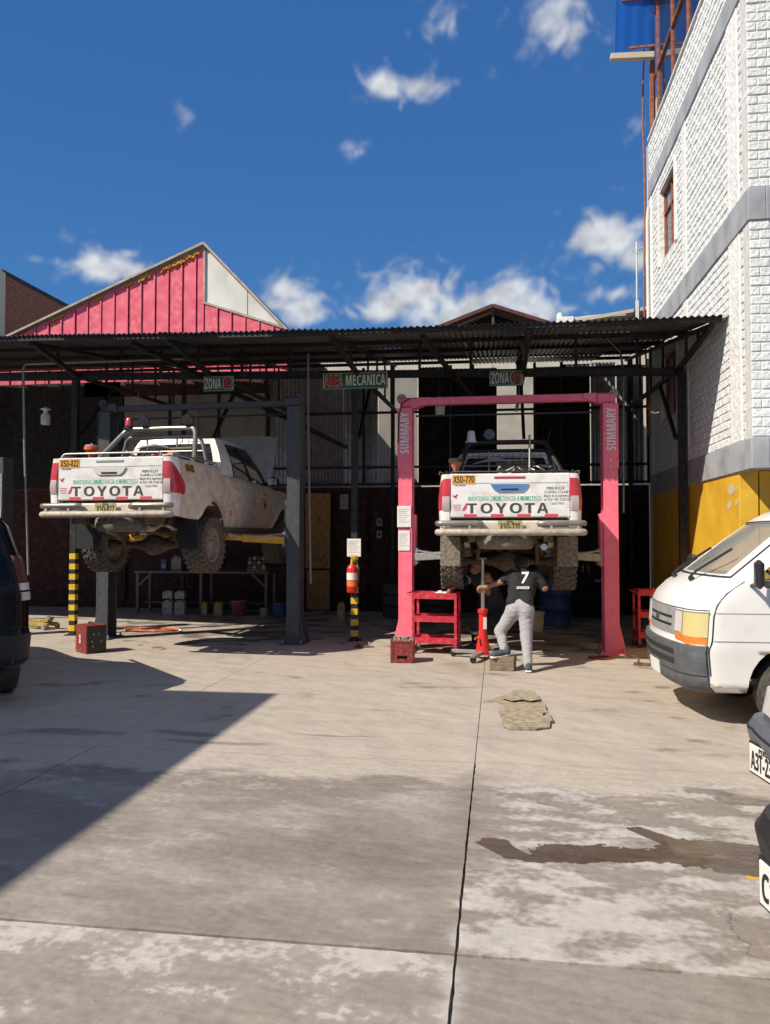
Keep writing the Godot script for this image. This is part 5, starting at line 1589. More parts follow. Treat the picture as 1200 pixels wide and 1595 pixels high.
func car_patch(parent: Node3D, lv: Array, called: String, u0: float, u1: float, y0: float, y1: float, off: float, m: Material, thick := .02, y0b := -1.0, y1b := -1.0) -> MeshInstance3D:
	# a plate following the body; y0b / y1b: limits at the u1 end
	if y0b < 0: y0b = y0
	if y1b < 0: y1b = y1
	var mb := MB.new()
	var rows := []
	var inn := []
	var nu := maxi(3, int(absf(u1 - u0) / .008))
	for j in 9:
		var row := []
		var row2 := []
		for i in nu + 1:
			var f := i / float(nu)
			var y := lerpf(lerpf(y0, y0b, f), lerpf(y1, y1b, f), j / 8.0)
			var l := car_level(lv, y)
			row.append(car_pt(l, lerpf(u0, u1, f), off))
			row2.append(car_pt(l, lerpf(u0, u1, f), off - thick))
		rows.append(row)
		inn.append(row2)
	mb.grid(rows, u1 > u0)
	for e in [0, 8]:
		var k := []
		for i in nu + 1: k.append([rows[e][i], inn[e][i]])
		mb.grid(k)
	for e in [0, nu]:
		var k := []
		for j in 9: k.append([rows[j][e], inn[j][e]])
		mb.grid(k)
	return part(mb, called, m, parent)
func car_shell(t: Node3D, lv: Array, paint: Material, inside: Material, arches: Array, windows: Array, lo: float, belt: float) -> void:
	# windows: [polygon in (z, y), ...] cut through both sides; front / rear screens as boxes
	var body := CSGMesh3D.new()
	body.name = "body"
	body.mesh = car_mesh(lv, 0.0, paint, level_ys(lv))
	t.add_child(body)
	var cav := CSGMesh3D.new()
	cav.name = "cavity"
	cav.operation = CSGShape3D.OPERATION_SUBTRACTION
	var top: float = lv[lv.size() - 1][0]
	cav.mesh = car_mesh(lv, -.05, inside, level_ys(lv, lo, top - .05))
	body.add_child(cav)
	for a in arches:   # [z, y, radius]
		var cy := CSGCylinder3D.new()
		cy.name = "arch"
		cy.operation = CSGShape3D.OPERATION_SUBTRACTION
		cy.radius = a[2]
		cy.height = 3.0
		cy.sides = 28
		cy.rotation.z = PI / 2
		cy.position = Vector3(0, a[1], a[0])
		cy.material = inside
		body.add_child(cy)
	for w in windows:
		var pg := CSGPolygon3D.new()
		pg.name = "opening"
		pg.operation = CSGShape3D.OPERATION_SUBTRACTION
		pg.polygon = w.poly
		pg.depth = w.depth
		pg.transform = w.xf
		pg.material = w.get("mat", paint)
		body.add_child(pg)
func side_opening(poly: Array) -> Dictionary:   # poly of (z, y)
	var p := PackedVector2Array()
	for q in poly: p.append(Vector2(q[0], q[1]))
	return {"poly": p, "depth": 3.0, "xf": Transform3D(Basis(Vector3(0, 0, 1), Vector3.UP, Vector3(-1, 0, 0)), Vector3(-1.5, 0, 0))}
func front_opening(poly: Array, z: float, depth: float) -> Dictionary:   # poly of (x, y), cut from z to z + depth
	var p := PackedVector2Array()
	for q in poly: p.append(Vector2(q[0], q[1]))
	return {"poly": p, "depth": depth, "xf": Transform3D(Basis(), Vector3(0, 0, z + depth))}

func make_van():
	var b := deg_to_rad(1.5)
	# front left corner stands near (1.88, -6.95); heading -x turned slightly to the street
	var t := thing("white_van", "old white delivery van with grey bumper and yellowed headlamp by the yellow wall", "van", Vector3(1.50, 0, -7.77), PI / 2 + b)
	var lv := [[.30, .10, 4.5, .76, .26, .2, .10], [.36, .03, 4.55, .82, .26, .2, .12], [.68, .0, 4.58, .845, .26, .2, .12], [.72, .03, 4.58, .845, .26, .2, .12], [1.0, .05, 4.58, .845, .26, .2, .12], [1.10, .10, 4.58, .84, .26, .2, .12], [1.20, .20, 4.57, .83, .27, .2, .12], [1.28, .33, 4.57, .82, .28, .2, .13], [1.60, .72, 4.55, .77, .28, .2, .15], [1.80, .98, 4.52, .71, .28, .2, .16], [1.88, 1.12, 4.48, .66, .28, .2, .16], [1.93, 1.32, 4.4, .56, .26, .2, .14], [1.95, 1.7, 4.2, .36, .2, .2, .1]]
	var side := side_opening([[.74, 1.20], [1.50, 1.20], [1.50, 1.74], [1.16, 1.74], [.66, 1.28]])
	var side2 := side_opening([[1.75, 1.22], [2.9, 1.22], [2.9, 1.72], [1.75, 1.72]])
	var ws := front_opening([[-.66, 1.31], [.66, 1.31], [.56, 1.77], [-.56, 1.77]], -.5, 2.2)
	car_shell(t, lv, M.van_white, M.plastic_black, [[.98, .34, .40], [3.5, .34, .40]], [side, side2, ws], .42, 1.2)
	car_patch(t, lv, "windscreen", -.105, .105, 1.27, 1.80, -.018, M.dusty_glass, .004)
	for s in [-1, 1]:
		car_patch(t, lv, "side_window", s * .125, s * .215, 1.17, 1.76, -.022, M.clear_glass, .004)
		car_patch(t, lv, "side_window", s * .215, s * .285, 1.2, 1.74, -.022, M.dark_glass, .004)
		# front end
		var hl := car_patch(t, lv, "headlamp", s * .048, s * .068, .80, .985, .008, M.lamp_clear, .03)
		car_patch(t, lv, "headlamp_lens", s * .069, s * .118, .775, .985, .010, M.lamp_yellowed, .03)
		car_patch(t, lv, "indicator", s * .050, s * .118, .735, .792, .010, M.lamp_orange, .03, .69, .768)
		car_patch(t, lv, "door_seam", s * .124, s * .1255, .45, 1.26, .005, M.rubber, .02)
		car_patch(t, lv, "side_moulding", s * .127, s * .34, .985, .99, .003, M.grille_grey, .01)
		car_patch(t, lv, "side_moulding", s * .127, s * .34, .745, .752, .003, M.grille_grey, .01)
		car_patch(t, lv, "door_seam", s * .2165, s * .2175, .45, 1.8, .005, M.rubber, .02)
		add_wheel(t, Vector3(s * .70, .315, .98), s, .315, .19, false, M.grey_steel, "van", .25)
		add_wheel(t, Vector3(s * .70, .315, 3.5), s, .315, .19, false, M.grey_steel, "van")
		var mb := MB.new()
		mb.rbox(Vector3(s * 1.0, 1.33, .62), Vector3(.16, .24, .07), .03, Basis(Vector3.UP, s * .2))
		var mi := part(mb, "mirror", M.plastic_black, t)
		tb("mirror_arm", [Vector3(s * .80, 1.22, .62), Vector3(s * .93, 1.24, .62), Vector3(s * 1.0, 1.27, .62)], .018, M.plastic_black, mi, 6)
	for y in [[1.285, 1.300], [1.775, 1.79]]: car_patch(t, lv, "screen_rubber", -.098, .098, y[0], y[1], .004, M.rubber, .012)
	for s in [-1, 1]:
		car_patch(t, lv, "screen_rubber", s * .0955, s * .099, 1.285, 1.79, .004, M.rubber, .012)
		car_patch(t, lv, "lamp_bezel", s * .0668, s * .0695, .77, .99, .014, M.grille_grey, .03)
		car_patch(t, lv, "lamp_bezel", s * .047, s * .119, .986, .994, .013, M.grille_grey, .03)
	car_patch(t, lv, "bonnet_seam", -.118, .118, 1.004, 1.011, .003, M.rubber, .012)
	car_patch(t, lv, "grille_panel", -.048, .048, .76, 1.0, .004, M.grille_grey, .03)
	for y in [.83, .90]: car_patch(t, lv, "grille_slot", -.040, .040, y, y + .022, .0065, M.plastic_black, .02)
	car_patch(t, lv, "badge", -.006, .006, .85, .91, .016, M.brushed, .02)
	car_patch(t, lv, "bumper", -.122, .122, .30, .705, .022, M.van_bumper, .05)
	car_patch(t, lv, "bumper_intake", -.055, .055, .60, .645, .0255, M.plastic_black, .02)
	car_patch(t, lv, "bumper_intake", -.055, .055, .51, .56, .0255, M.plastic_black, .02)
	car_patch(t, lv, "bumper_groove", -.122, .122, .445, .452, .0245, M.plastic_black, .01)
	var pl := car_patch(t, lv, "number_plate", -.018, .018, .36, .48, .034, M.plate_white, .01)
	# wipers on the screen
	for x in [-.28, .34]:
		var p0 := Vector3(x, 1.275, .33 - .03)
		tb("wiper", [p0 + Vector3(0, -.01, -.05), p0 + Vector3(-.05, .06, .01), p0 + Vector3(-.30, .26, .24)], .012, M.plastic_black, t, 6)
		bx("wiper_pivot", p0 + Vector3(0, -.02, -.03), Vector3(.05, .04, .05), M.plastic_black, t, .01)
	# interior
	bx("dashboard", Vector3(0, 1.08, .62), Vector3(1.45, .22, .35), M.plastic_black, t, .05)
	var sw := MB.new()
	var ring := []
	for k in 20: ring.append(Vector3(-.38, 1.22, .95) + Basis(Vector3.RIGHT, .9) * Vector3(cos(TAU * k / 20) * .2, 0, sin(TAU * k / 20) * .2))
	sw.tube(ring, .014, 6, false, true)
	sw.tube([Vector3(-.57, 1.22, .95), Vector3(-.19, 1.22, .95)], .015, 6)
	sw.tube([Vector3(-.38, 1.22, .95), Vector3(-.38, 1.05, .70)], .03, 6)
	part(sw, "steering_wheel", M.plastic_black, t)
	for x in [-.38, .38]:
		var se := bx("seat", Vector3(x, 1.0, 1.55), Vector3(.5, .8, .16), M.rubber, t, .06)
		bx("seat_cushion", Vector3(x, .68, 1.3), Vector3(.5, .16, .5), M.rubber, se, .05)
	bx("floor_pan", Vector3(0, .40, 2.4), Vector3(1.5, .05, 4.0), M.underbody, t)
	# torn sill strip hanging below the door
	var rng := RandomNumberGenerator.new()
	rng.seed = 8
	var sm := MB.new()
	var pts := []
	for k in 9: pts.append(Vector3(-.80 + rng.randf_range(-.01, .01), .395 - .035 * sin(k * .55) + rng.randf_range(-.012, .012), .27 + k * .042))
	sm.tube(pts, [.01, .022, .026, .02, .024, .018, .02, .024, .012], 7)
	part(sm, "torn_sill", M.truck_dusty, t)

func make_suv():
	var t := thing("black_suv", "glossy black off-roader parked at the left edge, tail lamp showing", "car", Vector3(-8.36, 0, -9.55), deg_to_rad(45))
	var lv := [[.36, .16, 4.50, .84, .25, .2, .1], [.44, .04, 4.60, .90, .26, .22, .12], [.70, .0, 4.62, .92, .26, .22, .12], [.74, .03, 4.54, .92, .26, .2, .12], [1.0, .06, 4.53, .92, .26, .2, .12], [1.06, .30, 4.53, .92, .26, .2, .14], [1.12, 1.20, 4.53, .91, .3, .2, .14], [1.20, 1.45, 4.52, .90, .3, .2, .14], [1.42, 1.75, 4.46, .86, .3, .2, .14], [1.75, 2.18, 4.28, .77, .3, .2, .15], [1.83, 2.35, 4.20, .72, .3, .2, .14], [1.87, 2.6, 4.0, .62, .25, .2, .1], [1.885, 2.9, 3.8, .4, .2, .2, .1]]
	var w1 := side_opening([[1.75, 1.22], [2.6, 1.22], [2.6, 1.68], [2.2, 1.68]])
	var w2 := side_opening([[2.68, 1.22], [3.5, 1.22], [3.5, 1.68], [2.68, 1.68]])
	var w3 := side_opening([[3.58, 1.24], [4.14, 1.30], [4.05, 1.66], [3.58, 1.68]])
	var rear := front_opening([[-.62, 1.40], [.62, 1.40], [.54, 1.72], [-.54, 1.72]], 3.9, 1.2)
	var fr := front_opening([[-.68, 1.24], [.68, 1.24], [.58, 1.70], [-.58, 1.70]], .8, 2.0)
	car_shell(t, lv, M.suv_black, M.plastic_black, [[.92, .40, .47], [3.66, .40, .47]], [w1, w2, w3, rear, fr], .5, 1.2)
	car_patch(t, lv, "rear_window", .445, .5, 1.37, 1.74, -.02, M.dark_glass, .004)
	car_patch(t, lv, "rear_window", -.445, -.5, 1.37, 1.74, -.02, M.dark_glass, .004)
	car_patch(t, lv, "windscreen", -.10, .10, 1.22, 1.74, -.02, M.dark_glass, .004)
	for s in [-1, 1]:
		car_patch(t, lv, "side_window", s * .145, s * .358, 1.2, 1.7, -.022, M.dark_glass, .004)
		car_patch(t, lv, "tail_lamp", s * .365, s * .418, 1.20, 1.44, .012, M.lamp_dark_red, .03, 1.20, 1.46)
		car_patch(t, lv, "reverse_lamp", s * .372, s * .416, 1.12, 1.19, .014, M.lamp_clear, .03)
		car_patch(t, lv, "reverse_lamp", s * .376, s * .414, 1.02, 1.10, .014, M.lamp_clear, .03)
		add_wheel(t, Vector3(s * .80, .385, .92), s, .385, .25, false, M.brushed, "suv")
		add_wheel(t, Vector3(s * .80, .385, 3.66), s, .385, .25, false, M.brushed, "suv")
		bx("roof_rack_rail", Vector3(s * .64, 1.90, 3.1), Vector3(.04, .04, 1.9), M.plastic_black, t, .01)
		car_patch(t, lv, "headlamp", s * .05, s * .12, .80, .98, .008, M.lamp_clear, .03)
	var em := lt("badge", [Vector2(.001, .0), Vector2(.075, .0), Vector2(.075, .012), Vector2(.06, .016), Vector2(.055, .006), Vector2(.001, .006)], 18, M.chrome, t, Transform3D(Basis(Vector3.RIGHT, PI / 2), Vector3(.42, 1.17, 4.54)))
	bx("nameplate", Vector3(.50, 1.03, 4.555), Vector3(.22, .03, .012), M.chrome, t, .003)
	car_patch(t, lv, "bumper", .37, .5, .40, .70, .012, M.plastic_black, .04)
	car_patch(t, lv, "bumper", -.37, -.5, .40, .70, .012, M.plastic_black, .04)
	bx("number_plate", Vector3(0, .92, 4.56), Vector3(.3, .15, .01), M.plate_white, t, .003)
	bx("floor_pan", Vector3(0, .44, 2.3), Vector3(1.5, .05, 3.6), M.underbody, t)
	for x in [-.4, .4]: bx("seat", Vector3(x, 1.0, 3.2), Vector3(.5, .8, .16), M.rubber, t, .06)
	tb("tow_loop", [Vector3(.62, .45, 4.6), Vector3(.64, .40, 4.68), Vector3(.70, .42, 4.70), Vector3(.72, .50, 4.66)], .012, M.plastic_black, t, 6)

func make_sedan(label: String, at: Vector3, yaw: float, paint: Material, bump: Material, plate: String):
	var t := thing("parked_sedan", label, "car", at, yaw, "cars parked nose in along the right edge")
	var lv := [[.22, .14, 4.10, .72, .24, .2, .14], [.34, .03, 4.22, .80, .25, .2, .18], [.50, .0, 4.25, .83, .26, .2, .18], [.56, .04, 4.24, .83, .26, .2, .18], [.74, .08, 4.24, .83, .27, .2, .18], [.80, .18, 4.22, .82, .28, .2, .18], [.92, 1.05, 3.75, .80, .3, .2, .2], [.96, 1.2, 3.55, .78, .3, .2, .2], [1.30, 1.80, 3.0, .62, .25, .2, .15], [1.37, 2.0, 2.85, .54, .22, .2, .12], [1.39, 2.2, 2.7, .36, .2, .2, .1]]
	var w1 := side_opening([[1.5, .98], [2.25, .98], [2.25, 1.28], [1.86, 1.28]])
	var w2 := side_opening([[2.32, .98], [3.2, 1.0], [2.95, 1.28], [2.32, 1.28]])
	var fr := front_opening([[-.62, 1.0], [.62, 1.0], [.48, 1.28], [-.48, 1.28]], .5, 1.8)
	car_shell(t, lv, paint, M.plastic_black, [[.82, .29, .35], [3.3, .29, .35]], [w1, w2, fr], .36, .96)
	car_patch(t, lv, "windscreen", -.10, .10, .97, 1.31, -.018, M.dark_glass, .004)
	for s in [-1, 1]:
		car_patch(t, lv, "side_window", s * .145, s * .358, .96, 1.3, -.02, M.dark_glass, .004)
		car_patch(t, lv, "headlamp", s * .036, s * .105, .60, .735, .012, M.lamp_clear, .03)
		car_patch(t, lv, "indicator", s * .108, s * .128, .60, .735, .012, M.lamp_orange, .03)
		add_wheel(t, Vector3(s * .72, .285, .82), s, .285, .18, false, M.brushed, "sedan")
		add_wheel(t, Vector3(s * .72, .285, 3.3), s, .285, .18, false, M.brushed, "sedan")
	car_patch(t, lv, "grille", -.034, .034, .62, .735, .010, M.plastic_black, .02)
	for y in [.65, .68, .71]: car_patch(t, lv, "grille_bar", -.033, .033, y, y + .008, .014, M.brushed, .02)
	car_patch(t, lv, "bumper", -.14, .14, .30, .56, .045, bump, .08)
	car_patch(t, lv, "bumper_lip", -.14, .14, .20, .285, .03, bump, .06)
	car_patch(t, lv, "bumper_groove", -.14, .14, .505, .515, .0475, M.plastic_black, .01)
	var l := car_level(lv, .42)
	var np := bx("number_plate", Vector3(.36, .37, l[1] - .015), Vector3(.34, .16, .012), M.plate_white, t, .004)
	text(plate, .10, M.letter_black, np, Vector3(.36, .362, l[1] - .0215), Basis(Vector3.UP, PI), .29)
	text("PERU", .028, M.letter_black, np, Vector3(.36, .432, l[1] - .0215), Basis(Vector3.UP, PI), .10)
	bx("plate_frame", Vector3(.36, .37, l[1] - .009), Vector3(.37, .185, .012), M.plastic_black, np, .004)
	bx("floor_pan", Vector3(0, .32, 2.2), Vector3(1.4, .05, 3.2), M.underbody, t)
func make_cars():
	make_van()
	make_suv()
	make_sedan("blue grey saloon with ribbed bumper parked just in front of the van", Vector3(1.52, .0, -4.25), PI / 2 + deg_to_rad(8), M.paint_bluegrey, M.bluegrey_bumper, "A3T-234")
	make_sedan("silver saloon with black bumper, nearest car at the right edge", Vector3(1.035, .0, -2.55), PI / 2 + deg_to_rad(8), M.paint_silver, M.plastic_black, "C1-538")

# ------------------------------------------------------------------ two post lifts
func make_lift(called: String, label: String, a: Vector3, b: Vector3, h: float, m: Material, arm: Material, arm_y: float, reach: Array, red: bool):
	var t := thing(called, label, "car lift", Vector3.ZERO, 0, "two post car lifts")
	for e in 2:
		var p: Vector3 = [a, b][e]
		var s: float = 1.0 if e == 0 else -1.0     # inwards
		var col := Node3D.new()
		col.name = "column"
		t.add_child(col, true)
		# C section open towards the car
		var W := .20
		var D := .30
		var ext := m
		var hx := 2.58
		for q in [["extension", Vector3(0, 0, D / 2 + .006), Vector3(W + .006, h - hx, .012)], ["extension", Vector3(-s * .106, 0, 0), Vector3(.012, h - hx, D)]]:
			bx(q[0], p + q[1] + Vector3(0, hx + (h - hx) / 2 + .02, 0), q[2], ext, col, .003)
		for q in [["web", Vector3(-s * .085, 0, 0), Vector3(.03, h, D)], ["flange", Vector3(.016 * s, 0, D / 2 - .012), Vector3(W - .028, h, .024)], ["flange", Vector3(.016 * s, 0, -D / 2 + .012), Vector3(W - .028, h, .024)]]:
			bx(q[0], p + q[1] + Vector3(0, h / 2 + .02, 0), q[2], m, col, .004)
		bx("base_plate", p + Vector3(0, .012, 0), Vector3(.36, .024, .50), m, col, .004)
		for z in [-1, 1]:
			var mb := MB.new()
			mb.prism(PackedVector2Array([Vector2(0, 0), Vector2(.10, 0), Vector2(0, .42)]), Transform3D(Basis(Vector3(-s, 0, 0), Vector3.UP, Vector3(0, 0, -s)), p + Vector3(-s * .1, .024, z * .10)), .012)
			part(mb, "gusset", m, col)
		var mbf := MB.new()
		mbf.prism(PackedVector2Array([Vector2(-.10, .024), Vector2(.10, .024), Vector2(.10, .40), Vector2(-.10, .40)]), Transform3D(Basis(), p + Vector3(0, 0, D / 2 + .012)), .010)
		part(mbf, "foot_plate", m, col)
		for q in [[-.14, .2], [.14, .2], [-.14, -.2], [.14, -.2]]: lt("anchor_bolt", [Vector2(.001, .05), Vector2(.014, .05), Vector2(.014, .02), Vector2(.022, .02), Vector2(.022, .0)], 8, M.grey_steel, col, Transform3D(Basis(), p + Vector3(q[0], .02, q[1])))
		# carriage and arms
		var car := bx("carriage", p + Vector3(s * .07, arm_y + .25, 0), Vector3(.16, .75, .22), m, t, .01)
		for k in 2:
			var tgt: Vector3 = reach[e][k]
			var o := p + Vector3(s * .16, arm_y, (.08 if k == 0 else -.08))
			var mid := o.lerp(tgt, .58)
			var am := br("arm", o, mid, .13, .11, arm, t, .008)
			br("arm_extension", o.lerp(tgt, .50), tgt, .09, .075, arm, am, .006)
			lt("pad", [Vector2(.001, .17), Vector2(.055, .17), Vector2(.06, .14), Vector2(.03, .13), Vector2(.03, .0), Vector2(.001, .0)], 14, M.rubber, am, Transform3D(Basis(), tgt + Vector3(0, -.01, 0)))
			br("arm_guard", o + Vector3(0, .1, .05), o.lerp(tgt, .45) + Vector3(0, .02, .07), .02, .02, M.grey_steel, am)
			lt("pin", [Vector2(.001, .13), Vector2(.03, .13), Vector2(.03, -.1), Vector2(.001, -.1)], 10, M.grey_steel, am, Transform3D(Basis(), o))
		# head with pulley
		var hd := bx("head", p + Vector3(s * .05, h + .10, 0), Vector3(.26, .15, .24), ext, t, .02)
		if red:
			var mp := MB.new()
			mp.prism(PackedVector2Array([Vector2(-.05, -.02), Vector2(.22, .06), Vector2(.34, .12), Vector2(.34, .18), Vector2(-.05, .18)]), Transform3D(Basis(Vector3(s, 0, 0), Vector3.UP, Vector3(0, 0, s)), p + Vector3(s * .02, h, s * .09)), .18)
			part(mp, "head_bracket", ext, t)
		lt("pulley", [Vector2(.001, .03), Vector2(.06, .03), Vector2(.07, .02), Vector2(.055, .0), Vector2(.07, -.02), Vector2(.06, -.03), Vector2(.001, -.03)], 18, M.grey_steel if red else ext, hd, Transform3D(Basis(Vector3.RIGHT, PI / 2), p + Vector3(-s * .06, h + .17, .06)))
	var ya := h + (.13 if red else .09)
	br("cross_beam", a + Vector3(.15, ya, 0), b + Vector3(-.15, ya, 0), .12, .11 if red else .09, m, t, .008)
	br("limit_bar", a + Vector3(.15, h - .09, .06), b + Vector3(-.15, h - .09, .06), .025, .025, M.black_steel, t)
	tb("hose", [a + Vector3(.06, h + .15, .14), a + Vector3(-.04, h + .1, .16), a + Vector3(-.09, h - .1, .165), a + Vector3(-.1, h - .5, .165)], .01, M.plastic_black, t, 5)
	return t
func make_lifts():
	var red: Node3D = make_lift("vehicle_lift", "red two post car lift with white SUMMARY lettering on both columns", Vector3(-1.33, 0, -11.3), Vector3(1.58, 0, -11.3), 3.50, M.lift_red, M.grey_steel, 1.34, [[Vector3(-.36, 1.40, -10.9), Vector3(-.36, 1.40, -12.4)], [Vector3(.66, 1.40, -10.9), Vector3(.66, 1.40, -12.4)]], true)
	for x in [-1.33 - .0, 1.58]:
		text("SUMMARY", .125, M.letter_white, red, Vector3(x + (.01 if x > 0 else -.004), 3.15, -11.3 + .165), Basis(Vector3.BACK, PI / 2), .60)
	for q in [[1.58, 2.62], [1.58, 2.72]]: bx("bolt_head", Vector3(q[0], q[1], -11.135), Vector3(.02, .02, .012), M.letter_white, red)
	make_lift("vehicle_lift", "black two post car lift with yellow arms under the left pickup", Vector3(-6.26, 0, -11.72), Vector3(-3.09, 0, -11.60), 3.62, M.lift_black, M.lift_arm, 1.58, [[Vector3(-5.28, 1.64, -11.2), Vector3(-5.22, 1.64, -13.0)], [Vector3(-4.30, 1.64, -11.2), Vector3(-4.22, 1.64, -13.0)]], false)
	# single column of the neighbouring lift at the far left
	var t := thing("lift_column", "worn grey lift column with a white notice behind the black car", "lift column", Vector3(-8.15, 0, -11.75))
	bx("post", Vector3(0, 1.48, 0), Vector3(.22, 2.92, .28), M.lift_black, t, .008)
	bx("cover", Vector3(0, 2.32, .148), Vector3(.2, .7, .014), M.grey_steel, t, .003)
	bx("cover", Vector3(-.01, 1.25, .148), Vector3(.2, .9, .014), M.grey_steel, t, .003)
	bx("base_plate", Vector3(0, .012, 0), Vector3(.4, .024, .5), M.lift_black, t)
	# notices
	var pp := [[Vector3(-8.16, 1.93, -11.585), .2, .27, "white notice on the worn grey lift column"], [Vector3(-1.345, 1.93, -11.14), .20, .31, "larger white notice on the left red lift column"], [Vector3(-1.345, 1.58, -11.14), .17, .29, "smaller lined notice on the left red lift column"], [Vector3(-2.235, 1.465, -11.935), .22, .28, "white sheet above the fire extinguisher"], [Vector3(-3.34, 2.40, -16.66), .19, .33, "grey printed notice on the maroon wall"]]
	for q in pp:
		var n := thing("paper_notice", q[3], "notice", q[0], 0, "paper notices")
		var sheet := bx("sheet", Vector3.ZERO, Vector3(q[1], q[2], .004), M.paper if q[0].z > -16 else M.grille_grey, n, .001)
		for k in 7:
			bx("print_line", Vector3(-.01 * (k % 3), q[2] * (.34 - k * .10), .0026), Vector3(q[1] * (.78 - .12 * ((k * 7) % 3)), .006, .0012), M.grille_grey if q[0].z > -16 else M.letter_black, n)
		if q[2] > .3 and q[0].z > -16: text("LLAME", .03, M.letter_black, n, Vector3(0, -.165, .0), Basis(), .16)

# ------------------------------------------------------------------ floor clutter
func make_cart(label: String, at: Vector3, turn: float, full: bool):
	var t := thing("tool_cart", label, "cart", at, turn, "red tool carts")
	var L := .62
	var D := .36
	for y in [.16, .46, .78]:
		var tr := bx("tray", Vector3(0, y, 0), Vector3(L, .012, D), M.cart_red, t)
		for s in [-1, 1]:
			bx("lip", Vector3(0, y + .03, s * (D / 2)), Vector3(L, .085, .012), M.cart_red, tr)
			bx("lip", Vector3(s * (L / 2), y + .03, 0), Vector3(.012, .085, D - .014), M.cart_red, tr)
	for sx in [-1, 1]:
		for sz in [-1, 1]:
			br("upright", Vector3(sx * (L / 2 - .01), .08, sz * (D / 2 - .01)), Vector3(sx * (L / 2 - .01), .83, sz * (D / 2 - .01)), .035, .035, M.cart_red, t)
			var c := lt("castor", [Vector2(.001, -.014), Vector2(.04, -.014), Vector2(.045, 0), Vector2(.04, .014), Vector2(.001, .014)], 14, M.rubber, t, Transform3D(Basis(Vector3.RIGHT, PI / 2), Vector3(sx * (L / 2 - .02), .045, sz * (D / 2 - .02))))
			bx("fork", Vector3(sx * (L / 2 - .02), .075, sz * (D / 2 - .02)), Vector3(.03, .03, .04), M.grey_steel, t)
	tb("handle", [Vector3(-L / 2, .80, -.13), Vector3(-L / 2 - .08, .84, -.13), Vector3(-L / 2 - .08, .84, .13), Vector3(-L / 2, .80, .13)], .012, M.cart_red, t, 6)
	return t
func bottle(called: String, label: String, cat: String, at: Vector3, w: float, h: float, m: Material, cap: Material, turn := 0.0, group := "jugs on the workshop floor"):
	var t := thing(called, label, cat, at, turn, group)
	var mb := MB.new()
	mb.prism(PackedVector2Array([Vector2(-w / 2, .012), Vector2(-w / 2 + .012, 0), Vector2(w / 2 - .012, 0), Vector2(w / 2, .012), Vector2(w / 2, h * .68), Vector2(w * .38, h * .80), Vector2(w * .1, h * .92), Vector2(-w * .16, h * .92), Vector2(-w * .46, h * .78), Vector2(-w / 2, h * .66)]), Transform3D(Basis(), Vector3(0, 0, w * .3)), w * .6)
	var b := part(mb, "body", m, t)
	tb("handle", [Vector3(w * .42, h * .62, 0), Vector3(w * .46, h * .80, 0), Vector3(w * .25, h * .93, 0), Vector3(w * .05, h * .92, 0)], w * .06, m, t, 6)
	lt("cap", [Vector2(.001, h), Vector2(w * .13, h), Vector2(w * .14, h * .91), Vector2(.001, h * .91)], 12, cap, t, Transform3D(Basis(), Vector3(-w * .12, 0, 0)))
	bx("label", Vector3(0, h * .36, w * .302), Vector3(w * .60, h * .30, .002), M.dimmed_plastic, t)
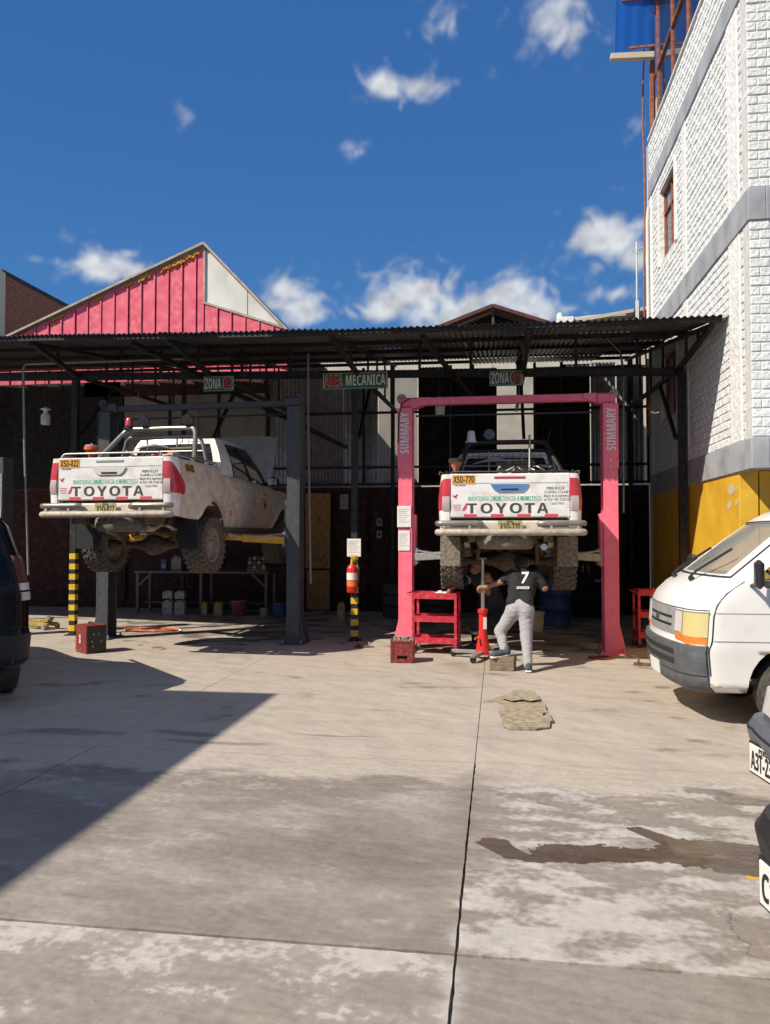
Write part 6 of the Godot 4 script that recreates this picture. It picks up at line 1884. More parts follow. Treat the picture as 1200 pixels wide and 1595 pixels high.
func make_props():
	# red crates
	var c := thing("bottle_crate", "scuffed red crate full of small parts beside the left red column", "crate", Vector3(-1.24, 0, -10.12), deg_to_rad(4))
	for s in [-1, 1]:
		bx("side", Vector3(s * .145, .15, 0), Vector3(.016, .29, .29), M.old_red, c, .004)
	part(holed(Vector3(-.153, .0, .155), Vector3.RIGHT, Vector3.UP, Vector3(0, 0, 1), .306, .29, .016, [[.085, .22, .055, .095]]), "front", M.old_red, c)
	bx("back", Vector3(0, .15, -.147), Vector3(.306, .29, .016), M.old_red, c, .004)
	bx("bottom", Vector3(0, .01, 0), Vector3(.27, .02, .28), M.old_red, c)
	for s in [-1, 1]: bx("rib", Vector3(s * .13, .145, .158), Vector3(.02, .28, .008), M.old_red, c)
	bx("rib", Vector3(0, .275, .158), Vector3(.24, .02, .008), M.old_red, c)
	bx("shade_board", Vector3(0, .10, .09), Vector3(.26, .15, .02), M.plastic_black, c)  # black board painting in the shade behind the crate's front slot
	var rng := RandomNumberGenerator.new()
	rng.seed = 3
	var heap := MB.new()
	for k in 70:
		var p := Vector3(rng.randf_range(-.13, .13), .27 + rng.randf_range(0, .035), rng.randf_range(-.13, .13))
		heap.rbox(p, Vector3(rng.randf_range(.012, .03), rng.randf_range(.01, .02), rng.randf_range(.012, .05)), .003, Basis(Vector3(rng.randf(), rng.randf(), rng.randf()).normalized(), rng.randf() * 3))
	var hp := part(heap, "hardware_heap", M.grey_steel, c)
	hp.set_meta("kind", "stuff")
	bx("heap_bed", Vector3(0, .25, 0), Vector3(.27, .02, .27), M.grey_steel, c)
	var d := thing("tool_case", "dark red steel box with a black front at the foot of the striped post", "tool box", Vector3(-5.73, 0, -10.3), deg_to_rad(-36))
	bx("case", Vector3(0, .19, 0), Vector3(.34, .38, .30), M.old_red, d, .008)
	bx("front_panel", Vector3(0.176, .19, 0), Vector3(.012, .35, .27), M.plastic_black, d, .003)
	for q in [[.27, .05], [.27, -.02], [.17, .07], [.17, -.06], [.10, .06]]: bx("switch", Vector3(.186, q[0], q[1]), Vector3(.014, .03, .025), M.grey_steel, d, .004)
	text("8A4E", .05, M.letter_white, d, Vector3(-.02, .20, .153), Basis(Vector3.BACK, PI / 2), .12)
	bx("lid", Vector3(0, .385, 0), Vector3(.345, .012, .305), M.old_red, d, .003)
	tb("carry_handle", [Vector3(-.08, .39, 0), Vector3(-.07, .42, 0), Vector3(.07, .42, 0), Vector3(.08, .39, 0)], .01, M.plastic_black, d, 6)
	# carts
	make_cart("red three shelf tool cart with rags in front of the left red column", Vector3(-.86, 0, -10.95), deg_to_rad(-6), true)
	var rag := thing("rag", "crumpled pale rag on the red tool cart", "rag", Vector3(-.78, .83, -10.9))
	var rm := MB.new()
	for k in 5: rm.ball(Vector3(-.06 + k * .035, .0 + .012 * sin(k * 2.0), .02 * cos(k * 3.0)), Vector3(.05, .028 + .012 * (k % 2), .045), 8, 6, Basis(Vector3.UP, k * .7))
	part(rm, "cloth", M.paper, rag)
	var wr := thing("spanner", "steel spanner lying on the red tool cart", "spanner", Vector3(-.95, .835, -10.86), .5)
	bx("shank", Vector3(0, 0, 0), Vector3(.22, .01, .022), M.brushed, wr, .003)
	for s in [-1, 1]: lt("jaw", [Vector2(.012, -.006), Vector2(.026, -.006), Vector2(.026, .006), Vector2(.012, .006), Vector2(.012, -.006)], 10, M.brushed, wr, Transform3D(Basis(), Vector3(s * .12, 0, 0)))
	make_cart("red tool cart in the dark right of the red lift, half hidden by the van", Vector3(2.35, 0, -12.0), deg_to_rad(3), false)
	# transmission jack
	var j := thing("gearbox_jack", "red upright gearbox jack with steel ram under the right pickup", "jack", Vector3(-.20, 0, -10.50), deg_to_rad(15))
	for a in 4:
		var an := TAU * a / 4 + .55
		var e := Vector3(cos(an), 0, sin(an)) * .42
		br("leg", Vector3(0, .09, 0), e + Vector3(0, .08, 0), .07, .045, M.grey_steel, j, .006)
		lt("castor", [Vector2(.001, -.02), Vector2(.04, -.02), Vector2(.045, 0), Vector2(.04, .02), Vector2(.001, .02)], 12, M.rubber, j, Transform3D(Basis(Vector3.RIGHT, PI / 2), e + Vector3(0, .045, 0)))
		bx("fork", e + Vector3(0, .085, 0), Vector3(.05, .035, .06), M.grey_steel, j, .006)
	lt("pump_body", [Vector2(.001, .06), Vector2(.105, .06), Vector2(.10, .10), Vector2(.058, .34), Vector2(.054, .40), Vector2(.054, .60), Vector2(.068, .61), Vector2(.068, .66), Vector2(.05, .67), Vector2(.001, .67)], 20, M.red_paint, j)
	bx("decal", Vector3(.015, .48, .056), Vector3(.045, .16, .006), M.paper, j)
	lt("ram", [Vector2(.026, .66), Vector2(.026, 1.0), Vector2(.022, 1.0), Vector2(.022, 1.34), Vector2(.001, 1.34)], 14, M.brushed, j)
	bx("saddle", Vector3(0, 1.345, 0), Vector3(.10, .02, .08), M.grey_steel, j, .005)
	br("pump_lever", Vector3(.1, .14, .02), Vector3(.28, .20, .12), .03, .02, M.grey_steel, j)
	tb("pedal", [Vector3(-.08, .30, .06), Vector3(-.14, .28, .12)], .012, M.lamp_orange, j, 6)
	# wooden block
	var wb := thing("wood_block", "short squared timber block under the worker's left foot", "wood block", Vector3(.06, 0, -9.68), deg_to_rad(-8))
	bx("block", Vector3(0, .085, 0), Vector3(.30, .17, .22), M.wood, wb, .008)
	for k in 3: bx("split", Vector3(-.03 + k * .05, .1713, .02 * k), Vector3(.10, .001, .004), M.underbody, wb)
	# flattened cardboard
	var cb := thing("flattened_cardboard", "torn sheet of dirty cardboard lying on the sunlit concrete", "cardboard", Vector3(0.22, .012, -7.35), 0)
	var shp := [[-.26, .50], [-.06, .86], [.02, .88], [.08, .83], [.17, .80], [.22, .40], [.23, -.02], [.17, -.1], [.24, -.40], [.21, -.58], [.10, -.66], [-.12, -.68], [-.18, -.60], [-.20, -.2], [-.22, .06], [-.16, .2], [-.20, .34]]
	var poly := PackedVector2Array()
	for i in shp.size():
		var p0 := Vector2(shp[i][0], shp[i][1])
		var q0 := Vector2(shp[(i + 1) % shp.size()][0], shp[(i + 1) % shp.size()][1])
		for k in 4: poly.append(p0.lerp(q0, k / 4.0) + Vector2(rng.randf_range(-.008, .008), rng.randf_range(-.008, .008)))
	var mb := MB.new()
	mb.prism(poly, Transform3D(Basis(Vector3.RIGHT, -PI / 2), Vector3(0, .008, 0)), .012)
	var cs := part(mb, "sheet", M.cardboard, cb)
	for k in 3: bx("crease", Vector3(-.10 + k * .10, .0085, .36), Vector3(.006, .003, .40), M.cardboard, cb)
	var fl := MB.new()
	fl.prism(PackedVector2Array([Vector2(-.19, .45), Vector2(-.02, .84), Vector2(.06, .80), Vector2(.15, .76), Vector2(.19, .42), Vector2(.10, .35), Vector2(.02, .40), Vector2(-.08, .33)]), Transform3D(Basis(Vector3.RIGHT, -PI / 2 + .035), Vector3(.0, .018, .0)), .005)
	part(fl, "torn_layer", M.cardboard, cb)
	br("edge_fold", Vector3(-.11, .006, .668), Vector3(.1, .006, .655), .012, .03, M.cardboard, cb)
	br("edge_fold", Vector3(.225, .008, .08), Vector3(.235, .02, .40), .03, .012, M.cardboard, cb)
	# fire extinguisher on the middle post
	var fe := thing("fire_extinguisher", "red fire extinguisher hung on the striped middle post", "extinguisher", Vector3(-2.25, .765, -11.86))
	lt("cylinder", [Vector2(.001, 0), Vector2(.075, 0), Vector2(.083, .012), Vector2(.083, .36), Vector2(.07, .41), Vector2(.035, .44), Vector2(.03, .46), Vector2(.001, .46)], 22, M.red_paint, fe)
	lt("label", [Vector2(.0838, .20), Vector2(.0838, .31)], 22, M.paper, fe)
	lt("label", [Vector2(.0838, .10), Vector2(.0838, .19)], 22, M.lamp_orange, fe)
	lt("valve", [Vector2(.001, .52), Vector2(.02, .52), Vector2(.022, .46), Vector2(.001, .46)], 12, M.stripe_yellow, fe)
	br("grip", Vector3(-.02, .53, .0), Vector3(.09, .55, .0), .022, .012, M.plastic_black, fe)
	tb("hose", [Vector3(.02, .49, 0), Vector3(.08, .48, .02), Vector3(.115, .38, .02), Vector3(.105, .15, .02)], .012, M.plastic_black, fe, 6)
	bx("bracket", Vector3(0, .36, -.07), Vector3(.12, .04, .03), M.black_steel, fe)
	bx("collar", Vector3(.02, .56, -.03), Vector3(.1, .05, .04), M.stripe_yellow, fe, .005)
	# work bench against the left part of the wall
	var wk := thing("work_bench", "long steel work bench against the maroon wall behind the left lift", "bench", Vector3(-6.2, 0, -15.9))
	bx("top", Vector3(0, .88, 0), Vector3(3.0, .05, .7), M.dimmed_steel, wk, .006)
	for x in [-1.42, 0.0, 1.42]:
		for z in [-.3, .3]: bx("leg", Vector3(x, .43, z), Vector3(.06, .86, .06), M.dimmed_steel, wk)
	for s in [-1, 1]: br("brace", Vector3(s * 1.39, .60, .3), Vector3(s * 1.1, .86, .3), .04, .04, M.dimmed_steel, wk)
	bx("shelf", Vector3(0, .22, -.1), Vector3(2.7, .03, .45), M.dimmed_steel, wk)
	bottle("fluid_jug", "white square jug on the floor under the bench, left one", "jug", Vector3(-6.86, .0, -15.45), .22, .33, M.dimmed_plastic, M.plastic_black)
	bottle("fluid_jug", "white square jug on the floor under the bench, right one", "jug", Vector3(-6.58, .0, -15.42), .22, .33, M.dimmed_plastic, M.plastic_black)
	bottle("fluid_jug", "grey jug stacked on the left white jug", "jug", Vector3(-6.86, .335, -15.45), .21, .17, M.dimmed_plastic, M.plastic_black)
	bottle("fluid_jug", "white jug stacked on the right white jug", "jug", Vector3(-6.58, .335, -15.42), .21, .17, M.dimmed_plastic, M.plastic_black)
	bottle("oil_bottle", "narrow yellow oil bottle on the floor", "bottle", Vector3(-6.02, .0, -15.35), .12, .30, M.dimmed_yellow, M.plastic_black)
	bottle("oil_bottle", "wide yellow oil bottle on the floor", "bottle", Vector3(-5.72, .0, -15.35), .18, .31, M.dimmed_yellow, M.plastic_black)
	bottle("oil_bottle", "tall yellow can beside the striped middle post", "bottle", Vector3(-2.98, .0, -14.6), .15, .40, M.dimmed_yellow, M.plastic_black)
	for q in [[-5.28, "red paint bucket under the bench end", M.old_red, .17, .30], [-4.42, "blue and red grease pail beside the black column", M.blue_plastic, .15, .28], [-4.75, "small white tub beside the bench leg", M.dimmed_plastic, .09, .16]]:
		var pb := thing("pail", q[1], "bucket", Vector3(q[0], 0, -15.35), 0, "pails on the workshop floor")
		lt("body", [Vector2(.001, .0), Vector2(q[3] * .85, .0), Vector2(q[3], q[4]), Vector2(q[3] * 1.06, q[4]), Vector2(q[3] * 1.06, q[4] - .03), Vector2(q[3] * .97, q[4] - .03)], 18, q[2], pb)
		lt("lid", [Vector2(.001, q[4] + .01), Vector2(q[3] * 1.04, q[4] + .01), Vector2(q[3] * 1.04, q[4] - .015)], 18, M.old_red if q[2] == M.blue_plastic else M.dimmed_plastic, pb)
		var hp2 := []
		for k in 9: hp2.append(Vector3(cos(PI * k / 8) * q[3] * 1.05, q[4] - .03 - sin(PI * k / 8) * q[3] * .7, q[3] * .55 * sin(PI * k / 8) + q[3] * .55))
		tb("bail", hp2, .004, M.grey_steel, pb, 4)
	bottle("oil_bottle", "pale plastic bottle standing on the bench left of the tyre", "bottle", Vector3(-6.85, .905, -15.8), .20, .34, M.dimmed_plastic, M.blue_plastic, .4)
	bottle("oil_bottle", "small dark bottle standing on the bench", "bottle", Vector3(-7.12, .905, -15.8), .13, .26, M.blue_plastic, M.plastic_black)
	var fb2 := thing("filter_box", "box of new oil filters on the right end of the bench", "box", Vector3(-5.02, .905, -15.8))
	bx("tray", Vector3(0, .02, 0), Vector3(.40, .04, .3), M.cardboard, fb2)
	for r in 3:
		for k in 4: lt("filter", [Vector2(.001, .045), Vector2(.042, .045), Vector2(.045, .03), Vector2(.045, -.045), Vector2(.001, -.045)], 12, M.dimmed_plastic if (r + k) % 2 else M.old_red, fb2, Transform3D(Basis(Vector3.RIGHT, PI / 2), Vector3(-.15 + k * .1, .085 + r * .093, .08)))
	# things along the wall to the right
	var pw := thing("plywood_panel", "yellowish plywood panel leaning on the maroon wall with scrawled marks", "panel", Vector3(-3.92, 0, -16.62))
	bx("board", Vector3(0, 1.76, 0), Vector3(.56, 1.66, .02), M.plywood, pw, .002)
	bx("board", Vector3(.02, .46, .03), Vector3(.52, .86, .02), M.plywood, pw, .002)
	for q in [[-.10, 1.62, .16, .3], [.05, 1.66, .12, -.2], [-.08, 1.18, .14, .9], [0.02, 1.16, .16, -1.1], [.12, 1.18, .15, 1.0], [-.15, 1.20, .12, 1.2], [.0, 2.0, .10, .6], [.06, 2.0, .1, -.8]]: bx("scrawl", Vector3(q[0], q[1], .0112), Vector3(q[2], .014, .002), M.letter_black, pw, 0, Basis(Vector3.BACK, q[3]))
	for q in [[-2.55, 1.95, "upper small wall switch box on the maroon wall"], [-2.55, 1.68, "lower small wall switch box on the maroon wall"]]:
		var sb := thing("switch_box", q[2], "switch", Vector3(q[0], q[1], -16.64), 0, "switch boxes")
		bx("plate", Vector3.ZERO, Vector3(.12, .17, .04), M.grille_grey, sb, .008)
		bx("rocker", Vector3(0, .0, .022), Vector3(.05, .07, .012), M.plastic_black, sb, .003)
	var wm := MB.new()
	var tyre_stack := [[-2.0, .11, -15.7], [-2.0, .34, -15.68], [-1.98, .57, -15.7], [-1.25, .11, -15.9], [-1.27, .34, -15.9]]
	for i in tyre_stack.size():
		var q: Array = tyre_stack[i]
		var ty := thing("old_tyre", ["bottom tyre of the taller dark stack behind the extinguisher", "middle tyre of the taller dark stack behind the extinguisher", "top tyre of the taller dark stack behind the extinguisher", "bottom tyre of the short stack behind the red column", "top tyre of the short stack behind the red column"][i], "tyre", Vector3(q[0], q[1], q[2]), 0, "stacked old tyres")
		var tm := meshnode(tyre_mesh(.34, .22, false), "carcass", ty)
		tm.rotation.z = PI / 2
	# blue barrel, white tub and red trolley in the shade under the right pickup
	var bb := thing("oil_drum", "blue drum in the shade behind the right pickup", "drum", Vector3(1.05, 0, -14.6))
	lt("shell", [Vector2(.001, 0), Vector2(.28, 0), Vector2(.29, .02), Vector2(.28, .04), Vector2(.28, .28), Vector2(.295, .30), Vector2(.28, .32), Vector2(.28, .56), Vector2(.295, .58), Vector2(.28, .60), Vector2(.28, .84), Vector2(.29, .86), Vector2(.27, .87), Vector2(.001, .85)], 24, M.blue_plastic, bb)
	lt("bung", [Vector2(.001, .89), Vector2(.035, .89), Vector2(.035, .85)], 10, M.grey_steel, bb, Transform3D(Basis(), Vector3(.15, 0, .05)))
	var wt := thing("waste_tub", "white plastic tub with oily stains behind the worker", "tub", Vector3(.62, 0, -13.6))
	lt("body", [Vector2(.001, 0), Vector2(.15, 0), Vector2(.18, .34), Vector2(.19, .34), Vector2(.19, .31), Vector2(.17, .31)], 18, M.truck_dusty, wt)
	lt("content", [Vector2(.001, .30), Vector2(.17, .30)], 18, M.underbody, wt)
	tb("bail", [Vector3(-.18, .32, 0), Vector3(-.12, .42, .03), Vector3(.1, .43, .03), Vector3(.18, .32, 0)], .005, M.grey_steel, wt, 4)
	var ob := thing("tall_cabinet", "dark steel cabinet with pale handles right of the red lift", "cabinet", Vector3(1.75, 0, -16.2))
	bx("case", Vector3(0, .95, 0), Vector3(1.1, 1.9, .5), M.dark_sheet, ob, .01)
	for x in [-.27, .27]:
		var dr := bx("door", Vector3(x, .95, .256), Vector3(.52, 1.8, .014), M.dark_sheet, ob, .004)
		bx("handle", Vector3(x * .2, 1.0, .27), Vector3(.03, .14, .03), M.grille_grey, dr, .005)
	for y in [.75, 1.35]: bx("label_holder", Vector3(.25, y, .266), Vector3(.16, .05, .006), M.grille_grey, ob)
	# hose coil, floor jack, scraps
	var hc := thing("hose_coil", "orange air hose coiled on the sunlit floor behind the left lift", "hose", Vector3(-5.95, .015, -12.72))
	var pts := []
	for k in 120:
		var an := k * .34
		var r := .16 + .17 * (.5 + .5 * sin(k * .11)) + .05 * sin(k * .77)
		pts.append(Vector3(cos(an) * r * 1.45 + .05 * sin(k * .21), .006 + .016 * (.5 + .5 * sin(k * 1.9)), sin(an) * r * .8))
	tb("coil", pts, .008, M.hose_orange, hc, 5)
	lt("nozzle", [Vector2(.001, 0), Vector2(.014, 0), Vector2(.016, .05), Vector2(.006, .08), Vector2(.001, .08)], 8, M.brushed, hc, Transform3D(Basis(Vector3.BACK, PI / 2), Vector3(.56, .01, .03)))
	var fj := thing("floor_jack", "yellow trolley jack lying behind the black car at far left", "jack", Vector3(-8.05, 0, -12.75), deg_to_rad(-20))
	bx("frame", Vector3(0, .085, .1), Vector3(.62, .07, .05), M.dimmed_yellow, fj, .01)
	bx("frame", Vector3(0, .085, -.1), Vector3(.62, .07, .05), M.dimmed_yellow, fj, .01)
	br("lift_arm", Vector3(-.2, .10, 0), Vector3(.24, .16, 0), .1, .05, M.dimmed_yellow, fj)
	lt("saddle", [Vector2(.001, .21), Vector2(.05, .21), Vector2(.06, .23), Vector2(.06, .17), Vector2(.001, .17)], 12, M.grey_steel, fj, Transform3D(Basis(), Vector3(.24, 0, 0)))
	for q in [[-.25, .14], [-.25, -.14], [.25, .14], [.25, -.14]]: lt("wheel", [Vector2(.001, -.02), Vector2(.05, -.02), Vector2(.05, .02), Vector2(.001, .02)], 12, M.grey_steel, fj, Transform3D(Basis(Vector3.RIGHT, PI / 2), Vector3(q[0], .05, q[1])))
	tb("handle", [Vector3(-.25, .12, 0), Vector3(-.7, .2, .05)], .016, M.dimmed_yellow, fj, 8)
	for q in [[-1.98, -11.3, "small rusty bracket on the floor left of the red lift", 0.3], [1.84, -10.28, "short dark steel bracket on the floor before the white van", -.2]]:
		var sc := thing("steel_bracket", q[2], "bracket", Vector3(q[0], 0, q[1]), q[3], "steel scraps on the floor")
		bx("plate", Vector3(0, .012, 0), Vector3(.24, .02, .12), M.underbody, sc, .004)
		bx("upright", Vector3(-.06, .045, 0), Vector3(.02, .09, .12), M.underbody, sc, .003)
		bx("upright", Vector3(.10, .035, 0), Vector3(.02, .07, .12), M.mud_steel, sc, .003)
	var rb2 := thing("air_line", "short reddish air line lying by the right red column", "hose", Vector3(1.36, .01, -10.72))
	var rp := []
	for k in 30: rp.append(Vector3(cos(k * .5) * (.10 + .003 * k), .004 + .002 * (k % 3), sin(k * .5) * (.08 + .002 * k)))
	tb("loop", rp, .009, M.old_red, rb2, 5)

# ------------------------------------------------------------------ people: smooth-joined tapered bones meshed as surface nets
func sdf_mesh(bones: Array, k: float, cell: float, m: Material, fold := 0.0, cut: Array = []) -> ArrayMesh:   # bone: [a, b, ra, rb]; cut: [point, normal] keeps the side the normal points to
	var lo := Vector3(1e9, 1e9, 1e9)
	var hi := -lo
	for b in bones:
		var r := maxf(b[2], b[3]) + k + cell * 2
		for p in [b[0], b[1]]:
			lo = lo.min(p - Vector3.ONE * r)
			hi = hi.max(p + Vector3.ONE * r)
	var n := Vector3i((hi - lo) / cell) + Vector3i(3, 3, 3)
	var f := PackedFloat32Array()
	f.resize(n.x * n.y * n.z)
	f.fill(1.0)
	var nz := noise(17, 9.0, 3)
	for b in bones:
		var a: Vector3 = b[0]
		var ab: Vector3 = b[1] - a
		var l2 := maxf(ab.length_squared(), 1e-8)
		var r := maxf(b[2], b[3]) + k + cell * 2
		var i0 := Vector3i((a.min(b[1]) - Vector3.ONE * r - lo) / cell).clamp(Vector3i.ZERO, n - Vector3i.ONE)
		var i1 := Vector3i((a.max(b[1]) + Vector3.ONE * r - lo) / cell).clamp(Vector3i.ZERO, n - Vector3i.ONE)
		for z in range(i0.z, i1.z + 1):
			for y in range(i0.y, i1.y + 1):
				var base := (z * n.y + y) * n.x
				for x in range(i0.x, i1.x + 1):
					var p := lo + Vector3(x, y, z) * cell
					var t := clampf((p - a).dot(ab) / l2, 0, 1)
					var d := (p - a - ab * t).length() - lerpf(b[2], b[3], t)
					var o := f[base + x]
					var h := maxf(k - absf(o - d), 0.0) / k
					f[base + x] = minf(o, d) - h * h * k * .25
	if fold > 0.0 or cut.size():
		for z in n.z:
			for y in n.y:
				var base := (z * n.y + y) * n.x
				for x in n.x:
					var v := f[base + x]
					if v < .05 and v > -.05:
						var p := lo + Vector3(x, y, z) * cell
						if fold > 0.0: v += fold * nz.get_noise_3d(p.x * 1.2, p.y * 2.2, p.z * 1.2)
						f[base + x] = v
					for c in cut:
						var p2 := lo + Vector3(x, y, z) * cell
						f[base + x] = maxf(f[base + x], -(p2 - c[0]).dot(c[1]))
	var st := SurfaceTool.new()
	st.begin(Mesh.PRIMITIVE_TRIANGLES)
	st.set_smooth_group(1)
	var idx := {}
	var cnt := 0
	var sx := 1
	var sy := n.x
	var sz := n.x * n.y
	var off := [0, sx, sy, sx + sy, sz, sx + sz, sy + sz, sx + sy + sz]
	var cv := [Vector3(0, 0, 0), Vector3(1, 0, 0), Vector3(0, 1, 0), Vector3(1, 1, 0), Vector3(0, 0, 1), Vector3(1, 0, 1), Vector3(0, 1, 1), Vector3(1, 1, 1)]
	var eds := [[0, 1], [2, 3], [4, 5], [6, 7], [0, 2], [1, 3], [4, 6], [5, 7], [0, 4], [1, 5], [2, 6], [3, 7]]
	var verts := PackedVector3Array()
	for z in n.z - 1:
		for y in n.y - 1:
			for x in n.x - 1:
				var i := z * sz + y * sy + x
				var v0 := f[i]
				if absf(v0) > cell * 2.5: continue
				var s := Vector3.ZERO
				var c := 0
				for e in eds:
					var p := f[i + off[e[0]]]
					var q := f[i + off[e[1]]]
					if (p < 0) != (q < 0):
						s += cv[e[0]].lerp(cv[e[1]], p / (p - q))
						c += 1
				if c == 0: continue
				idx[i] = cnt
				cnt += 1
				verts.append(lo + (Vector3(x, y, z) + s / c) * cell)
	for v in verts: st.add_vertex(v)
	for i in idx:
		for ax in 3:
			var d: int = [sx, sy, sz][ax]
			var u: int = [sy, sz, sx][ax]
			var w: int = [sz, sx, sy][ax]
			var p := f[i]
			var q := f[i + d]
			if (p < 0) == (q < 0): continue
			if not (idx.has(i - u) and idx.has(i - w) and idx.has(i - u - w)): continue
			var a: int = idx[i]; var b: int = idx[i - u]; var c2: int = idx[i - u - w]; var e2: int = idx[i - w]
			if p < 0:
				for t in [a, c2, b, a, e2, c2]: st.add_index(t)
			else:
				for t in [a, b, c2, a, c2, e2]: st.add_index(t)
	st.generate_normals()
	var am := st.commit()
	am.surface_set_material(0, m)
	return am
func hand_bones(w: Vector3, dir: Vector3, palm_n: Vector3, grip: float, side: float) -> Array:   # five fingers curling around palm_n
	var out := []
	dir = dir.normalized()
	palm_n = (palm_n - dir * palm_n.dot(dir)).normalized()
	var across := dir.cross(palm_n) * side
	for i in 4:
		var o := w + dir * .075 + across * (-.03 + i * .02)
		out.append([w + across * (-.022 + i * .015), o, .014, .011])
		var l: float = [.036, .042, .040, .031][i]
		var d1 := (dir * cos(grip) + palm_n * sin(grip))
		var d2 := (dir * cos(grip * 2.2) + palm_n * sin(grip * 2.2))
		out.append([o, o + d1 * l, .0095, .009])
		out.append([o + d1 * l, o + d1 * l + d2 * l * .8, .009, .0078])
	var t0 := w + dir * .02 - across * .03
	var td := (dir * .55 - across * .5 + palm_n * .65).normalized()
	out.append([w, t0, .016, .014])
	out.append([t0, t0 + td * .04, .013, .0105])
	out.append([t0 + td * .04, t0 + td * .04 + (td + palm_n * .5).normalized() * .03, .0105, .009])
	return out
func make_people():
	# worker with his back to the yard, leaning in under the right pickup
	var V := func(a: float, b: float, c: float): return Vector3(a, b, c)
	var p := thing("person", "person in black shirt numbered 7 and grey jeans leaning under the right pickup", "person")
	var hipL := Vector3(.20, .72, -9.76); var hipR := Vector3(.345, .72, -9.73)
	var knL := Vector3(.03, .455, -9.80); var knR := Vector3(.345, .40, -9.66)
	var anL := Vector3(.085, .235, -9.67); var anR := Vector3(.36, .085, -9.52)
	var waist := Vector3(.275, .84, -9.83)
	var chest := Vector3(.315, 1.05, -9.99)
	var neck := Vector3(.325, 1.20, -10.14)
	var head := Vector3(.30, 1.265, -10.27)
	var shL := Vector3(.175, 1.145, -10.07); var shR := Vector3(.475, 1.15, -10.04)
	var elL := Vector3(.055, 1.065, -10.03); var haL := Vector3(-.165, .965, -10.33)
	var elR := Vector3(.585, .99, -9.98); var haR := Vector3(.52, 1.12, -10.22)
	var skin := [[head + Vector3(0, .02, .01), head + Vector3(-.005, -.03, -.03), .088, .07], [head + Vector3(-.004, -.015, -.09), head + Vector3(-.005, -.03, -.105), .016, .012], [head + Vector3(-.085, -.01, 0), head + Vector3(-.09, .015, .01), .014, .016], [head + Vector3(.085, -.01, 0), head + Vector3(.09, .015, .01), .014, .016], [neck, head, .05, .052], [neck, chest, .052, .075], [chest, waist, .085, .08], [waist, hipL, .08, .07], [waist, hipR, .08, .07],
		[chest + Vector3(-.06, .04, 0), shL, .055, .045], [chest + Vector3(.06, .04, 0), shR, .055, .045], [shL, elL, .048, .040], [elL, haL, .040, .027], [shR, elR, .048, .040], [elR, haR, .040, .027], [hipL, knL, .06, .048], [knL, anL, .048, .034], [hipR, knR, .06, .048], [knR, anR, .048, .034], [anL, anL + Vector3(-.12, -.045, .05), .035, .03], [anR, anR + Vector3(.01, -.045, -.13), .035, .03]]
	skin.append_array(hand_bones(haL, Vector3(-.5, -.1, -.55), Vector3(-.4, -.3, -.2), .75, 1.0))
	skin.append_array(hand_bones(haR, Vector3(-.2, .6, -.6), Vector3(-.3, -.2, -.4), .5, -1.0))
	meshnode(sdf_mesh(skin, .03, .011, M.skin), "body", p)
	var shirt := [[chest + Vector3(-.075, .0, .02), waist + Vector3(-.055, 0, .0), .105, .098], [chest + Vector3(.075, .0, .02), waist + Vector3(.055, 0, .0), .105, .098], [waist + Vector3(-.05, .0, 0), hipL + Vector3(.0, .09, 0), .098, .10], [waist + Vector3(.05, 0, 0), hipR + Vector3(.0, .09, 0), .098, .10], [chest + Vector3(-.08, .06, -.02), shL, .095, .068], [chest + Vector3(.08, .06, -.02), shR, .095, .068], [neck + Vector3(0, -.02, .01), chest, .075, .10], [shL, shL.lerp(elL, .82), .068, .062], [shR, shR.lerp(elR, .80), .068, .062]]
	var sh := meshnode(sdf_mesh(shirt, .045, .012, M.shirt_black, .012, [[Vector3(.27, .745, -9.74), Vector3(0, .95, .1)]]), "shirt", p)
	# number and name on the back of the shirt; the back slopes up and away
	var up := (chest - waist).normalized()
	var outn := up.cross(Vector3.RIGHT) * -1.0
	if outn.z < 0: outn = -outn
	var bs := Basis(Vector3.RIGHT, up, outn)
	var bc := waist.lerp(chest, .62) + outn * .122
	text("7", .17, M.letter_white, p, bc + up * .095 + Vector3(.02, 0, 0), bs, .085, true, .008, "shirt_number")
	text("NONOOOR", .04, M.letter_white, p, bc - up * .055 + Vector3(.02, 0, 0), bs, .155, true, .008, "shirt_name")
	text("VIRUAR", .022, M.letter_white, p, bc + up * .20 + Vector3(.015, 0, 0) - outn * .012, bs, .10, true, .008, "shirt_name")
	var tr := [[hipL + Vector3(.02, .06, 0), hipR + Vector3(-.02, .06, 0), .108, .108], [hipL + Vector3(0, .0, .03), hipL + Vector3(0, -.02, .03), .098, .09], [hipR + Vector3(0, .0, .03), hipR + Vector3(0, -.02, .03), .098, .09], [hipL, knL, .10, .07], [knL, anL + Vector3(0, -.02, 0), .07, .05], [hipR, knR, .10, .07], [knR, anR + Vector3(0, .0, 0), .07, .052]]
	meshnode(sdf_mesh(tr, .03, .012, M.jeans_grey, .007), "jeans", p)
	for q in [[Vector3(.11, .22, -9.66), Vector3(-.055, .195, -9.585)], [Vector3(.362, .055, -9.50), Vector3(.372, .045, -9.66)]]:
		var a: Vector3 = q[0]
		var b: Vector3 = q[1]
		var so := meshnode(sdf_mesh([[a, b, .042, .034], [a, a + Vector3(0, .035, 0), .042, .04], [a.lerp(b, .5), a.lerp(b, .9), .04, .036]], .02, .008, M.shoe_grey), "shoe", p)
		var d := (b - a).normalized()
		var sole := MB.new()
		sole.bar(a - d * .045 + Vector3(0, -.036, 0), b + d * .035 + Vector3(0, -.030, 0), .075, .022, Vector3.UP, .008)
		part(sole, "sole", M.letter_white, so)
	meshnode(sdf_mesh([[head + Vector3(0, .025, .02), head + Vector3(0, .035, -.03), .092, .085], [head + Vector3(0, -.015, .05), head + Vector3(0, .03, .02), .07, .085]], .03, .009, M.hair, .008), "hair", p)
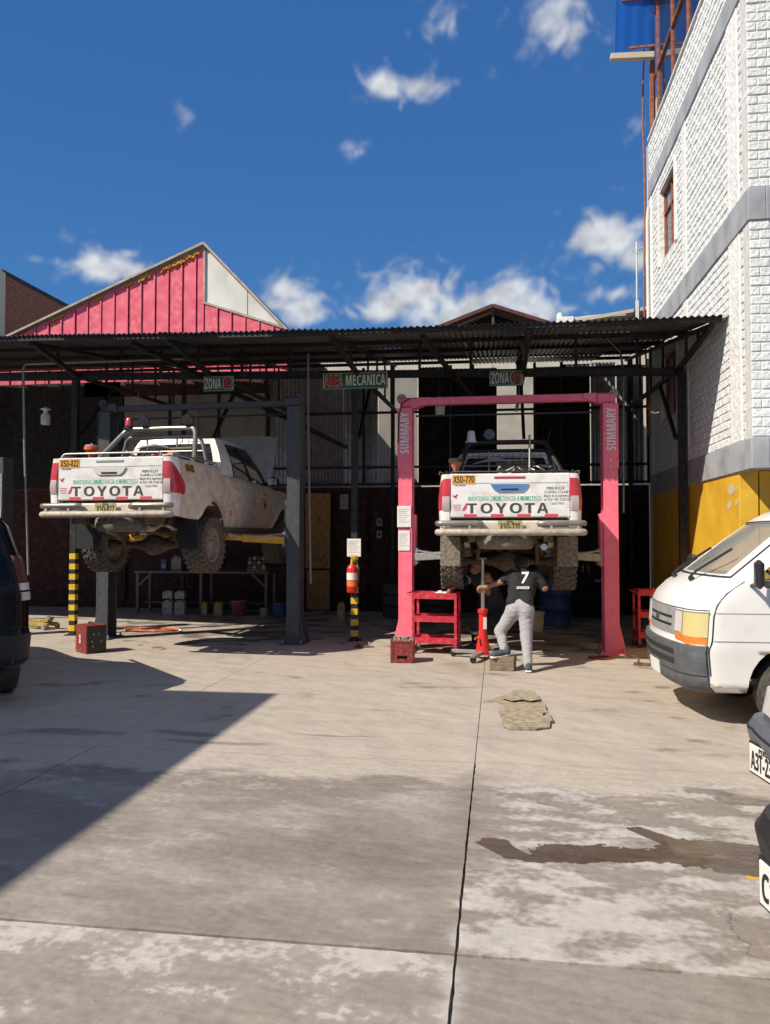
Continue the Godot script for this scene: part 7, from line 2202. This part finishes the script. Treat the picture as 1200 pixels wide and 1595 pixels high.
	# second worker behind the jack in dark overalls
	var s := thing("person", "person in dark navy overalls crouching behind the red jack", "person")
	hipL = Vector3(-.17, .64, -11.32); hipR = Vector3(.0, .64, -11.36)
	knL = Vector3(-.33, .45, -11.10); knR = Vector3(.06, .37, -11.16)
	anL = Vector3(-.31, .09, -11.22); anR = Vector3(.07, .09, -11.36)
	waist = Vector3(-.09, .76, -11.34)
	chest = Vector3(-.20, .99, -11.27)
	neck = Vector3(-.26, 1.10, -11.20)
	head = Vector3(-.315, 1.20, -11.14)
	shL = Vector3(-.37, 1.06, -11.16); shR = Vector3(-.06, 1.06, -11.30)
	elL = Vector3(-.52, .98, -11.02); haL = Vector3(-.62, .925, -10.88)
	elR = Vector3(-.04, .93, -11.10); haR = Vector3(-.10, 1.03, -10.92)
	skin = [[head + Vector3(0, .025, 0), head + Vector3(-.02, -.035, .02), .088, .068], [head + Vector3(-.05, -.01, .085), head + Vector3(-.055, -.03, .095), .016, .013], [head + Vector3(-.085, 0, -.02), head + Vector3(-.09, .02, -.02), .014, .016], [neck, head, .05, .052], [neck, chest, .06, .10], [chest, waist, .12, .11], [waist, hipL, .10, .085], [waist, hipR, .10, .085], [chest, shL, .09, .05], [chest, shR, .09, .05], [shL, elL, .048, .04], [elL, haL, .04, .027], [shR, elR, .048, .04], [elR, haR, .04, .027], [hipL, knL, .075, .055], [knL, anL, .055, .038], [hipR, knR, .075, .055], [knR, anR, .055, .038], [anL, anL + Vector3(-.09, -.05, .10), .035, .03], [anR, anR + Vector3(-.01, -.05, .12), .035, .03]]
	skin.append_array(hand_bones(haL, Vector3(-.6, -.3, .5), Vector3(.2, -.6, .2), .6, 1.0))
	skin.append_array(hand_bones(haR, Vector3(-.3, .6, .5), Vector3(-.4, 0, -.3), .6, -1.0))
	meshnode(sdf_mesh(skin, .03, .012, M.skin), "body", s)
	var ov := [[chest + Vector3(-.06, 0, 0), waist + Vector3(-.05, 0, 0), .115, .11], [chest + Vector3(.07, 0, -.02), waist + Vector3(.05, 0, 0), .115, .11], [waist, hipL, .12, .11], [waist, hipR, .12, .11], [chest, shL, .10, .072], [chest, shR, .10, .072], [shL, elL, .07, .055], [elL, haL.lerp(elL, .15), .055, .042], [shR, elR, .07, .055], [elR, haR.lerp(elR, .15), .055, .042], [hipL, knL, .105, .078], [knL, anL + Vector3(0, .02, 0), .078, .058], [hipR, knR, .105, .078], [knR, anR + Vector3(0, .02, 0), .078, .058], [neck, chest, .075, .10]]
	meshnode(sdf_mesh(ov, .04, .013, M.shirt_navy, .014), "overalls", s)
	for q in [[shL, elL], [knL, anL]]:
		var a: Vector3 = q[0].lerp(q[1], .45)
		var d: Vector3 = (q[1] - q[0]).normalized()
		var xf := Transform3D(Basis(Quaternion(Vector3.UP, d)), a)
		var rr := .066 if q[0] == shL else .074
		lt("reflective_band", [Vector2(rr, -.022), Vector2(rr + .004, -.02), Vector2(rr + .003, .02), Vector2(rr, .022)], 18, M.grille_grey, s, xf)
	for q in [[anL, anL + Vector3(-.11, -.035, .12)], [anR, anR + Vector3(-.01, -.035, .15)]]:
		meshnode(sdf_mesh([[q[0] + Vector3(.02, -.035, -.03), q[1], .045, .04], [q[0] + Vector3(0, -.03, 0), q[0] + Vector3(0, .06, 0), .046, .046]], .02, .009, M.plastic_black), "boot", s)
	meshnode(sdf_mesh([[head + Vector3(0, .035, -.015), head + Vector3(0, .04, -.03), .092, .09]], .03, .010, M.hair, .006), "hair", s)

func _ready():
	make_camera_and_light()
	make_materials()
	make_ground()
	make_white_building()
	make_left_building()
	make_back()
	make_canopy()
	make_trucks()
	make_cars()
	make_lifts()
	make_props()
	make_people()
